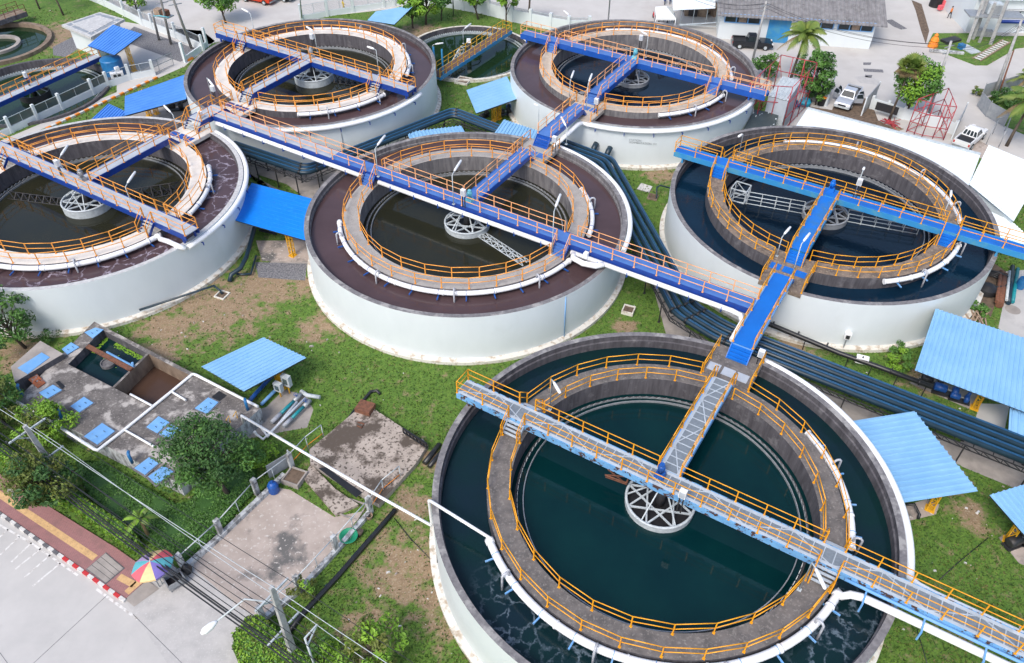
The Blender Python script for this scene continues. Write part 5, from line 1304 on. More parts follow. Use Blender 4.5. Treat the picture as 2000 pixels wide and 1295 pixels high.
tree('tree', 'lime tree closest to the pale blue awning', (806, 55), 5.0, 1.8, 1500, ('leaf_lime', 'leaf_mid'), .24, 18, .14, (0, .6), .35, 10, TG)
tree('tree', 'bushy lime tree with several trunks behind the low clarifier', (832, 48), 6.5, 2.6, 2600, ('leaf_lime', 'leaf_mid'), .25, 24, .16, (.4, 0), .3, 11, TG)
tree('tree', 'leaning lime tree against the street wall', (934, 38), 5.0, 2.1, 1500, ('leaf_lime', 'leaf_mid'), .25, 16, .14, (-1.0, .4), .5, 12, TG)
tree('tree', 'slim lime tree at the end of the yellow railed bridge', (989, 52), 6.2, 1.9, 1500, ('leaf_lime', 'leaf_mid'), .25, 16, .12, (0, .4), .5, 13, TG)
tree('tree', 'dark slim tree beside the bushy lime tree', (862, 40), 6.0, 1.5, 900, ('leaf_dark', 'leaf_mid'), .22, 14, .1, (.6, .2), .4, 14, TG)
tree('tree', 'bright round tree beside the fan palm', (1762, 232), 6.3, 2.5, 4200, ('leaf_mid', 'leaf_lime'), .2, 36, .15, (.7, .3), .42, 15)
tree('tree', 'leafy tree behind the coconut palm near the red scaffolding', (1584, 200), 5.8, 2.2, 3000, ('leaf_mid', 'leaf_dark'), .21, 28, .13, (-.2, .2), .3, 16)
tree('tree', 'dark small tree by the grey gate post', (1592, 205), 3.2, 1.2, 900, ('leaf_dark', 'leaf_mid'), .17, 12, .09, (0, 0), .3, 17)
tree('tree', 'low bush under the coconut palm by the street', (1492, 152), 2.8, 1.6, 1100, ('leaf_dark', 'leaf_mid'), .2, 14, .08, (0, 0), .25, 18)
tree('tree', 'thin bare trunked tree left of the flat roofed hut', (124, 30), 6.5, 1.6, 500, ('leaf_mid', 'leaf_lime'), .25, 10, .14, (-1, .6), .7, 19)
tree('tree', 'thin bare trunked tree on the earth mound', (78, 18), 6.5, 1.6, 500, ('leaf_mid', 'leaf_lime'), .25, 10, .14, (-1, .6), .7, 20)
tree('tree', 'leafy tree behind the junk at the street fence', (268, 22), 3.5, 1.8, 1200, ('leaf_mid', 'leaf_lime'), .22, 14, .1, (0, .3), .3, 21)
tree('shrub', 'rounded lime shrub beside the largest sky blue roof', (1752, 716), 1.3, 1.15, 1500, ('leaf_lime', 'leaf_mid'), .1, 14, .05, (0, 0), .2, 22)
tree('shrub', 'smaller green shrub at the wall foot of the navy tank', (1757, 690), .9, .7, 500, ('leaf_mid', 'leaf_dark'), .1, 8, .04, (0, 0), .2, 23)
tree('shrub', 'green weeds among planks behind the largest sky blue roof', (1905, 612), 1.0, .8, 500, ('leaf_mid', 'leaf_dark'), .12, 8, .04, (0, 0), .2, 24)
tree('shrub', 'low leafy sprout by the foaming tank wall', (92, 668), .9, .9, 420, ('leaf_dark', 'leaf_mid'), .1, 9, .04, (0, 0), .2, 25)
tree('shrub', 'lime creeper bush in the garden right of the dark tree', (505, 905), 1.6, 1.3, 900, ('leaf_lime', 'leaf_mid'), .12, 12, .05, (0, 0), .2, 26)
tree('shrub', 'yellow leaved shrub by the last wall post', (598, 1165), 1.5, .8, 420, ('leaf_olive', 'leaf_lime'), .11, 9, .04, (0, 0), .3, 27)
tree('shrub', 'bushy shrub under the clipped hedge wires at the bottom edge', (640, 1300), 1.6, 1.2, 900, ('leaf_lime', 'leaf_mid'), .12, 12, .05, (0, 0), .2, 28)
def hedge(label, px, h, mats, n, size=.09):
    P2 = [at(a, b, 0) for a, b in px]; root = thing('hedge', label, 'hedge', sum(P2, Vector()) / len(P2)); PAVED.append([(p.x, p.y) for p in P2])
    inn = MB(); c = sum(P2, Vector()) / len(P2); inn.prism([(c + (p - c) * .93)[:2] for p in P2], -.05, h * .88); inn.build('inner_mass', mats[1], root)
    mb = MB(); tris = []
    from mathutils.geometry import tessellate_polygon as tp
    T = tp([P2])
    ar = [((P2[t[1]] - P2[t[0]]).cross(P2[t[2]] - P2[t[0]])).length for t in T]; tot = sum(ar); per = sum((P2[i] - P2[i - 1]).length for i in range(len(P2)))
    def leaf(p, nr):
        s = size * rng.uniform(.6, 1.4); n_ = (nr + Vector((rng.uniform(-1, 1), rng.uniform(-1, 1), rng.uniform(-.6, 1)))).normalized(); a = n_.orthogonal().normalized(); a = Matrix.Rotation(rng.uniform(0, 6.28), 3, n_) @ a; b = n_.cross(a)
        mb.add([p - a * s, p - b * s * .5, p + a * s, p + b * s * .5], [(0, 1, 2, 3)], rng.choice([0, 0, 0, 1, 2]) if len(mats) > 2 else rng.choice([0, 0, 1]))
    nt_ = int(n * tot / 2 / (tot / 2 + per * h))
    for _ in range(nt_):
        t = T[rng.choices(range(len(T)), ar)[0]]; u_, v_ = sorted((rng.random(), rng.random()))
        p = P2[t[0]] * u_ + P2[t[1]] * (v_ - u_) + P2[t[2]] * (1 - v_); leaf(Vector((p.x, p.y, h * (.86 + .22 * rng.random()) + .08 * sin(p.x * 2.1) * cos(p.y * 1.7))), Vector((0, 0, 1)))
    for _ in range(n - nt_):
        i = rng.choices(range(len(P2)), [(P2[i] - P2[i - 1]).length for i in range(len(P2))])[0]; p = P2[i - 1].lerp(P2[i], rng.random()); o = (p - c).normalized()
        leaf(Vector((p.x, p.y, 0)) + o * rng.uniform(-.12, .06) + Vector((0, 0, rng.uniform(.05, h))), o)
    mb.build('foliage', list(mats), root)
hedge('long clipped lime hedge along the pink pavement', [(-40, 876), (0, 905), (68, 955), (160, 1012), (232, 1062), (262, 1088), (280, 1070), (255, 1040), (190, 1000), (110, 950), (30, 893), (-40, 850)], 1.0, ('leaf_lime', 'leaf_mid', 'leaf_olive'), 8000)
hedge('clipped lime hedge block at the corner of the drive', [(462, 1255), (490, 1222), (515, 1218), (560, 1260), (640, 1330), (560, 1400), (475, 1310)], 1.1, ('leaf_lime', 'leaf_mid', 'leaf_olive'), 7000)
hedge('wild low green cover under the dark tree beside the settling box', [(150, 905), (200, 905), (345, 990), (372, 985), (420, 925), (500, 900), (500, 960), (430, 1040), (365, 1100), (320, 1075), (270, 1050), (180, 980)], .28, ('leaf_mid', 'leaf_dark', 'leaf_dark'), 14000, .085)
def palm(name, label, bpx, h, n, L, mat, lean=(0, 0), fan=False, seed=1, dry=3, tr=.16):
    g = random.Random(seed); p = at(*bpx); root = thing(name, label, 'palm tree', p, 0); top = p + Vector((lean[0], lean[1], h))
    MB().tube([p, p.lerp(top, .3) - Vector((lean[0] * .08, 0, 0)), p.lerp(top, .7), top], [tr * 1.3, tr, tr * .85, tr * .8], 10).build('trunk', 'bark', root)
    mb = MB()
    for i in range(n + dry):
        az = i * 2.399 + g.uniform(-.2, .2); f = i / (n + dry)
        el = R(72 - 95 * f) if not fan else R(75 - 105 * f); l = L * g.uniform(.85, 1.1) * (.8 if i >= n else 1)
        d = Vector((cos(az) * cos(el), sin(az) * cos(el), sin(el))); mi = 1 if i >= n else 0
        if fan:
            stem = top + d * l * .45; mb.tube([top, stem], .025, 4, mi)
            sd = d.cross(Vector((0, 0, 1))).normalized(); un = sd.cross(d)
            for k in range(13):
                t = R(-80 + 160 * k / 12); e = (d * cos(t) + sd * sin(t)); q = stem + e * l * .6 * (1 - .12 * abs(sin(t))) - Vector((0, 0, .18 * l)); w = sd * cos(t) * .05 * l - d * sin(t) * .05 * l
                mid = stem.lerp(q, .6) + Vector((0, 0, .05 * l)); mb.add([stem, mid - w, q, mid + w], [(0, 1, 2, 3)], mi)
        else:
            pts = [top + d * l * t + Vector((0, 0, -1)) * (l * .62 * t * t) for t in [j / 9 for j in range(10)]]
            mb.tube(pts, [.05 * (1 - j / 11) for j in range(10)], 4, mi)
            for j in range(1, 30):
                t = j / 30 * 9; k = int(t); q = pts[k].lerp(pts[min(9, k + 1)], t - k); dd = (pts[min(9, k + 1)] - pts[k]).normalized() if k < 9 else (pts[9] - pts[8]).normalized()
                sd = dd.cross(Vector((0, 0, 1))).normalized(); ll = l * .26 * sin(pi * min(.98, .12 + j / 30 * .85)) * g.uniform(.8, 1.15)
                for sg in (-1, 1):
                    e = (sd * sg * .85 + dd * .55 - Vector((0, 0, .45))).normalized(); w = dd * .045 * l / 2.4
                    mb.add([q - w, q + e * ll * .5 - w + Vector((0, 0, .05)), q + e * ll - Vector((0, 0, .12 * ll)), q + e * ll * .5 + w + Vector((0, 0, .05)), q + w], [(0, 1, 2, 3, 4)], mi)
    mb.build('crown', [mat, 'leaf_dry'], root)
    return root
palm('palm_tree', 'tall coconut palm beside the leafy tree near the red scaffolding', (1541, 165), 6.2, 17, 3.6, 'leaf_palm', (.6, .3), seed=2)
palm('palm_tree', 'coconut palm cut by the right picture edge above the white roofs', (1966, 285), 5.2, 16, 3.6, 'leaf_palm', (.7, .4), seed=3, dry=4)
palm('palm_tree', 'fan palm with a skirt of dry leaves beside the bright round tree', (1736, 236), 6.2, 22, 1.9, 'leaf_palm', (.5, .3), True, 4, 12, .13)
palm('palm_tree', 'small palm with drooping fronds at the street wall', (1032, 48), 5.2, 10, 2.2, 'leaf_mid', (.2, .2), seed=5, dry=4, tr=.15)
palm('palm_tree', 'low young palm hidden in the grey net fence garden', (1990, 190), 2.4, 12, 2.4, 'leaf_palm', (.3, .1), seed=6, dry=1, tr=.1)
def banana():
    p = at(292, 1050); root = thing('banana_plant', 'banana plant with broad torn leaves near the rainbow umbrella', 'plant', p)
    MB().tube([p, p + Vector((-.1, .15, 1.9))], [.13, .08], 8).build('stem', 'leaf_dry', root); t = p + Vector((-.1, .15, 1.9)); mb = MB(); g = random.Random(3)
    for i in range(10):
        az = i * 2.4; el = R(75 - 7 * i); l = g.uniform(1.1, 1.7); d = Vector((cos(az) * cos(el), sin(az) * cos(el), sin(el)))
        pts = [t + d * l * k / 6 - Vector((0, 0, .7 * l * (k / 6) ** 2)) for k in range(7)]; sd = d.cross(Vector((0, 0, 1))).normalized(); row = []
        for k, q in enumerate(pts): w = .2 * sin(pi * (k + .6) / 7); row.append((q - sd * w - Vector((0, 0, .03)), q + Vector((0, 0, .05)), q + sd * w - Vector((0, 0, .03))))
        for k in range(6):
            a, b = row[k], row[k + 1]; mb.add([a[0], a[1], b[1], b[0]], [(0, 1, 2, 3)], 0, True); mb.add([a[1], a[2], b[2], b[1]], [(0, 1, 2, 3)], 1, True)
    mb.build('leaves', ['leaf_lime', 'leaf_palm'], root)
banana()
# ------------------------------------------------------------------ upper left: panel fence, hut, drum
UPV = Vector((0, 0, 1))
def wallfence(label, base, posts=None, wallh=.75, ph=2.0, panel='glass_grey', thick=.18, mesh=True, group='white boundary fences', post_s=.3, wallmat='white_wall'):
    B = [at(*q) for q in base]; root = thing('boundary_fence', label, 'fence', B[0], 0, group)
    m = MB()
    for i in range(len(B) - 1): m.beam(B[i] + UPV * wallh / 2, B[i + 1] + UPV * wallh / 2, thick, wallh)
    m.build('low_wall', wallmat, root)
    Q = [at(*q) for q in posts] if posts else B
    for i, p in enumerate(Q):
        d = (Q[min(i + 1, len(Q) - 1)] - Q[max(0, i - 1)]); MB().box(p + UPV * ph / 2, (post_s, post_s, ph), math.atan2(d.y, d.x)).build('post', wallmat, root)
    if panel:
        for i in range(len(Q) - 1):
            d = (Q[i + 1] - Q[i]).normalized(); a, b = Q[i] + d * post_s * .6, Q[i + 1] - d * post_s * .6; z0, z1 = wallh + .03, ph - .25
            f = MB()
            for hh in (z0, z1): f.beam(a + UPV * hh, b + UPV * hh, .05)
            for e in (a, a.lerp(b, .5), b): f.beam(e + UPV * z0, e + UPV * z1, .05)
            f.build('panel_frame', 'pale_steel', root)
            if mesh:
                w = MB(); n = max(4, int((b - a).length / .14))
                for j in range(1, n): e = a.lerp(b, j / n); w.beam(e + UPV * z0, e + UPV * z1, .012)
                for j in range(1, 6): w.beam(a + UPV * (z0 + (z1 - z0) * j / 6), b + UPV * (z0 + (z1 - z0) * j / 6), .012)
                w.build('mesh_panel', panel, root)
            else:
                MB().beam(a.lerp(b, .02) + UPV * (z0 + z1) / 2, b.lerp(a, .02) + UPV * (z0 + z1) / 2, .03, z1 - z0 - .06).build('panel', panel, root)
    return root
wallfence('white post fence with dark panels in front of the low clarifier', [(-30, 283), (24, 260), (75, 236), (123, 214), (184, 185), (213, 171), (255, 156), (302, 147)], mesh=True, panel='glass_grey')
pf = [o for o in C.objects if o.name.startswith('boundary_fence')][-1]
Q = [at(*q) for q in [(24, 260), (75, 236), (123, 214), (184, 185), (213, 171)]]
for i in range(4): MB().beam(Q[i].lerp(Q[i + 1], .08) + UPV * 1.28, Q[i + 1].lerp(Q[i], .08) + UPV * 1.28, .02, .92).build('tinted_panel', 'glass_grey', pf)
wallfence('white post fence beside the leaning street pole', [(362, 122), (405, 92)], ph=2.6, panel=None)
wallfence('white boundary wall with posts along the upper left street', [(165, -5), (205, 12), (245, 32), (280, 50), (300, 58), (345, 75), (398, 100)], wallh=1.0, ph=2.2, mesh=True, panel='net_grey')
gt = thing('gate', 'grey barred sliding gate standing open beside the gravel bed', 'gate', at(302, 145))
a, b = at(303, 145), at(340, 128); m = MB()
for hh in (.12, .9, 1.65): m.beam(a + UPV * hh, b + UPV * hh, .06)
for f in (0, .25, 1): m.beam(a.lerp(b, f) + UPV * .1, a.lerp(b, f) + UPV * 1.68, .06)
m.build('frame', 'steel', gt); m = MB()
for j in range(22): e = a.lerp(b, j / 21); m.beam(e + UPV * .12, e + UPV * 1.65, .02)
m.build('bars', 'steel', gt)
k = MB(); a, b = at(90, 250, .2), at(306, 150, .2); n = 25
kr = thing('kerb', 'kerb painted in orange and white blocks behind the long blue roof', 'kerb', a)
for i in range(n): p, q = a.lerp(b, i / n), a.lerp(b, (i + .98) / n); k.beam(p - UPV * .09, q - UPV * .09, .3, .22, 0 if i % 2 else 1)
k.beam(at(366, 118, .11), at(377, 113, .11), .3, .22, 1); k.build('kerb_block', ['kerb_paint', 'orange_paint'], kr)
hz_ = 3.1
HC = [at(a, b, hz_) for a, b in ((119.5, 48.5), (195, 23.5), (243, 37), (177, 73))]; g = sum(HC, Vector()) / 4
hut = thing('guard_hut', 'small white flat roofed hut with grey roof strips', 'building', (g.x, g.y, 0))
MB().prism([(g + (p - g) * .8)[:2] for p in HC], 0, hz_ - .3).build('wall', 'white_wall', hut)
m = MB().prism([p[:2] for p in HC], hz_ - .32, hz_); m.build('roof', 'rim_pale', hut)
m = MB()
def rq(a, b, z): return HC[0].lerp(HC[1], a).lerp(HC[3].lerp(HC[2], a), b) + UPV * z
for (a, b, c2, d) in ((.08, .06, .2, .2), (.24, .06, .78, .2), (.82, .06, .94, .2), (.08, .8, .2, .94), (.24, .8, .78, .94), (.82, .8, .94, .94), (.08, .25, .2, .75), (.82, .25, .94, .75)):
    m.prism([rq(a, b, 0)[:2], rq(c2, b, 0)[:2], rq(c2, d, 0)[:2], rq(a, d, 0)[:2]], hz_, hz_ + .012)
m.build('roof_strip', 'steel', hut)
m = MB().prism([(g + (p - g) * .66)[:2] for p in HC], hz_, hz_ + .05); m.build('roof_slab', 'rim_pale', hut)
p = at(226, 147); dr = thing('storage_tank', 'tall blue plastic drum under the tilted blue roof', 'tank', p)
MB().lathe(p, [(0, 0), (1.25, 0), (1.25, 2.1), (1.15, 2.2), (.3, 2.35), (0, 2.35)], 36).build('body', 'stripe_blue', dr)
m = MB(); m.box(p + Vector((.9, -.95, 1.0)), (.35, .5, 1.1), R(-35)); m.build('gauge_box', 'white_pipe', dr)
p = at(232, 156); cb = thing('electrical_cabinet', 'white low box with dark openings at the foot of the blue drum', 'control box', p, 0)
MB().box(p + UPV * .5, (1.5, .8, 1.0), R(25)).build('cabinet', 'white_pipe', cb)
m = MB(); d = Vector((sin(R(25)), -cos(R(25)), 0)); e = Vector((cos(R(25)), sin(R(25)), 0))
for a in (-.25, .25):
    for h in (.3, .72): m.box(p + d * .405 + e * a + UPV * h, (.36, .03, .3), R(25))
m.build('opening', 'black', cb)
# transformer and leaning poles, upper left
def simplepole(label, b, t, h, r=.13, mat='pole_wood', arm=True, grp='street poles'):
    p = at(*b); q = at(t[0], t[1], h); root = thing('street_pole', label, 'utility pole', p, 0, grp)
    MB().tube([p, p.lerp(q, .5), q], [r * 1.15, r, r * .75], 9).build('pole', mat, root)
    if arm:
        m = MB(); a = Vector((.85, .5, 0))
        for f in (.93, .85): c = p.lerp(q, f); m.beam(c - a * .8, c + a * .8, .09)
        m.build('crossarm', 'steel', root)
    return p, q
s_a = simplepole('leaning wooden street pole with a rusty stain beside the white fence post', (374, 94), (336, -8), 8.6, .17)
s_b = simplepole('street pole carrying the box of the upper left transformer', (334, 86), (312, -10), 8.0, .16)
s_c = simplepole('second street pole behind the transformer box', (311, 78), (296, 20), 5.0, .15, arm=False)
p = at(318, 30, 4.6); tf = thing('transformer', 'boxes on a steel platform between two upper left street poles', 'transformer', p)
MB().box(p, (2.6, 1.2, .12), R(-25)).build('platform', 'steel', tf); MB().box(p + Vector((-.4, 0, .45)), (.9, .8, .8), R(-25)).build('cabinet', 'timber', tf); MB().box(p + Vector((.55, -.2, .4)), (.7, .7, .7), R(-25)).build('cabinet', 'rust', tf); MB().tube([p + Vector((-1, -.5, .1)), p + Vector((0, -.9, .3)), p + Vector((1.1, -.9, .1))], .07, 6).build('conduit', 'aqua', tf)
p = at(408, 20); MB_ = thing('marker_post', 'red and white banded pole by the street tree', 'post', p)
for i in range(8): MB().tube([p + UPV * .5 * i, p + UPV * .5 * (i + 1)], .13, 8).build('band', 'red' if i % 2 else 'kerb_paint', MB_)
simplepole('thin grey street pole behind the street side tank rim', (590, 38), (585, -12), 7, .09, 'steel', False)
simplepole('thin grey lamp pole by the lime trees', (886, 30), (884, -12), 6, .1, 'steel', False)
simplepole('thin grey street pole behind the beige ringed tank', (1188, 40), (1192, -10), 7, .1, 'steel', False)
s_d = simplepole('pale street pole in front of the parked black pickup', (1470, 118), (1497, 2), 7.8, .14, 'cast_conc')
s_e = simplepole('pale street pole behind the bright round tree', (1812, 225), (1858, 80), 8.6, .17, 'cast_conc')
s_f = simplepole('pale street pole at the grey net fence corner', (1940, 190), (1996, 38), 9.0, .18, 'cast_conc')
simplepole('dark thin pole beside the net fence corner pole', (1948, 192), (1980, 98), 5.5, .1, 'rust', False)
for i, (a, b) in enumerate((((-.3, 0), (-.3, 0)), ((.3, .0), (.3, .0)), ((0, -.5), (0, -.4)))):
    A, B, D = s_d[1] + Vector((a[0], 0, -.3 + a[1])), s_e[1] + Vector((b[0], 0, -.4 + b[1])), s_f[1] + Vector((b[0], 0, -.6))
    pts = []
    for P0, P1 in ((A - (B - A) * .6, A), (A, B), (B, D), (D, D + (D - B) * .5)):
        for j in range(10): f = j / 10; pts.append(P0.lerp(P1, f) - UPV * (1.2 * 4 * f * (1 - f)))
    tag(MB().tube(pts, .022, 4, caps=False).build('power_line', 'pipe_black'), 'sagging dark wire linking the pale street poles at upper right', 'cable', 'wires across the upper right street')
# ------------------------------------------------------------------ upper middle: street wall, trees, cars, people
wallfence('white street wall with mesh panels from the awning to the street side tank', [(590, 42), (640, 32), (690, 24), (750, 15), (770, 12), (800, 8)], wallh=.8, ph=2.4, panel='steel', mesh=True, post_s=.35)
wallfence('white street wall with framed panels behind the low clarifier', [(800, 8), (860, 12), (905, 20), (955, 30), (1000, 42), (1036, 50), (1075, 58), (1110, 64), (1150, 64)], wallh=1.7, ph=2.3, panel='steel', mesh=True, post_s=.4)
def pickup(label, bpx, head, paint, doors=False, group='pickups and cars', kind='pickup'):
    p = at(*bpx); root = thing('parked_car', label, kind, p, head, group)
    mw = MW[root.name]
    def W(x_, y_, z_): return mw @ Vector((x_, y_, z_))
    b = MB(); pr = [(-2.6, .42), (-2.62, .78), (-2.6, .98), (-.8, .98), (1.0, 1.02), (1.9, 1.0), (2.4, .9), (2.6, .7), (2.62, .42)]
    lay = [(.80, 0), (.90, .0), (.90, 0)]
    n = len(pr); vs = []
    for y_, s in ((-.9, 1), (-.86, 1), (.86, 1), (.9, 1)):
        for x_, z_ in pr:
            k = 1 if abs(y_) < .88 else (1 if z_ < .9 else .965)
            vs.append(W(x_, y_, z_ * k))
    fs = [tuple(range(n)), tuple(range(3 * n, 4 * n))[::-1]]
    for q in range(3):
        for i in range(n): fs.append((q * n + i, q * n + (i + 1) % n, (q + 1) * n + (i + 1) % n, (q + 1) * n + i))
    b.add(vs, fs)
    if kind == 'pickup':
        for y_ in (-.84, .84): b.add([W(x_, yy, z_) for yy in (y_ - .05, y_ + .05) for x_, z_ in ((-2.58, .96), (-2.58, 1.14), (-.85, 1.14), (-.85, .96))], [(0, 1, 2, 3), (7, 6, 5, 4), (1, 5, 6, 2), (0, 4, 5, 1), (2, 6, 7, 3)])
        b.add([W(x_, y_, z_) for x_ in (-2.6, -2.52) for y_, z_ in ((-.86, .96), (-.86, 1.14), (.86, 1.14), (.86, .96))], [(0, 1, 2, 3), (7, 6, 5, 4), (1, 5, 6, 2)])
    b.build('body', paint, root)
    x0, x1, t0, t1 = (-.82, 1.05, -.62, .42) if kind == 'pickup' else (-2.3, 1.05, -1.95, .3)
    zc, zt_ = 1.0, 1.68
    low = [W(x0, -.82, zc), W(x1, -.82, zc), W(x1, .82, zc), W(x0, .82, zc)]; tp_ = [W(t0, -.66, zt_), W(t1, -.66, zt_), W(t1, .66, zt_), W(t0, .66, zt_)]
    c = MB().add(low + tp_, [(4, 5, 6, 7), (0, 1, 5, 4), (1, 2, 6, 5), (2, 3, 7, 6), (3, 0, 4, 7)])
    c.add([q + Vector((0, 0, .05)) - (q - (tp_[0] + tp_[2]) / 2) * .1 for q in tp_] + tp_, [(0, 1, 2, 3), (4, 5, 1, 0), (5, 6, 2, 1), (6, 7, 3, 2), (7, 4, 0, 3)])
    c.build('cab', paint, root)
    def win(i, j, a, bb_, lo=.14, hi=.9):
        cen = (low[0] + tp_[2]) / 2
        q = [low[i].lerp(low[j], a).lerp(tp_[i].lerp(tp_[j], a), lo), low[i].lerp(low[j], bb_).lerp(tp_[i].lerp(tp_[j], bb_), lo), low[i].lerp(low[j], bb_).lerp(tp_[i].lerp(tp_[j], bb_), hi), low[i].lerp(low[j], a).lerp(tp_[i].lerp(tp_[j], a), hi)]
        nr = (q[1] - q[0]).cross(q[3] - q[0]).normalized(); nr = nr if nr.dot(q[0] - cen) > 0 else -nr
        MB().quad(*[v_ + nr * .012 for v_ in q]).build('window', 'glass_dark', root)
    win(1, 2, .05, .95); win(0, 1, .06, .47); win(0, 1, .52, .9); win(3, 2, .06, .47); win(3, 2, .52, .9)
    if paint == 'car_white':
        for a in (.06, .3, .54, .78): win(3, 0, a, a + .18)
    else: win(3, 0, .06, .94)
    if kind == 'pickup': MB().quad(W(-2.5, -.78, .99), W(-.86, -.78, .99), W(-.86, .78, .99), W(-2.5, .78, .99)).build('cargo_bed', 'black', root)
    for x_ in (-1.65, 1.68):
        for y_ in (-.86, .86):
            w = MB().tube([W(x_, y_ - .12, .38), W(x_, y_ + .12, .38)], .38, 18).build('wheel', 'tyre', root)
            s = .125 if y_ > 0 else -.125
            MB().tube([W(x_, y_ + s * .8, .38), W(x_, y_ + s * 1.06, .38)], .22, 12).build('rim', 'pale_steel', w)
    for y_ in (-.68, .68):
        MB().box(W(2.55, y_, .78), (.16, .34, .16), head).build('headlight', 'white_pipe', root); MB().box(W(-2.6, y_ * 1.18, .85), (.08, .16, .26), head).build('tail_light', 'red', root)
    MB().box(W(2.62, 0, .52), (.12, 1.7, .2), head).build('bumper', 'pale_steel' if paint == 'car_silver' else paint, root); MB().box(W(-2.66, 0, .5), (.12, 1.7, .18), head).build('bumper', 'steel', root)
    MB().box(W(2.6, 0, .72), (.1, .9, .16), head).build('grille', 'dark_steel', root)
    for y_ in (-1.0, 1.0): MB().box(W(.75, y_, 1.12), (.14, .2, .14), head).build('mirror', paint, root)
    if doors:
        for (hx, sg, w_) in ((.75, 1, 1.0), (.75, -1, 1.0), (-.15, 1, .85), (-.15, -1, .85)):
            a = R(58) if hx > .5 else R(52); d = Vector((-cos(a), sg * sin(a), 0)); o_ = Vector((hx, sg * .9, 0)); m = MB()
            q = lambda t, z_: W(*(o_ + d * t + Vector((0, -sg * max(0, z_ - 1.0) * .18, z_))))
            for thick in (0,):
                m.add([q(0, .5), q(w_, .5), q(w_, 1.02), q(0, 1.02)] + [v_ + (mw.to_3x3() @ Vector((sg * .05 * sin(a), .05 * cos(a), 0))) for v_ in (q(0, .5), q(w_, .5), q(w_, 1.02), q(0, 1.02))], [(0, 1, 2, 3), (7, 6, 5, 4), (0, 4, 5, 1), (1, 5, 6, 2), (2, 6, 7, 3), (3, 7, 4, 0)])
            dd = m.build('door', paint, root); f = MB(); f.tube([q(.05, 1.02), q(.3, 1.55), q(w_ - .12, 1.58), q(w_, 1.02)], .035, 5); f.build('window_frame', paint, dd); MB().quad(q(.1, 1.03), q(.32, 1.52), q(w_ - .14, 1.55), q(w_ - .03, 1.03)).build('window', 'glass_dark', dd)
    return root
def head(a, b): d = at(*b) - at(*a); return math.atan2(d.y, d.x)
pickup('black pickup parked by the long white building', (1467, 92), head((1432, 92), (1502, 96)), 'car_black')
pickup('silver pickup with all four doors open in the earth yard', (1654, 200), head((1668, 178), (1640, 214)), 'car_silver', True)
pickup('white pickup with dark cargo bed parked above the white roofs', (1891, 277), head((1878, 292), (1912, 262)), 'car_white')
pickup('red car cut by the top edge of the picture', (506, 3), head((506, 3), (470, -4)), 'car_red', kind='car')
pickup('dark car cut by the top edge right of the red one', (545, -3), head((545, -3), (520, -8)), 'car_black', kind='car')
def person(label, bpx, facing, shirt, legs, h=1.68, arm=.25, stride=.16):
    p = at(*bpx); root = thing('person', label, 'person', p, facing)
    me = bpy.data.meshes.new('body'); k = h / 1.7
    J = [(0, 0, .92), (0, 0, 1.12), (0, 0, 1.36), (0, 0, 1.48), (0, 0, 1.6), (.02, 0, 1.7),
         (0, .1, .88), (stride, .1, .5), (stride * .8, .11, .08), (stride * .8 + .14, .11, .04),
         (0, -.1, .88), (-stride * .5, -.1, .5), (-stride * 1.4, -.11, .1), (-stride * 1.4 + .13, -.11, .04),
         (0, .19, 1.38), (-arm * .5, .24, 1.12), (arm * .2, .25, .9), (0, -.19, 1.38), (arm * .5, -.24, 1.12), (arm * 1.2, -.25, .95)]
    E_ = [(0, 1), (1, 2), (2, 3), (3, 4), (4, 5), (0, 6), (6, 7), (7, 8), (8, 9), (0, 10), (10, 11), (11, 12), (12, 13), (2, 14), (14, 15), (15, 16), (2, 17), (17, 18), (18, 19)]
    rd = [.15, .14, .16, .06, .1, .08, .095, .065, .045, .04, .095, .065, .045, .04, .06, .045, .035, .06, .045, .035]
    me.from_pydata([(a * k, b * k, c * k) for a, b, c in J], E_, []); o = bpy.data.objects.new('body', me); C.objects.link(o)
    sk = o.modifiers.new('s', 'SKIN'); o.modifiers.new('d', 'SUBSURF').levels = 1
    for i, v_ in enumerate(me.skin_vertices[0].data): v_.radius = (rd[i] * k, rd[i] * k); v_.use_root = (i == 0)
    dg = bpy.context.evaluated_depsgraph_get(); m2 = bpy.data.meshes.new_from_object(o.evaluated_get(dg)); bpy.data.objects.remove(o)
    for n_ in ('skin', shirt, legs, 'black'): m2.materials.append(M[n_])
    for f in m2.polygons:
        z_ = f.center.z / k; y_ = abs(f.center.y) / k
        f.material_index = 2 if (.12 < z_ < .95 and y_ < .2) else (3 if z_ <= .12 else (1 if (z_ < 1.45 and (y_ < .22 or z_ > 1.1)) else 0)); f.use_smooth = True
    o = bpy.data.objects.new('body', m2); C.objects.link(o); o.parent = root; MW[o.name] = MW[root.name]
    mw = MW[root.name]; q = mw @ Vector((0, 0, 1.68 * k)); MB().tube([q - UPV * .06, q + UPV * .02, q + UPV * .07, q + UPV * .1], [.1 * k, .115 * k, .09 * k, .03 * k], 10).build('hair', 'black', root)
person('person in yellow clothes walking behind the street wall', (672, 22), R(20), 'cloth_yellow', 'cloth_yellow')
person('person in orange shirt walking on the wet earth at upper right', (1853, 36), R(120), 'cloth_orange', 'black')
tn = thing('tent', 'white peaked canopy tent over parked motorbikes', 'tent', at(1302, 40)); TT = [at(1281, 36, 2.3), at(1320, 36, 2.3), at(1313, 14, 2.3), at(1281, 13, 2.3)]; tm = sum(TT, Vector()) / 4 + UPV * .9
m = MB()
for i in range(4): m.add([TT[i], TT[(i + 1) % 4], tm], [(0, 1, 2)]); m.add([TT[i], TT[(i + 1) % 4], TT[(i + 1) % 4] - UPV * .25, TT[i] - UPV * .25], [(0, 1, 2, 3)])
m.build('canopy', 'car_white', tn)
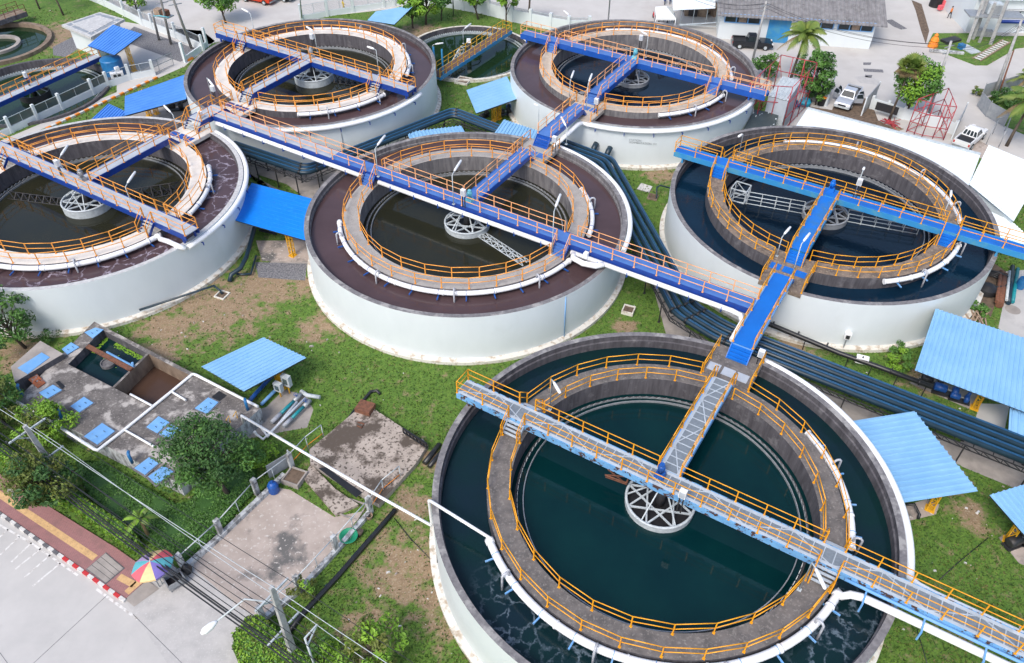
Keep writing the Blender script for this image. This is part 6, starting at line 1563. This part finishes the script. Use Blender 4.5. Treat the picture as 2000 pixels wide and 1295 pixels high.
for t in TT: MB().tube([(t.x, t.y, 0), t], .05, 6).build('leg', 'white_pipe', tn)
def bike(bpx, label, mat, rz):
    p = at(*bpx); root = thing('motorbike', label, 'motorbike', p, rz, 'motorbikes under the tent'); d = Vector((cos(rz), sin(rz), 0)); e = Vector((-sin(rz), cos(rz), 0))
    for s in (-.6, .6): MB().tube([p + d * (s + .29 * cos(t * .7)) + UPV * (.3 + .29 * sin(t * .7)) for t in range(9)], .05, 6, closed=True).build('wheel', 'tyre', root)
    MB().tube([p - d * .6 + UPV * .5, p - d * .2 + UPV * .55, p + d * .3 + UPV * .6, p + d * .55 + UPV * .85], [.1, .16, .13, .06], 8).build('body', mat, root)
    MB().tube([p - d * .65 + UPV * .78, p - d * .05 + UPV * .74], .09, 6).build('seat', 'black', root); MB().tube([p + d * .5 - e * .3 + UPV * 1.0, p + d * .55 + UPV * .92, p + d * .5 + e * .3 + UPV * 1.0], .03, 5).build('handlebar', 'steel', root)
for q, l, mt, rz in (((1288, 40), 'red motorbike at the left under the white tent', 'red', R(70)), ((1296, 38), 'red and white motorbike in the middle under the tent', 'um_red', R(80)), ((1304, 41), 'pale blue motorbike under the white tent', 'girder_sky', R(75)), ((1316, 41), 'dark blue motorbike at the right under the tent', 'navy', R(85)), ((1277, 38), 'red motorbike just outside the white tent', 'red', R(95))): bike(q, l, mt, rz)
for q, l in (((1298, 6), 'dark blue motorbike parked left behind the tent'), ((1308, 5), 'dark blue motorbike parked right behind the tent')): bike(q, l, 'navy', R(80))
cn = thing('street_canopy', 'white flat canopy on a steel frame beside the long building', 'canopy', at(1360, 30)); CC = [at(1315, 20, 3.4), at(1397, 16, 3.4), at(1398, -20, 3.6), at(1312, -20, 3.6)]
m = MB(); roof(m, CC, .5, .01, flat=True); m.build('roof', 'white_roof', cn)
for px in ((1328, 50), (1352, 48), (1378, 46), (1397, 44)): q = at(*px); MB().beam(q, q + UPV * 3.3, .1).build('post', 'pale_steel', cn)
m = MB(); m.beam(at(1326, 48, 1.6), at(1400, 44, 1.6), .1); m.beam(at(1326, 48, .5), at(1400, 52, .5), .1); m.beam(at(1328, 50, 3.2), at(1397, 44, 3.2), .1); m.build('frame_rail', 'pale_steel', cn)
m = MB()
for i in range(16): f = i / 15; q = at(1335 + 60 * f, 30 - 12 * rng.random(), 0); m.box(q + UPV * .6, (.8 + rng.random(), .6 + rng.random(), 1.2 * rng.random() + .5), rng.random() * 3, i % 3)
o = m.build('stored_goods', ['timber', 'dark_steel', 'brown_conc']); tag(o, 'jumble of stored goods under the white street canopy', 'goods'); o['kind'] = 'stuff'
# ------------------------------------------------------------------ upper right buildings
def lng(a, b, h0, label):
    A, B = at(*a), at(*b); d = (B - A).normalized(); nrm = Vector((-d.y, d.x, 0)); D = 16.0
    root = thing('long_building', label, 'building', (A + B) / 2)
    w = MB().prism([A[:2], B[:2], (B + nrm * D)[:2], (A + nrm * D)[:2]], -.05, h0); w.build('wall', 'white_wall', root)
    L = (B - A).length; rf = MB(); lo = h0 + .05
    e0, e1 = A - d * .5 - nrm * 1.0 + UPV * (lo - .25), B + d * 1.2 - nrm * 1.0 + UPV * (lo - .25); r0, r1 = A - d * .5 + nrm * D / 2 + UPV * (lo + 2.6), B + d * 1.2 + nrm * D / 2 + UPV * (lo + 2.6)
    k0, k1 = A - d * .5 + nrm * (D + 1) + UPV * (lo - .25), B + d * 1.2 + nrm * (D + 1) + UPV * (lo - .25)
    roof(rf, [e0, r0, r1, e1], .5, .05); roof(rf, [r0, k0, k1, r1], .5, .05); rf.build('roof', 'asbestos', root)
    def on(f0, f1, z0, z1, mat, nm, off=.03):
        p, q = A + d * L * f0 - nrm * off, A + d * L * f1 - nrm * off
        o = MB().quad(p + UPV * z0, q + UPV * z0, q + UPV * z1, p + UPV * z1).build(nm, mat, root); return o
    for f0, f1 in ((.03, .26), (.50, .735), (.765, .985)):
        on(f0, f1, h0 - 1.25, h0 - .45, 'glass_dark', 'window')
        m = MB()
        for f in (f0, f0 + (f1 - f0) * .33, f0 + (f1 - f0) * .66, f1): p = A + d * L * f - nrm * .05; m.beam(p + UPV * (h0 - 1.25), p + UPV * (h0 - .45), .12)
        m.beam(A + d * L * f0 - nrm * .05 + UPV * (h0 - 1.28), A + d * L * f1 - nrm * .05 + UPV * (h0 - 1.28), .1); m.build('window_frame', 'girder_sky', root)
        on(f0 + (f1 - f0) * .4, f0 + (f1 - f0) * .62, h0 - 1.2, h0 - .5, 'timber', 'window_blind', .04)
    on(.32, .465, 0, h0 - .55, 'girder_cyan', 'roller_door', .04)
    m = MB(); m.beam(A - nrm * .25 + UPV * (h0 - .15), B - nrm * .25 + UPV * (h0 - .15), .4, .3); m.build('fascia', 'girder_sky', root)
    return root
hb = hz(1697, 95, 1712, 40)
lng((1400, 75), (1697, 96), 3.6, 'long white building with grey asbestos roof and a blue roller door')
b2 = thing('white_building', 'white building with blue pipe band at the upper right corner', 'building', at(1950, 30)); A, B = at(1885, 62), at(2080, 66); d = (B - A).normalized(); nrm = Vector((-d.y, d.x, 0))
MB().prism([A[:2], B[:2], (B + nrm * 14)[:2], (A + nrm * 14)[:2]], -.05, 4.6).build('wall', 'white_wall', b2)
MB().tube([A + d * 4 - nrm * .25 + UPV * 1.6, B - nrm * .25 + UPV * 1.6], .25, 8).build('pipe_band', 'navy', b2); MB().tube([A + d * 4 - nrm * .2 + UPV * 3.1, B - nrm * .2 + UPV * 3.1], .15, 8).build('pipe_band', 'steel', b2)
m = MB(); roof(m, [A - nrm * .6 + UPV * 4.6, A + nrm * 14 + UPV * 5.2, B + nrm * 14 + UPV * 5.2, B - nrm * .6 + UPV * 4.6], .5, .03); m.build('roof', 'white_roof', b2)
for i in range(4): p = A + d * (4.6 + i * 3.2) - nrm * .02; MB().quad(p + UPV * 2.2, p + d * 1.8 + UPV * 2.2, p + d * 1.8 + UPV * 3.2, p + UPV * 3.2).build('window', 'glass_dark', b2)
pt = thing('transformer_station', 'transformer box on a platform between four pale concrete posts', 'transformer', at(1920, 80))
for (bq, tq) in (((1890, 84), (1916, -5)), ((1912, 84), (1935, 28)), ((1934, 88), (1962, 5)), ((1900, 78), (1922, 0))):
    p, q = at(*bq), at(*tq, 6.0); MB().beam(p, Vector((q.x * .3 + p.x * .7, q.y * .3 + p.y * .7, 6.0)), .38, .3).build('post', 'cast_conc', pt)
p = at(1942, 28, 3.6); MB().box(p, (7, 2.4, .18), R(-5)).build('platform', 'steel', pt)
MB().box(p + Vector((-.3, .2, .8)), (1.7, 1.3, 1.3), R(-5)).build('transformer_box', 'pale_steel', pt); MB().box(p + Vector((-.3, -.47, .8)), (1.3, .06, 1.0), R(-5)).build('cooling_panel', 'steel', pt)
def junk(label, bpx, sz, rz, mat, cat='board', name='plank', z=.1, tiltz=0):
    p = at(*bpx); tag(MB().box(p + UPV * (z + sz[2] / 2), sz, rz).build(name, mat), label, cat)
pl = thing('ladder', 'flat timber ladder lying in the grass verge', 'ladder', at(1935, 100)); a, b = at(1908, 116, .2), at(1966, 80, .2); sd = Vector((-(b - a).y, (b - a).x, 0)).normalized(); m = MB()
for s in (-.5, .5): m.beam(a + sd * s, b + sd * s, .16)
m.build('side_rail', 'timber', pl); m = MB()
for i in range(12): q = a.lerp(b, (i + .5) / 12); m.beam(q - sd * .5, q + sd * .5, .3, .08)
m.build('rung', 'kerb_paint', pl)
junk('pale sheet of board lying on the junk verge', (1892, 98), (1.6, 2.6, .1), R(20), 'pale_steel'); junk('grey board lying along the kerb of the junk verge', (1848, 104), (4.2, .5, .25), R(-12), 'weathered')
junk('blue crate in the junk on the verge', (1876, 96), (.7, .7, .6), R(20), 'stripe_blue', 'crate', 'crate'); junk('dark frame in the junk on the verge', (1856, 82), (2.6, 1.2, .3), R(25), 'dark_steel', 'frame', 'frame'); junk('pale concrete block at the foot of the transformer posts', (1908, 70), (1.6, .9, .8), R(5), 'cast_conc', 'block', 'block'); junk('second pale concrete block at the foot of the transformer posts', (1925, 71), (1.4, .9, .7), R(-5), 'cast_conc', 'block', 'block')
p = at(1821, 92); tag(MB().lathe(p, [(0, 0), (.65, .05), (.6, .5), (.45, .75), (.55, .9), (.42, 1.25), (.2, 1.45), (.28, 1.6), (.1, 1.85), (0, 1.9)], 14).build('barrier_drum', 'orange_paint'), 'orange stacked road barriers at the road corner', 'barrier')
m = thing('stall', 'small white topped stall cart on the wet earth', 'cart', at(1878, 28)); p = at(1878, 36); MB().box(p + UPV * 2.0, (1.8, 1.4, .12), R(-10)).build('roof', 'pale_steel', m); MB().box(p + UPV * .6, (1.2, .8, .9), R(-10)).build('bin', 'navy', m)
for a, b in ((-1, -1), (1, -1), (1, 1), (-1, 1)): MB().beam(p + Vector((a * .7, b * .5, 0)), p + Vector((a * .7, b * .5, 2)), .06).build('leg', 'steel', m)
p = at(1826, 12); tag(MB().lathe(p, [(0, 0), (.9, 0), (.85, 1.6), (.3, 2.0), (0, 2.0)], 16).build('water_tank', 'black'), 'dark upright tank at the top edge by the wet earth', 'tank')
p = at(1850, 18); m = MB()
for i in range(10): m.box(p + Vector((rng.uniform(-1.6, 1.6), rng.uniform(-1, 1), .5)), (.6, .5, rng.uniform(.5, 1.4)), rng.random(), i % 3)
o = m.build('stored_goods', ['timber', 'steel', 'um_red']); tag(o, 'heap of goods beside the dark upright tank', 'goods'); o['kind'] = 'stuff'
# white roofs right of the navy tank
wr = thing('white_shed', 'long plain white roof behind the navy tank', 'shed', at(1720, 290)); Wc = [at(1577, 212, 3.4), at(1915, 302, 3.4), at(1893, 362, 3.0), at(1540, 268, 3.0)]
m = MB(); roof(m, [Wc[0], Wc[3], Wc[2], Wc[1]], .9, .008, flat=True); m.build('roof', 'white_roof', wr)
g = sum(Wc, Vector()) / 4; m = MB(); m.prism([(g + (p - g) * .94)[:2] for p in Wc], -.05, 2.85); m.build('wall', 'white_wall', wr)
m = MB(); m.beam(Wc[0] + UPV * .08, Wc[1] + UPV * .08, .3, .1); m.build('ridge_cap', 'pale_steel', wr)
wr = thing('white_shed', 'ribbed white roof at the right edge above the azure bridge', 'shed', at(1960, 360)); Wc = [at(1931, 283, 3.6), at(2040, 328, 3.6), at(1980, 432, 3.1), at(1905, 392, 3.1)]
Wc[3] = at(1893, 360, 3.2)
m = MB(); roof(m, [Wc[0], Wc[1], Wc[2], Wc[3]], .34, .03); m.build('roof', 'white_roof', wr); g = sum(Wc, Vector()) / 4; m = MB(); m.prism([(g + (p - g) * .94)[:2] for p in Wc], -.05, 2.9); m.build('wall', 'white_wall', wr)
wr = thing('white_shed', 'low white roof strip beside the right end of the azure bridge', 'shed', at(1960, 450)); Wc = [at(1935, 413, 2.6), at(1975, 432, 2.6), at(2040, 490, 2.4), at(1945, 470, 2.4)]
m = MB(); roof(m, Wc, .34, .03); m.build('roof', 'white_roof', wr)
# red scaffold frames, container, gates
def scaffold(label, base, h, levels, bays, mat='scaffold_red'):
    B = [at(*q) for q in base]; root = thing('scaffold', label, 'scaffold', sum(B, Vector()) / 4, 0, 'red scaffolds'); m = MB(); m2 = MB()
    for i in range(4):
        a, b = B[i], B[(i + 1) % 4]
        for j in range(bays):
            p = a.lerp(b, j / bays); m.tube([p, p + UPV * h], .05, 6)
            q = a.lerp(b, (j + 1) / bays)
            if (i + j) % 2 == 0: m2.beam(p + UPV * .3, q + UPV * h * .9, .05)
        for l in range(1, levels + 1): m2.tube([a + UPV * h * l / levels, b + UPV * h * l / levels], .045, 6); 
        m2.tube([a + UPV * .25, b + UPV * .25], .04, 6)
    m.build('upright', mat, root); m2.build('ledger', mat, root); return root
scaffold('empty red scaffold cube standing on the pale slab', [(1770, 258), (1800, 268), (1842, 274), (1828, 236)], 4.0, 3, 2)
scaffold('red scaffold bars around the metal roofed cabin', [(1444, 256), (1525, 262), (1572, 212), (1505, 196)], 5.6, 3, 3)
m = MB()
for i in range(14): a = at(1738 + rng.uniform(-8, 8), 240 + rng.uniform(-5, 5), .1 + .3 * rng.random()); d = Vector((rng.uniform(-1, 1), rng.uniform(-.5, 1), rng.uniform(-.05, .25))).normalized(); m.tube([a - d * .9, a + d * .9], .045, 5)
tag(m.build('scaffold_tubes', 'scaffold_red'), 'heap of red scaffold tubes at the fan palm foot', 'tubes')
cab = thing('cabin', 'tall cabin with grey metal roof inside red scaffold bars', 'building', at(1530, 210)); Cc = [at(1501, 187.5, 4.2), at(1539, 197, 4.2), at(1566, 157, 4.4), at(1528, 149, 4.4)]
m = MB(); roof(m, [Cc[0], Cc[3], Cc[2], Cc[1]], .4, .03); m.build('roof', 'pale_steel', cab); MB().prism([p[:2] for p in Cc], -.05, 4.1).build('wall', 'deck_grey', cab)
dk = thing('panel_rack', 'dark green glazed panels sloping under red bars beside the navy tank', 'panel', at(1480, 240)); Dc = [at(1452, 252, 1.6), at(1508, 256, 1.6), at(1522, 222, 2.4), at(1474, 214, 2.4)]
m = MB(); nn_ = (Dc[1] - Dc[0]).cross(Dc[3] - Dc[0]).normalized(); nn_ = nn_ if nn_.z > 0 else -nn_
m.add(Dc + [p - nn_ * .1 for p in Dc], [(0, 1, 2, 3), (7, 6, 5, 4), (0, 4, 5, 1), (1, 5, 6, 2), (2, 6, 7, 3), (3, 7, 4, 0)]); m.build('panel', 'panel_dark', dk); m = MB()
for i in range(26): a, b = rng.random(), rng.random(); c2 = Dc[0].lerp(Dc[1], a).lerp(Dc[3].lerp(Dc[2], a), b) + nn_ * .01; e1, e2 = (Dc[1] - Dc[0]).normalized(), (Dc[3] - Dc[0]).normalized(); w_, l_ = .08, rng.uniform(.12, .3); m.quad(c2 - e1 * w_, c2 + e1 * w_, c2 + e1 * w_ + e2 * l_, c2 - e1 * w_ + e2 * l_)
m.build('reflector_patch', 'pale_steel', dk)
for p in Dc: MB().beam((p.x, p.y, 0), p, .1).build('leg', 'dark_steel', dk)
def gateleaf(label, a, b, h, mat='steel'):
    A, B = at(*a), at(*b); root = thing('gate', label, 'gate', A); MB().beam(A + UPV * h / 2, B + UPV * h / 2, .08, h).build('leaf', mat, root); m = MB()
    for f in (0, 1): m.beam(A.lerp(B, f), A.lerp(B, f) + UPV * (h + .1), .14)
    m.build('post', 'white_wall', root)
gateleaf('grey sheet gate leaf left of the silver pickup', (1612, 207), (1622, 180), 2.2); gateleaf('grey sheet gate leaf right of the silver pickup', (1682, 226), (1708, 195), 2.2)
gateleaf('grey sheet gate leaf beside the white pickup', (1858, 272), (1876, 236), 2.2)
wallfence('white wall with dark notice boards behind the fan palm', [(1700, 212), (1730, 222), (1762, 232), (1800, 240), (1860, 262)], wallh=1.3, ph=1.6, panel=None)
o = MB().beam(at(1711, 206, 1.2), at(1754, 218, 1.2), .12, .9).build('notice_board', 'dark_steel'); tag(o, 'row of dark boards on the white wall behind the fan palm', 'board')
wallfence('low white wall behind the cabin by the street', [(1565, 200), (1585, 196), (1612, 207)], wallh=1.2, ph=1.3, panel=None)
nf = thing('net_fence', 'grey shade net fence curving round a garden at the right edge', 'fence', at(1935, 190)); NB = [at(*q) for q in ((2060, 150), (1985, 172), (1952, 182), (1915, 192), (1908, 208), (1925, 228), (1960, 248))]; m = MB()
for i in range(len(NB) - 1): m.beam(NB[i] + UPV * .95, NB[i + 1] + UPV * .95, .05, 1.7)
m.build('net', 'net_grey', nf)
for p in NB: MB().beam(p, p + UPV * 2.0, .08).build('post', 'steel', nf)
struct('garden_bed', MB().prism([p[:2] for p in [at(*q) for q in ((2060, 153), (1985, 175), (1952, 185), (1918, 195), (1912, 208), (1928, 226), (1962, 246), (2060, 290))]], -.05, .06), 'lawn')
tree('shrub', 'leafy shrubs crowding the net fence garden', (1962, 205), 1.6, 1.6, 1400, ('leaf_mid', 'leaf_dark'), .16, 16, .05, (0, 0), .2, 31)
tree('shrub', 'dry grass clump at the outer corner of the net fence', (1905, 186), .9, .7, 400, ('leaf_olive', 'leaf_mid'), .12, 8, .03, (0, 0), .2, 32)
railfence('thin dark rail frame beside the white pickup', [(1925, 283), (1938, 262), (1962, 256), (1950, 288)], 2.0, False, 'steel')
# small things in the yard
p = at(1571, 206); tag(MB().lathe(p, [(0, 0), (.6, .1), (.7, .5), (.45, .85), (.1, 1.0), (0, 1.0)], 10).build('covered_pile', 'tarp_teal'), 'turquoise cloth bundle beside the cabin', 'bundle')
ch = thing('plastic_chair', 'bright blue plastic chair by the turquoise bundle', 'chair', at(1557, 212), 0); p = at(1557, 212)
MB().box(p + UPV * .45, (.5, .5, .06), .4).build('seat', 'stripe_blue', ch); MB().box(p + Vector((-.2, .12, .72)), (.08, .5, .5), .4).build('backrest', 'stripe_blue', ch)
for a, b in ((-1, -1), (1, -1), (1, 1), (-1, 1)): MB().beam(p + Vector((a * .22, b * .22, 0)), p + Vector((a * .2, b * .2, .45)), .05).build('leg', 'stripe_blue', ch)
p = at(1603, 205); bt = thing('bin', 'dark bin with an orange lid beside the grey gate leaf', 'bin', p); MB().lathe(p, [(0, 0), (.4, 0), (.5, 1.0), (0, 1.0)], 16).build('body', 'black', bt); MB().lathe(p, [(.54, 1.0), (.54, 1.1), (0, 1.14)], 16).build('lid', 'orange_paint', bt)
p = at(1587, 194); tag(MB().lathe(p, [(0, 0), (.9, .1), (1.05, .6), (.8, 1.0), (.2, 1.15), (0, 1.15)], 14).build('covered_pile', 'net_grey'), 'grey green covered mound by the cabin tree', 'bundle')
# scrap heap between the navy tank and the service path
def scrap(label, a, b, z, r, mat, cat='pipe', nm='scrap_pipe'): tag(MB().tube([at(*a, z), at(*b, z)], r, 10).build(nm, mat), label, cat)
scrap('thick rusty pipe lying at the navy tank foot', (1962, 538), (1952, 596), .35, .32, 'rust'); scrap('thinner rusty pipe lying on the scrap beside the thick one', (1955, 530), (1947, 590), .5, .16, 'rust'); scrap('dark blue pipe lying beside the rusty pipes', (1978, 520), (1970, 592), .3, .2, 'pipe_navy'); scrap('teal dark pipe at the edge of the service path', (1988, 525), (1978, 590), .25, .16, 'teal'); scrap('pale beam lying among the scrap pipes', (1972, 530), (1966, 586), .6, .12, 'pale_steel', 'beam', 'beam')
p = at(1935, 555); tag(MB().tube([p + Vector((1.1 * cos(t * .52) * (1 + .1 * (t // 12)), 1.1 * sin(t * .52), .15 + .012 * t)) for t in range(40)], .11, 7).build('hose_coil', 'pipe_black'), 'coil of black hose beside the navy tank wall', 'hose')
p = at(1926, 570); tag(MB().lathe(p, [(0, 0), (.9, .1), (.8, .5), (.3, .8), (0, .8)], 12).build('tarp_pile', 'black'), 'black heap below the hose coil', 'heap')
p = at(1991, 562); dm = thing('barrel', 'blue plastic barrel standing on the service path', 'barrel', p); MB().lathe(p, [(0, 0), (.34, .0), (.4, .25), (.42, .5), (.4, .8), (.34, 1.05), (.3, 1.05), (.28, .98), (0, .98)], 20).build('body', 'stripe_blue', dm)
p = at(1978, 605); m = MB().lathe(p, [(.62, .012), (0, .016)], 28); tag(m.build('manhole_cover', 'pad_conc'), 'round manhole cover in the service path', 'cover')
m = MB()
for i in range(16): a = at(1912 + rng.uniform(-14, 14), 618 + rng.uniform(-12, 14), .1 + .25 * rng.random()); d = Vector((rng.uniform(-.4, .6), rng.uniform(.3, 1), rng.uniform(-.05, .3))).normalized(); m.beam(a - d * .9, a + d * .9, .12, .04)
o = m.build('plank_heap', 'timber'); tag(o, 'heap of old planks between navy tank and largest blue roof', 'planks')
bp = thing('outfall_pipe', 'large black bent pipe at the right foot of the nearest tank', 'pipe', at(1755, 1240)); MB().tube([S('A', 14.1, -4.2, 1.5), S('A', 15.0, -4.3, 1.5), S('A', 15.7, -4.8, 1.3), S('A', 15.9, -5.6, .8), S('A', 15.9, -6.0, -.1)], .42, 14).build('pipe_bend', 'pipe_black', bp); MB().tube([S('A', 15.88, -5.7, .75), S('A', 15.9, -5.9, .35)], .52, 14).build('flange', 'conc_dark', bp)
pipe('black pipe bend under the sky blue roof by the nearest tank', [at(1770, 985, .5), at(1786, 985, .5), at(1796, 1005, .35), at(1793, 1014, .15)], .1, 'pipe_black')
pipe('thin dark cable running over the lawn at the right', [at(1930, 1050, .03), at(1870, 1100, .03), at(1835, 1132, .03)], .03, 'pipe_black')
pipe('thin dark cable in the lawn below the white pipe', [at(1784, 1208, .03), at(1800, 1260, .03), at(1815, 1310, .03)], .03, 'pipe_black')
pipe('thin dark cable hanging down the near wall of the nearest tank', [at(770, 1012, .03), at(800, 1050, .03), at(848, 1100, .03), SP('A', 14.3, -163, .4), SP('A', 14.04, -160, 1.5), SP('A', 14.04, -150, 1.9), SP('A', 14.04, -135, 1.6)], .03, 'pipe_black')
fl_ = at(1645, 684); fx = thing('flood_light', 'white flood light on a short post at the navy tank foot', 'light', fl_); MB().beam(fl_, fl_ + UPV * 1.3, .1).build('post', 'steel', fx); MB().box(fl_ + UPV * 1.6, (.5, .4, .55), R(-20)).build('lamp_housing', 'white_pipe', fx); MB().box(fl_ + Vector((-.08, -.22, 1.6)), (.3, .03, .35), R(-20)).build('lens', 'dark_steel', fx)
for (a, b, lab, r) in ((S('F', 6.9, -12.15, 4.2), S('F', 6.9, -12.3, .4), 'dark vertical joint pipe on the foaming tank wall', .045), (S('E', 11.2, -8.4, 4.2), S('E', 11.3, -8.5, .4), 'thin grey down pipe on the street side tank wall', .045), (S('B', 12.9, -5.45, 4.5), S('B', 13.0, -5.5, .4), 'thin blue down pipe on the brown tank wall', .04)):
    pipe(lab, [a, b], r, 'steel' if 'blue' not in lab else 'girder_sky')
for t, a in (('D', -126), ('D', -118), ('D', -70)):
    pass
for (a, lab) in ((4.2, 'thick navy pipe stub rising by the beige ringed tank wall'), (2.6, 'second navy pipe stub beside the beige ringed tank wall')):
    q = S('D', a, -14.6, 0); pipe(lab, [q, q + UPV * 2.0, q + UPV * 2.3 + (S('D', a, -13.6, 0) - q) * .3, S('D', a, -13.9, 2.5)], .3, 'pipe_navy')
# faint stencil lettering on the beige ringed tank wall
def lettering(txt, t, ang, z, size, mat):
    cu = bpy.data.curves.new('lettering', 'FONT'); cu.body = txt; cu.size = size; cu.extrude = .004; cu.space_line = .9
    o = bpy.data.objects.new('lettering', cu); C.objects.link(o); p = SP(t, 14.012, ang, z); nrm = (p - TC[t]); nrm.z = 0; nrm.normalize()
    xd = Vector((-nrm.y, nrm.x, 0)); o.matrix_world = Matrix.Translation(p) @ Matrix((xd, UPV, nrm)).transposed().to_4x4(); cu.materials.append(M[mat])
    dg = bpy.context.evaluated_depsgraph_get(); me = bpy.data.meshes.new_from_object(o.evaluated_get(dg)); me.transform(o.matrix_world); bpy.data.objects.remove(o)
    r = [x for x in C.objects if x.name.startswith('clarifier_tank') and (x.location - TC[t]).length < .1][0]
    me.transform(MW[r.name].inverted()); o = bpy.data.objects.new('lettering', me); C.objects.link(o); o.parent = r
lettering('STATION\nSEDIMENTATION  D1', 'D', -66, 3.2, .3, 'steel')
# ------------------------------------------------------------------ grass tufts and litter
def inpoly(x_, y_, P):
    c = False; j = len(P) - 1
    for i in range(len(P)):
        if (P[i][1] > y_) != (P[j][1] > y_) and x_ < (P[j][0] - P[i][0]) * (y_ - P[i][1]) / (P[j][1] - P[i][1]) + P[i][0]: c = not c
        j = i
    return c
BB = [(min(p[0] for p in P), max(p[0] for p in P), min(p[1] for p in P), max(p[1] for p in P), P) for P in PAVED]
def free(x_, y_):
    for k in TC:
        if (x_ - TC[k].x) ** 2 + (y_ - TC[k].y) ** 2 < 14.4 ** 2: return False
    for (cx, cy, rr) in ((-5.86, 102.01, 8.6), (-57.6, 90.39, 9.0), (-68.3, 103.5, 7.1)):
        if (x_ - cx) ** 2 + (y_ - cy) ** 2 < rr * rr: return False
    for (a, b, c, d, P) in BB:
        if a < x_ < b and c < y_ < d and inpoly(x_, y_, P): return False
    return True
def dirtiness(x_, y_):
    return max(max(0, min(1, (r - math.hypot(x_ - c.x, y_ - c.y)) / (r * .75))) for c, r in DIRT)
gv, gf, gm = [], [], []; lit = [[], []]; cnt = 0
for _ in range(150000):
    px, py = rng.uniform(-20, 2020), rng.uniform(20, 1310)
    w = at(px, py); x_, y_ = w.x, w.y
    if not free(x_, y_): continue
    dd = dirtiness(x_, y_); near = math.hypot(x_, y_)
    if rng.random() < .004 + .004 * dd and len(lit[0]) < 900: lit[0].append((x_, y_)); continue
    if rng.random() < dd * .85: continue
    cnt += 1
    if cnt > 52000: break
    hh = rng.uniform(.05, .16) * (1 if near < 70 else 1.4); mi = rng.choice([0, 0, 1, 1, 2]) if math.sin(x_ * .7) * math.cos(y_ * .6) + rng.uniform(-.6, .6) > -.15 else rng.choice([1, 2, 3])
    for k in range(2):
        a = rng.uniform(0, 6.28); s = hh * .7; o_ = len(gv)
        dx, dy = cos(a) * s, sin(a) * s; lx, ly = rng.uniform(-.8, .8) * hh, rng.uniform(-.8, .8) * hh
        gv += [(x_ - dx * .5, y_ - dy * .5, 0), (x_ + dx * .5, y_ + dy * .5, 0), (x_ + lx + dx * .2, y_ + ly + dy * .2, hh)]; gf.append((o_, o_ + 1, o_ + 2)); gm.append(mi)
gen('blade_a', (.055, .125, .016), (.085, .16, .022), 1.2, .4, .65, .7); gen('blade_b', (.10, .175, .028), (.13, .20, .035), 1.2, .4, .65, .7); gen('blade_c', (.035, .085, .014), (.05, .10, .016), 1.2, .4, .65, .7); gen('blade_d', (.20, .18, .07), (.16, .15, .05), 1.2, .4, .65, .8)
me = bpy.data.meshes.new('grass'); me.from_pydata(gv, [], gf)
for n_ in ('blade_a', 'blade_b', 'blade_c', 'blade_d'): me.materials.append(M[n_])
me.polygons.foreach_set('material_index', gm); o = bpy.data.objects.new('grass', me); C.objects.link(o); o['kind'] = 'stuff'
m = MB()
for i, (x_, y_) in enumerate(lit[0]):
    s = rng.uniform(.03, .11) * (1.8 if rng.random() < .08 else 1); a = rng.random() * 6.28
    m.box((x_, y_, s * .3), (s * 2, s * rng.uniform(.8, 1.6), s * .7), a, rng.choice([0, 0, 0, 1, 2]), taper=.6)
o = m.build('litter', ['kerb_paint', 'slab_grey', 'drive']); o['kind'] = 'stuff'
# ------------------------------------------------------------------ light
w = bpy.data.worlds.new('World'); sc.world = w; w.use_nodes = True
nt = w.node_tree; bg = nt.nodes['Background']
SUN_AZ, SUN_EL = R(212), R(50)
sky = nt.nodes.new('ShaderNodeTexSky'); sky.sky_type = 'NISHITA'; sky.sun_disc = False; sky.sun_elevation = SUN_EL; sky.sun_rotation = SUN_AZ
sky.dust_density = 3.0; sky.air_density = 1.0; sky.ozone_density = 1.0
nt.links.new(sky.outputs[0], bg.inputs[0]); bg.inputs[1].default_value = .15
sl = bpy.data.lights.new('sun', 'SUN'); sl.energy = 1.2; sl.angle = R(18); sl.color = (1, .96, .9)
so = bpy.data.objects.new('sun', sl); C.objects.link(so)
d = Vector((sin(SUN_AZ) * cos(SUN_EL), cos(SUN_AZ) * cos(SUN_EL), sin(SUN_EL)))
so.rotation_euler = d.to_track_quat('Z', 'Y').to_euler(); so.location = (0, 0, 80)
sc.view_settings.view_transform = 'Standard'; sc.view_settings.look = 'None'; sc.view_settings.gamma = 1; sc.view_settings.exposure = 0.72
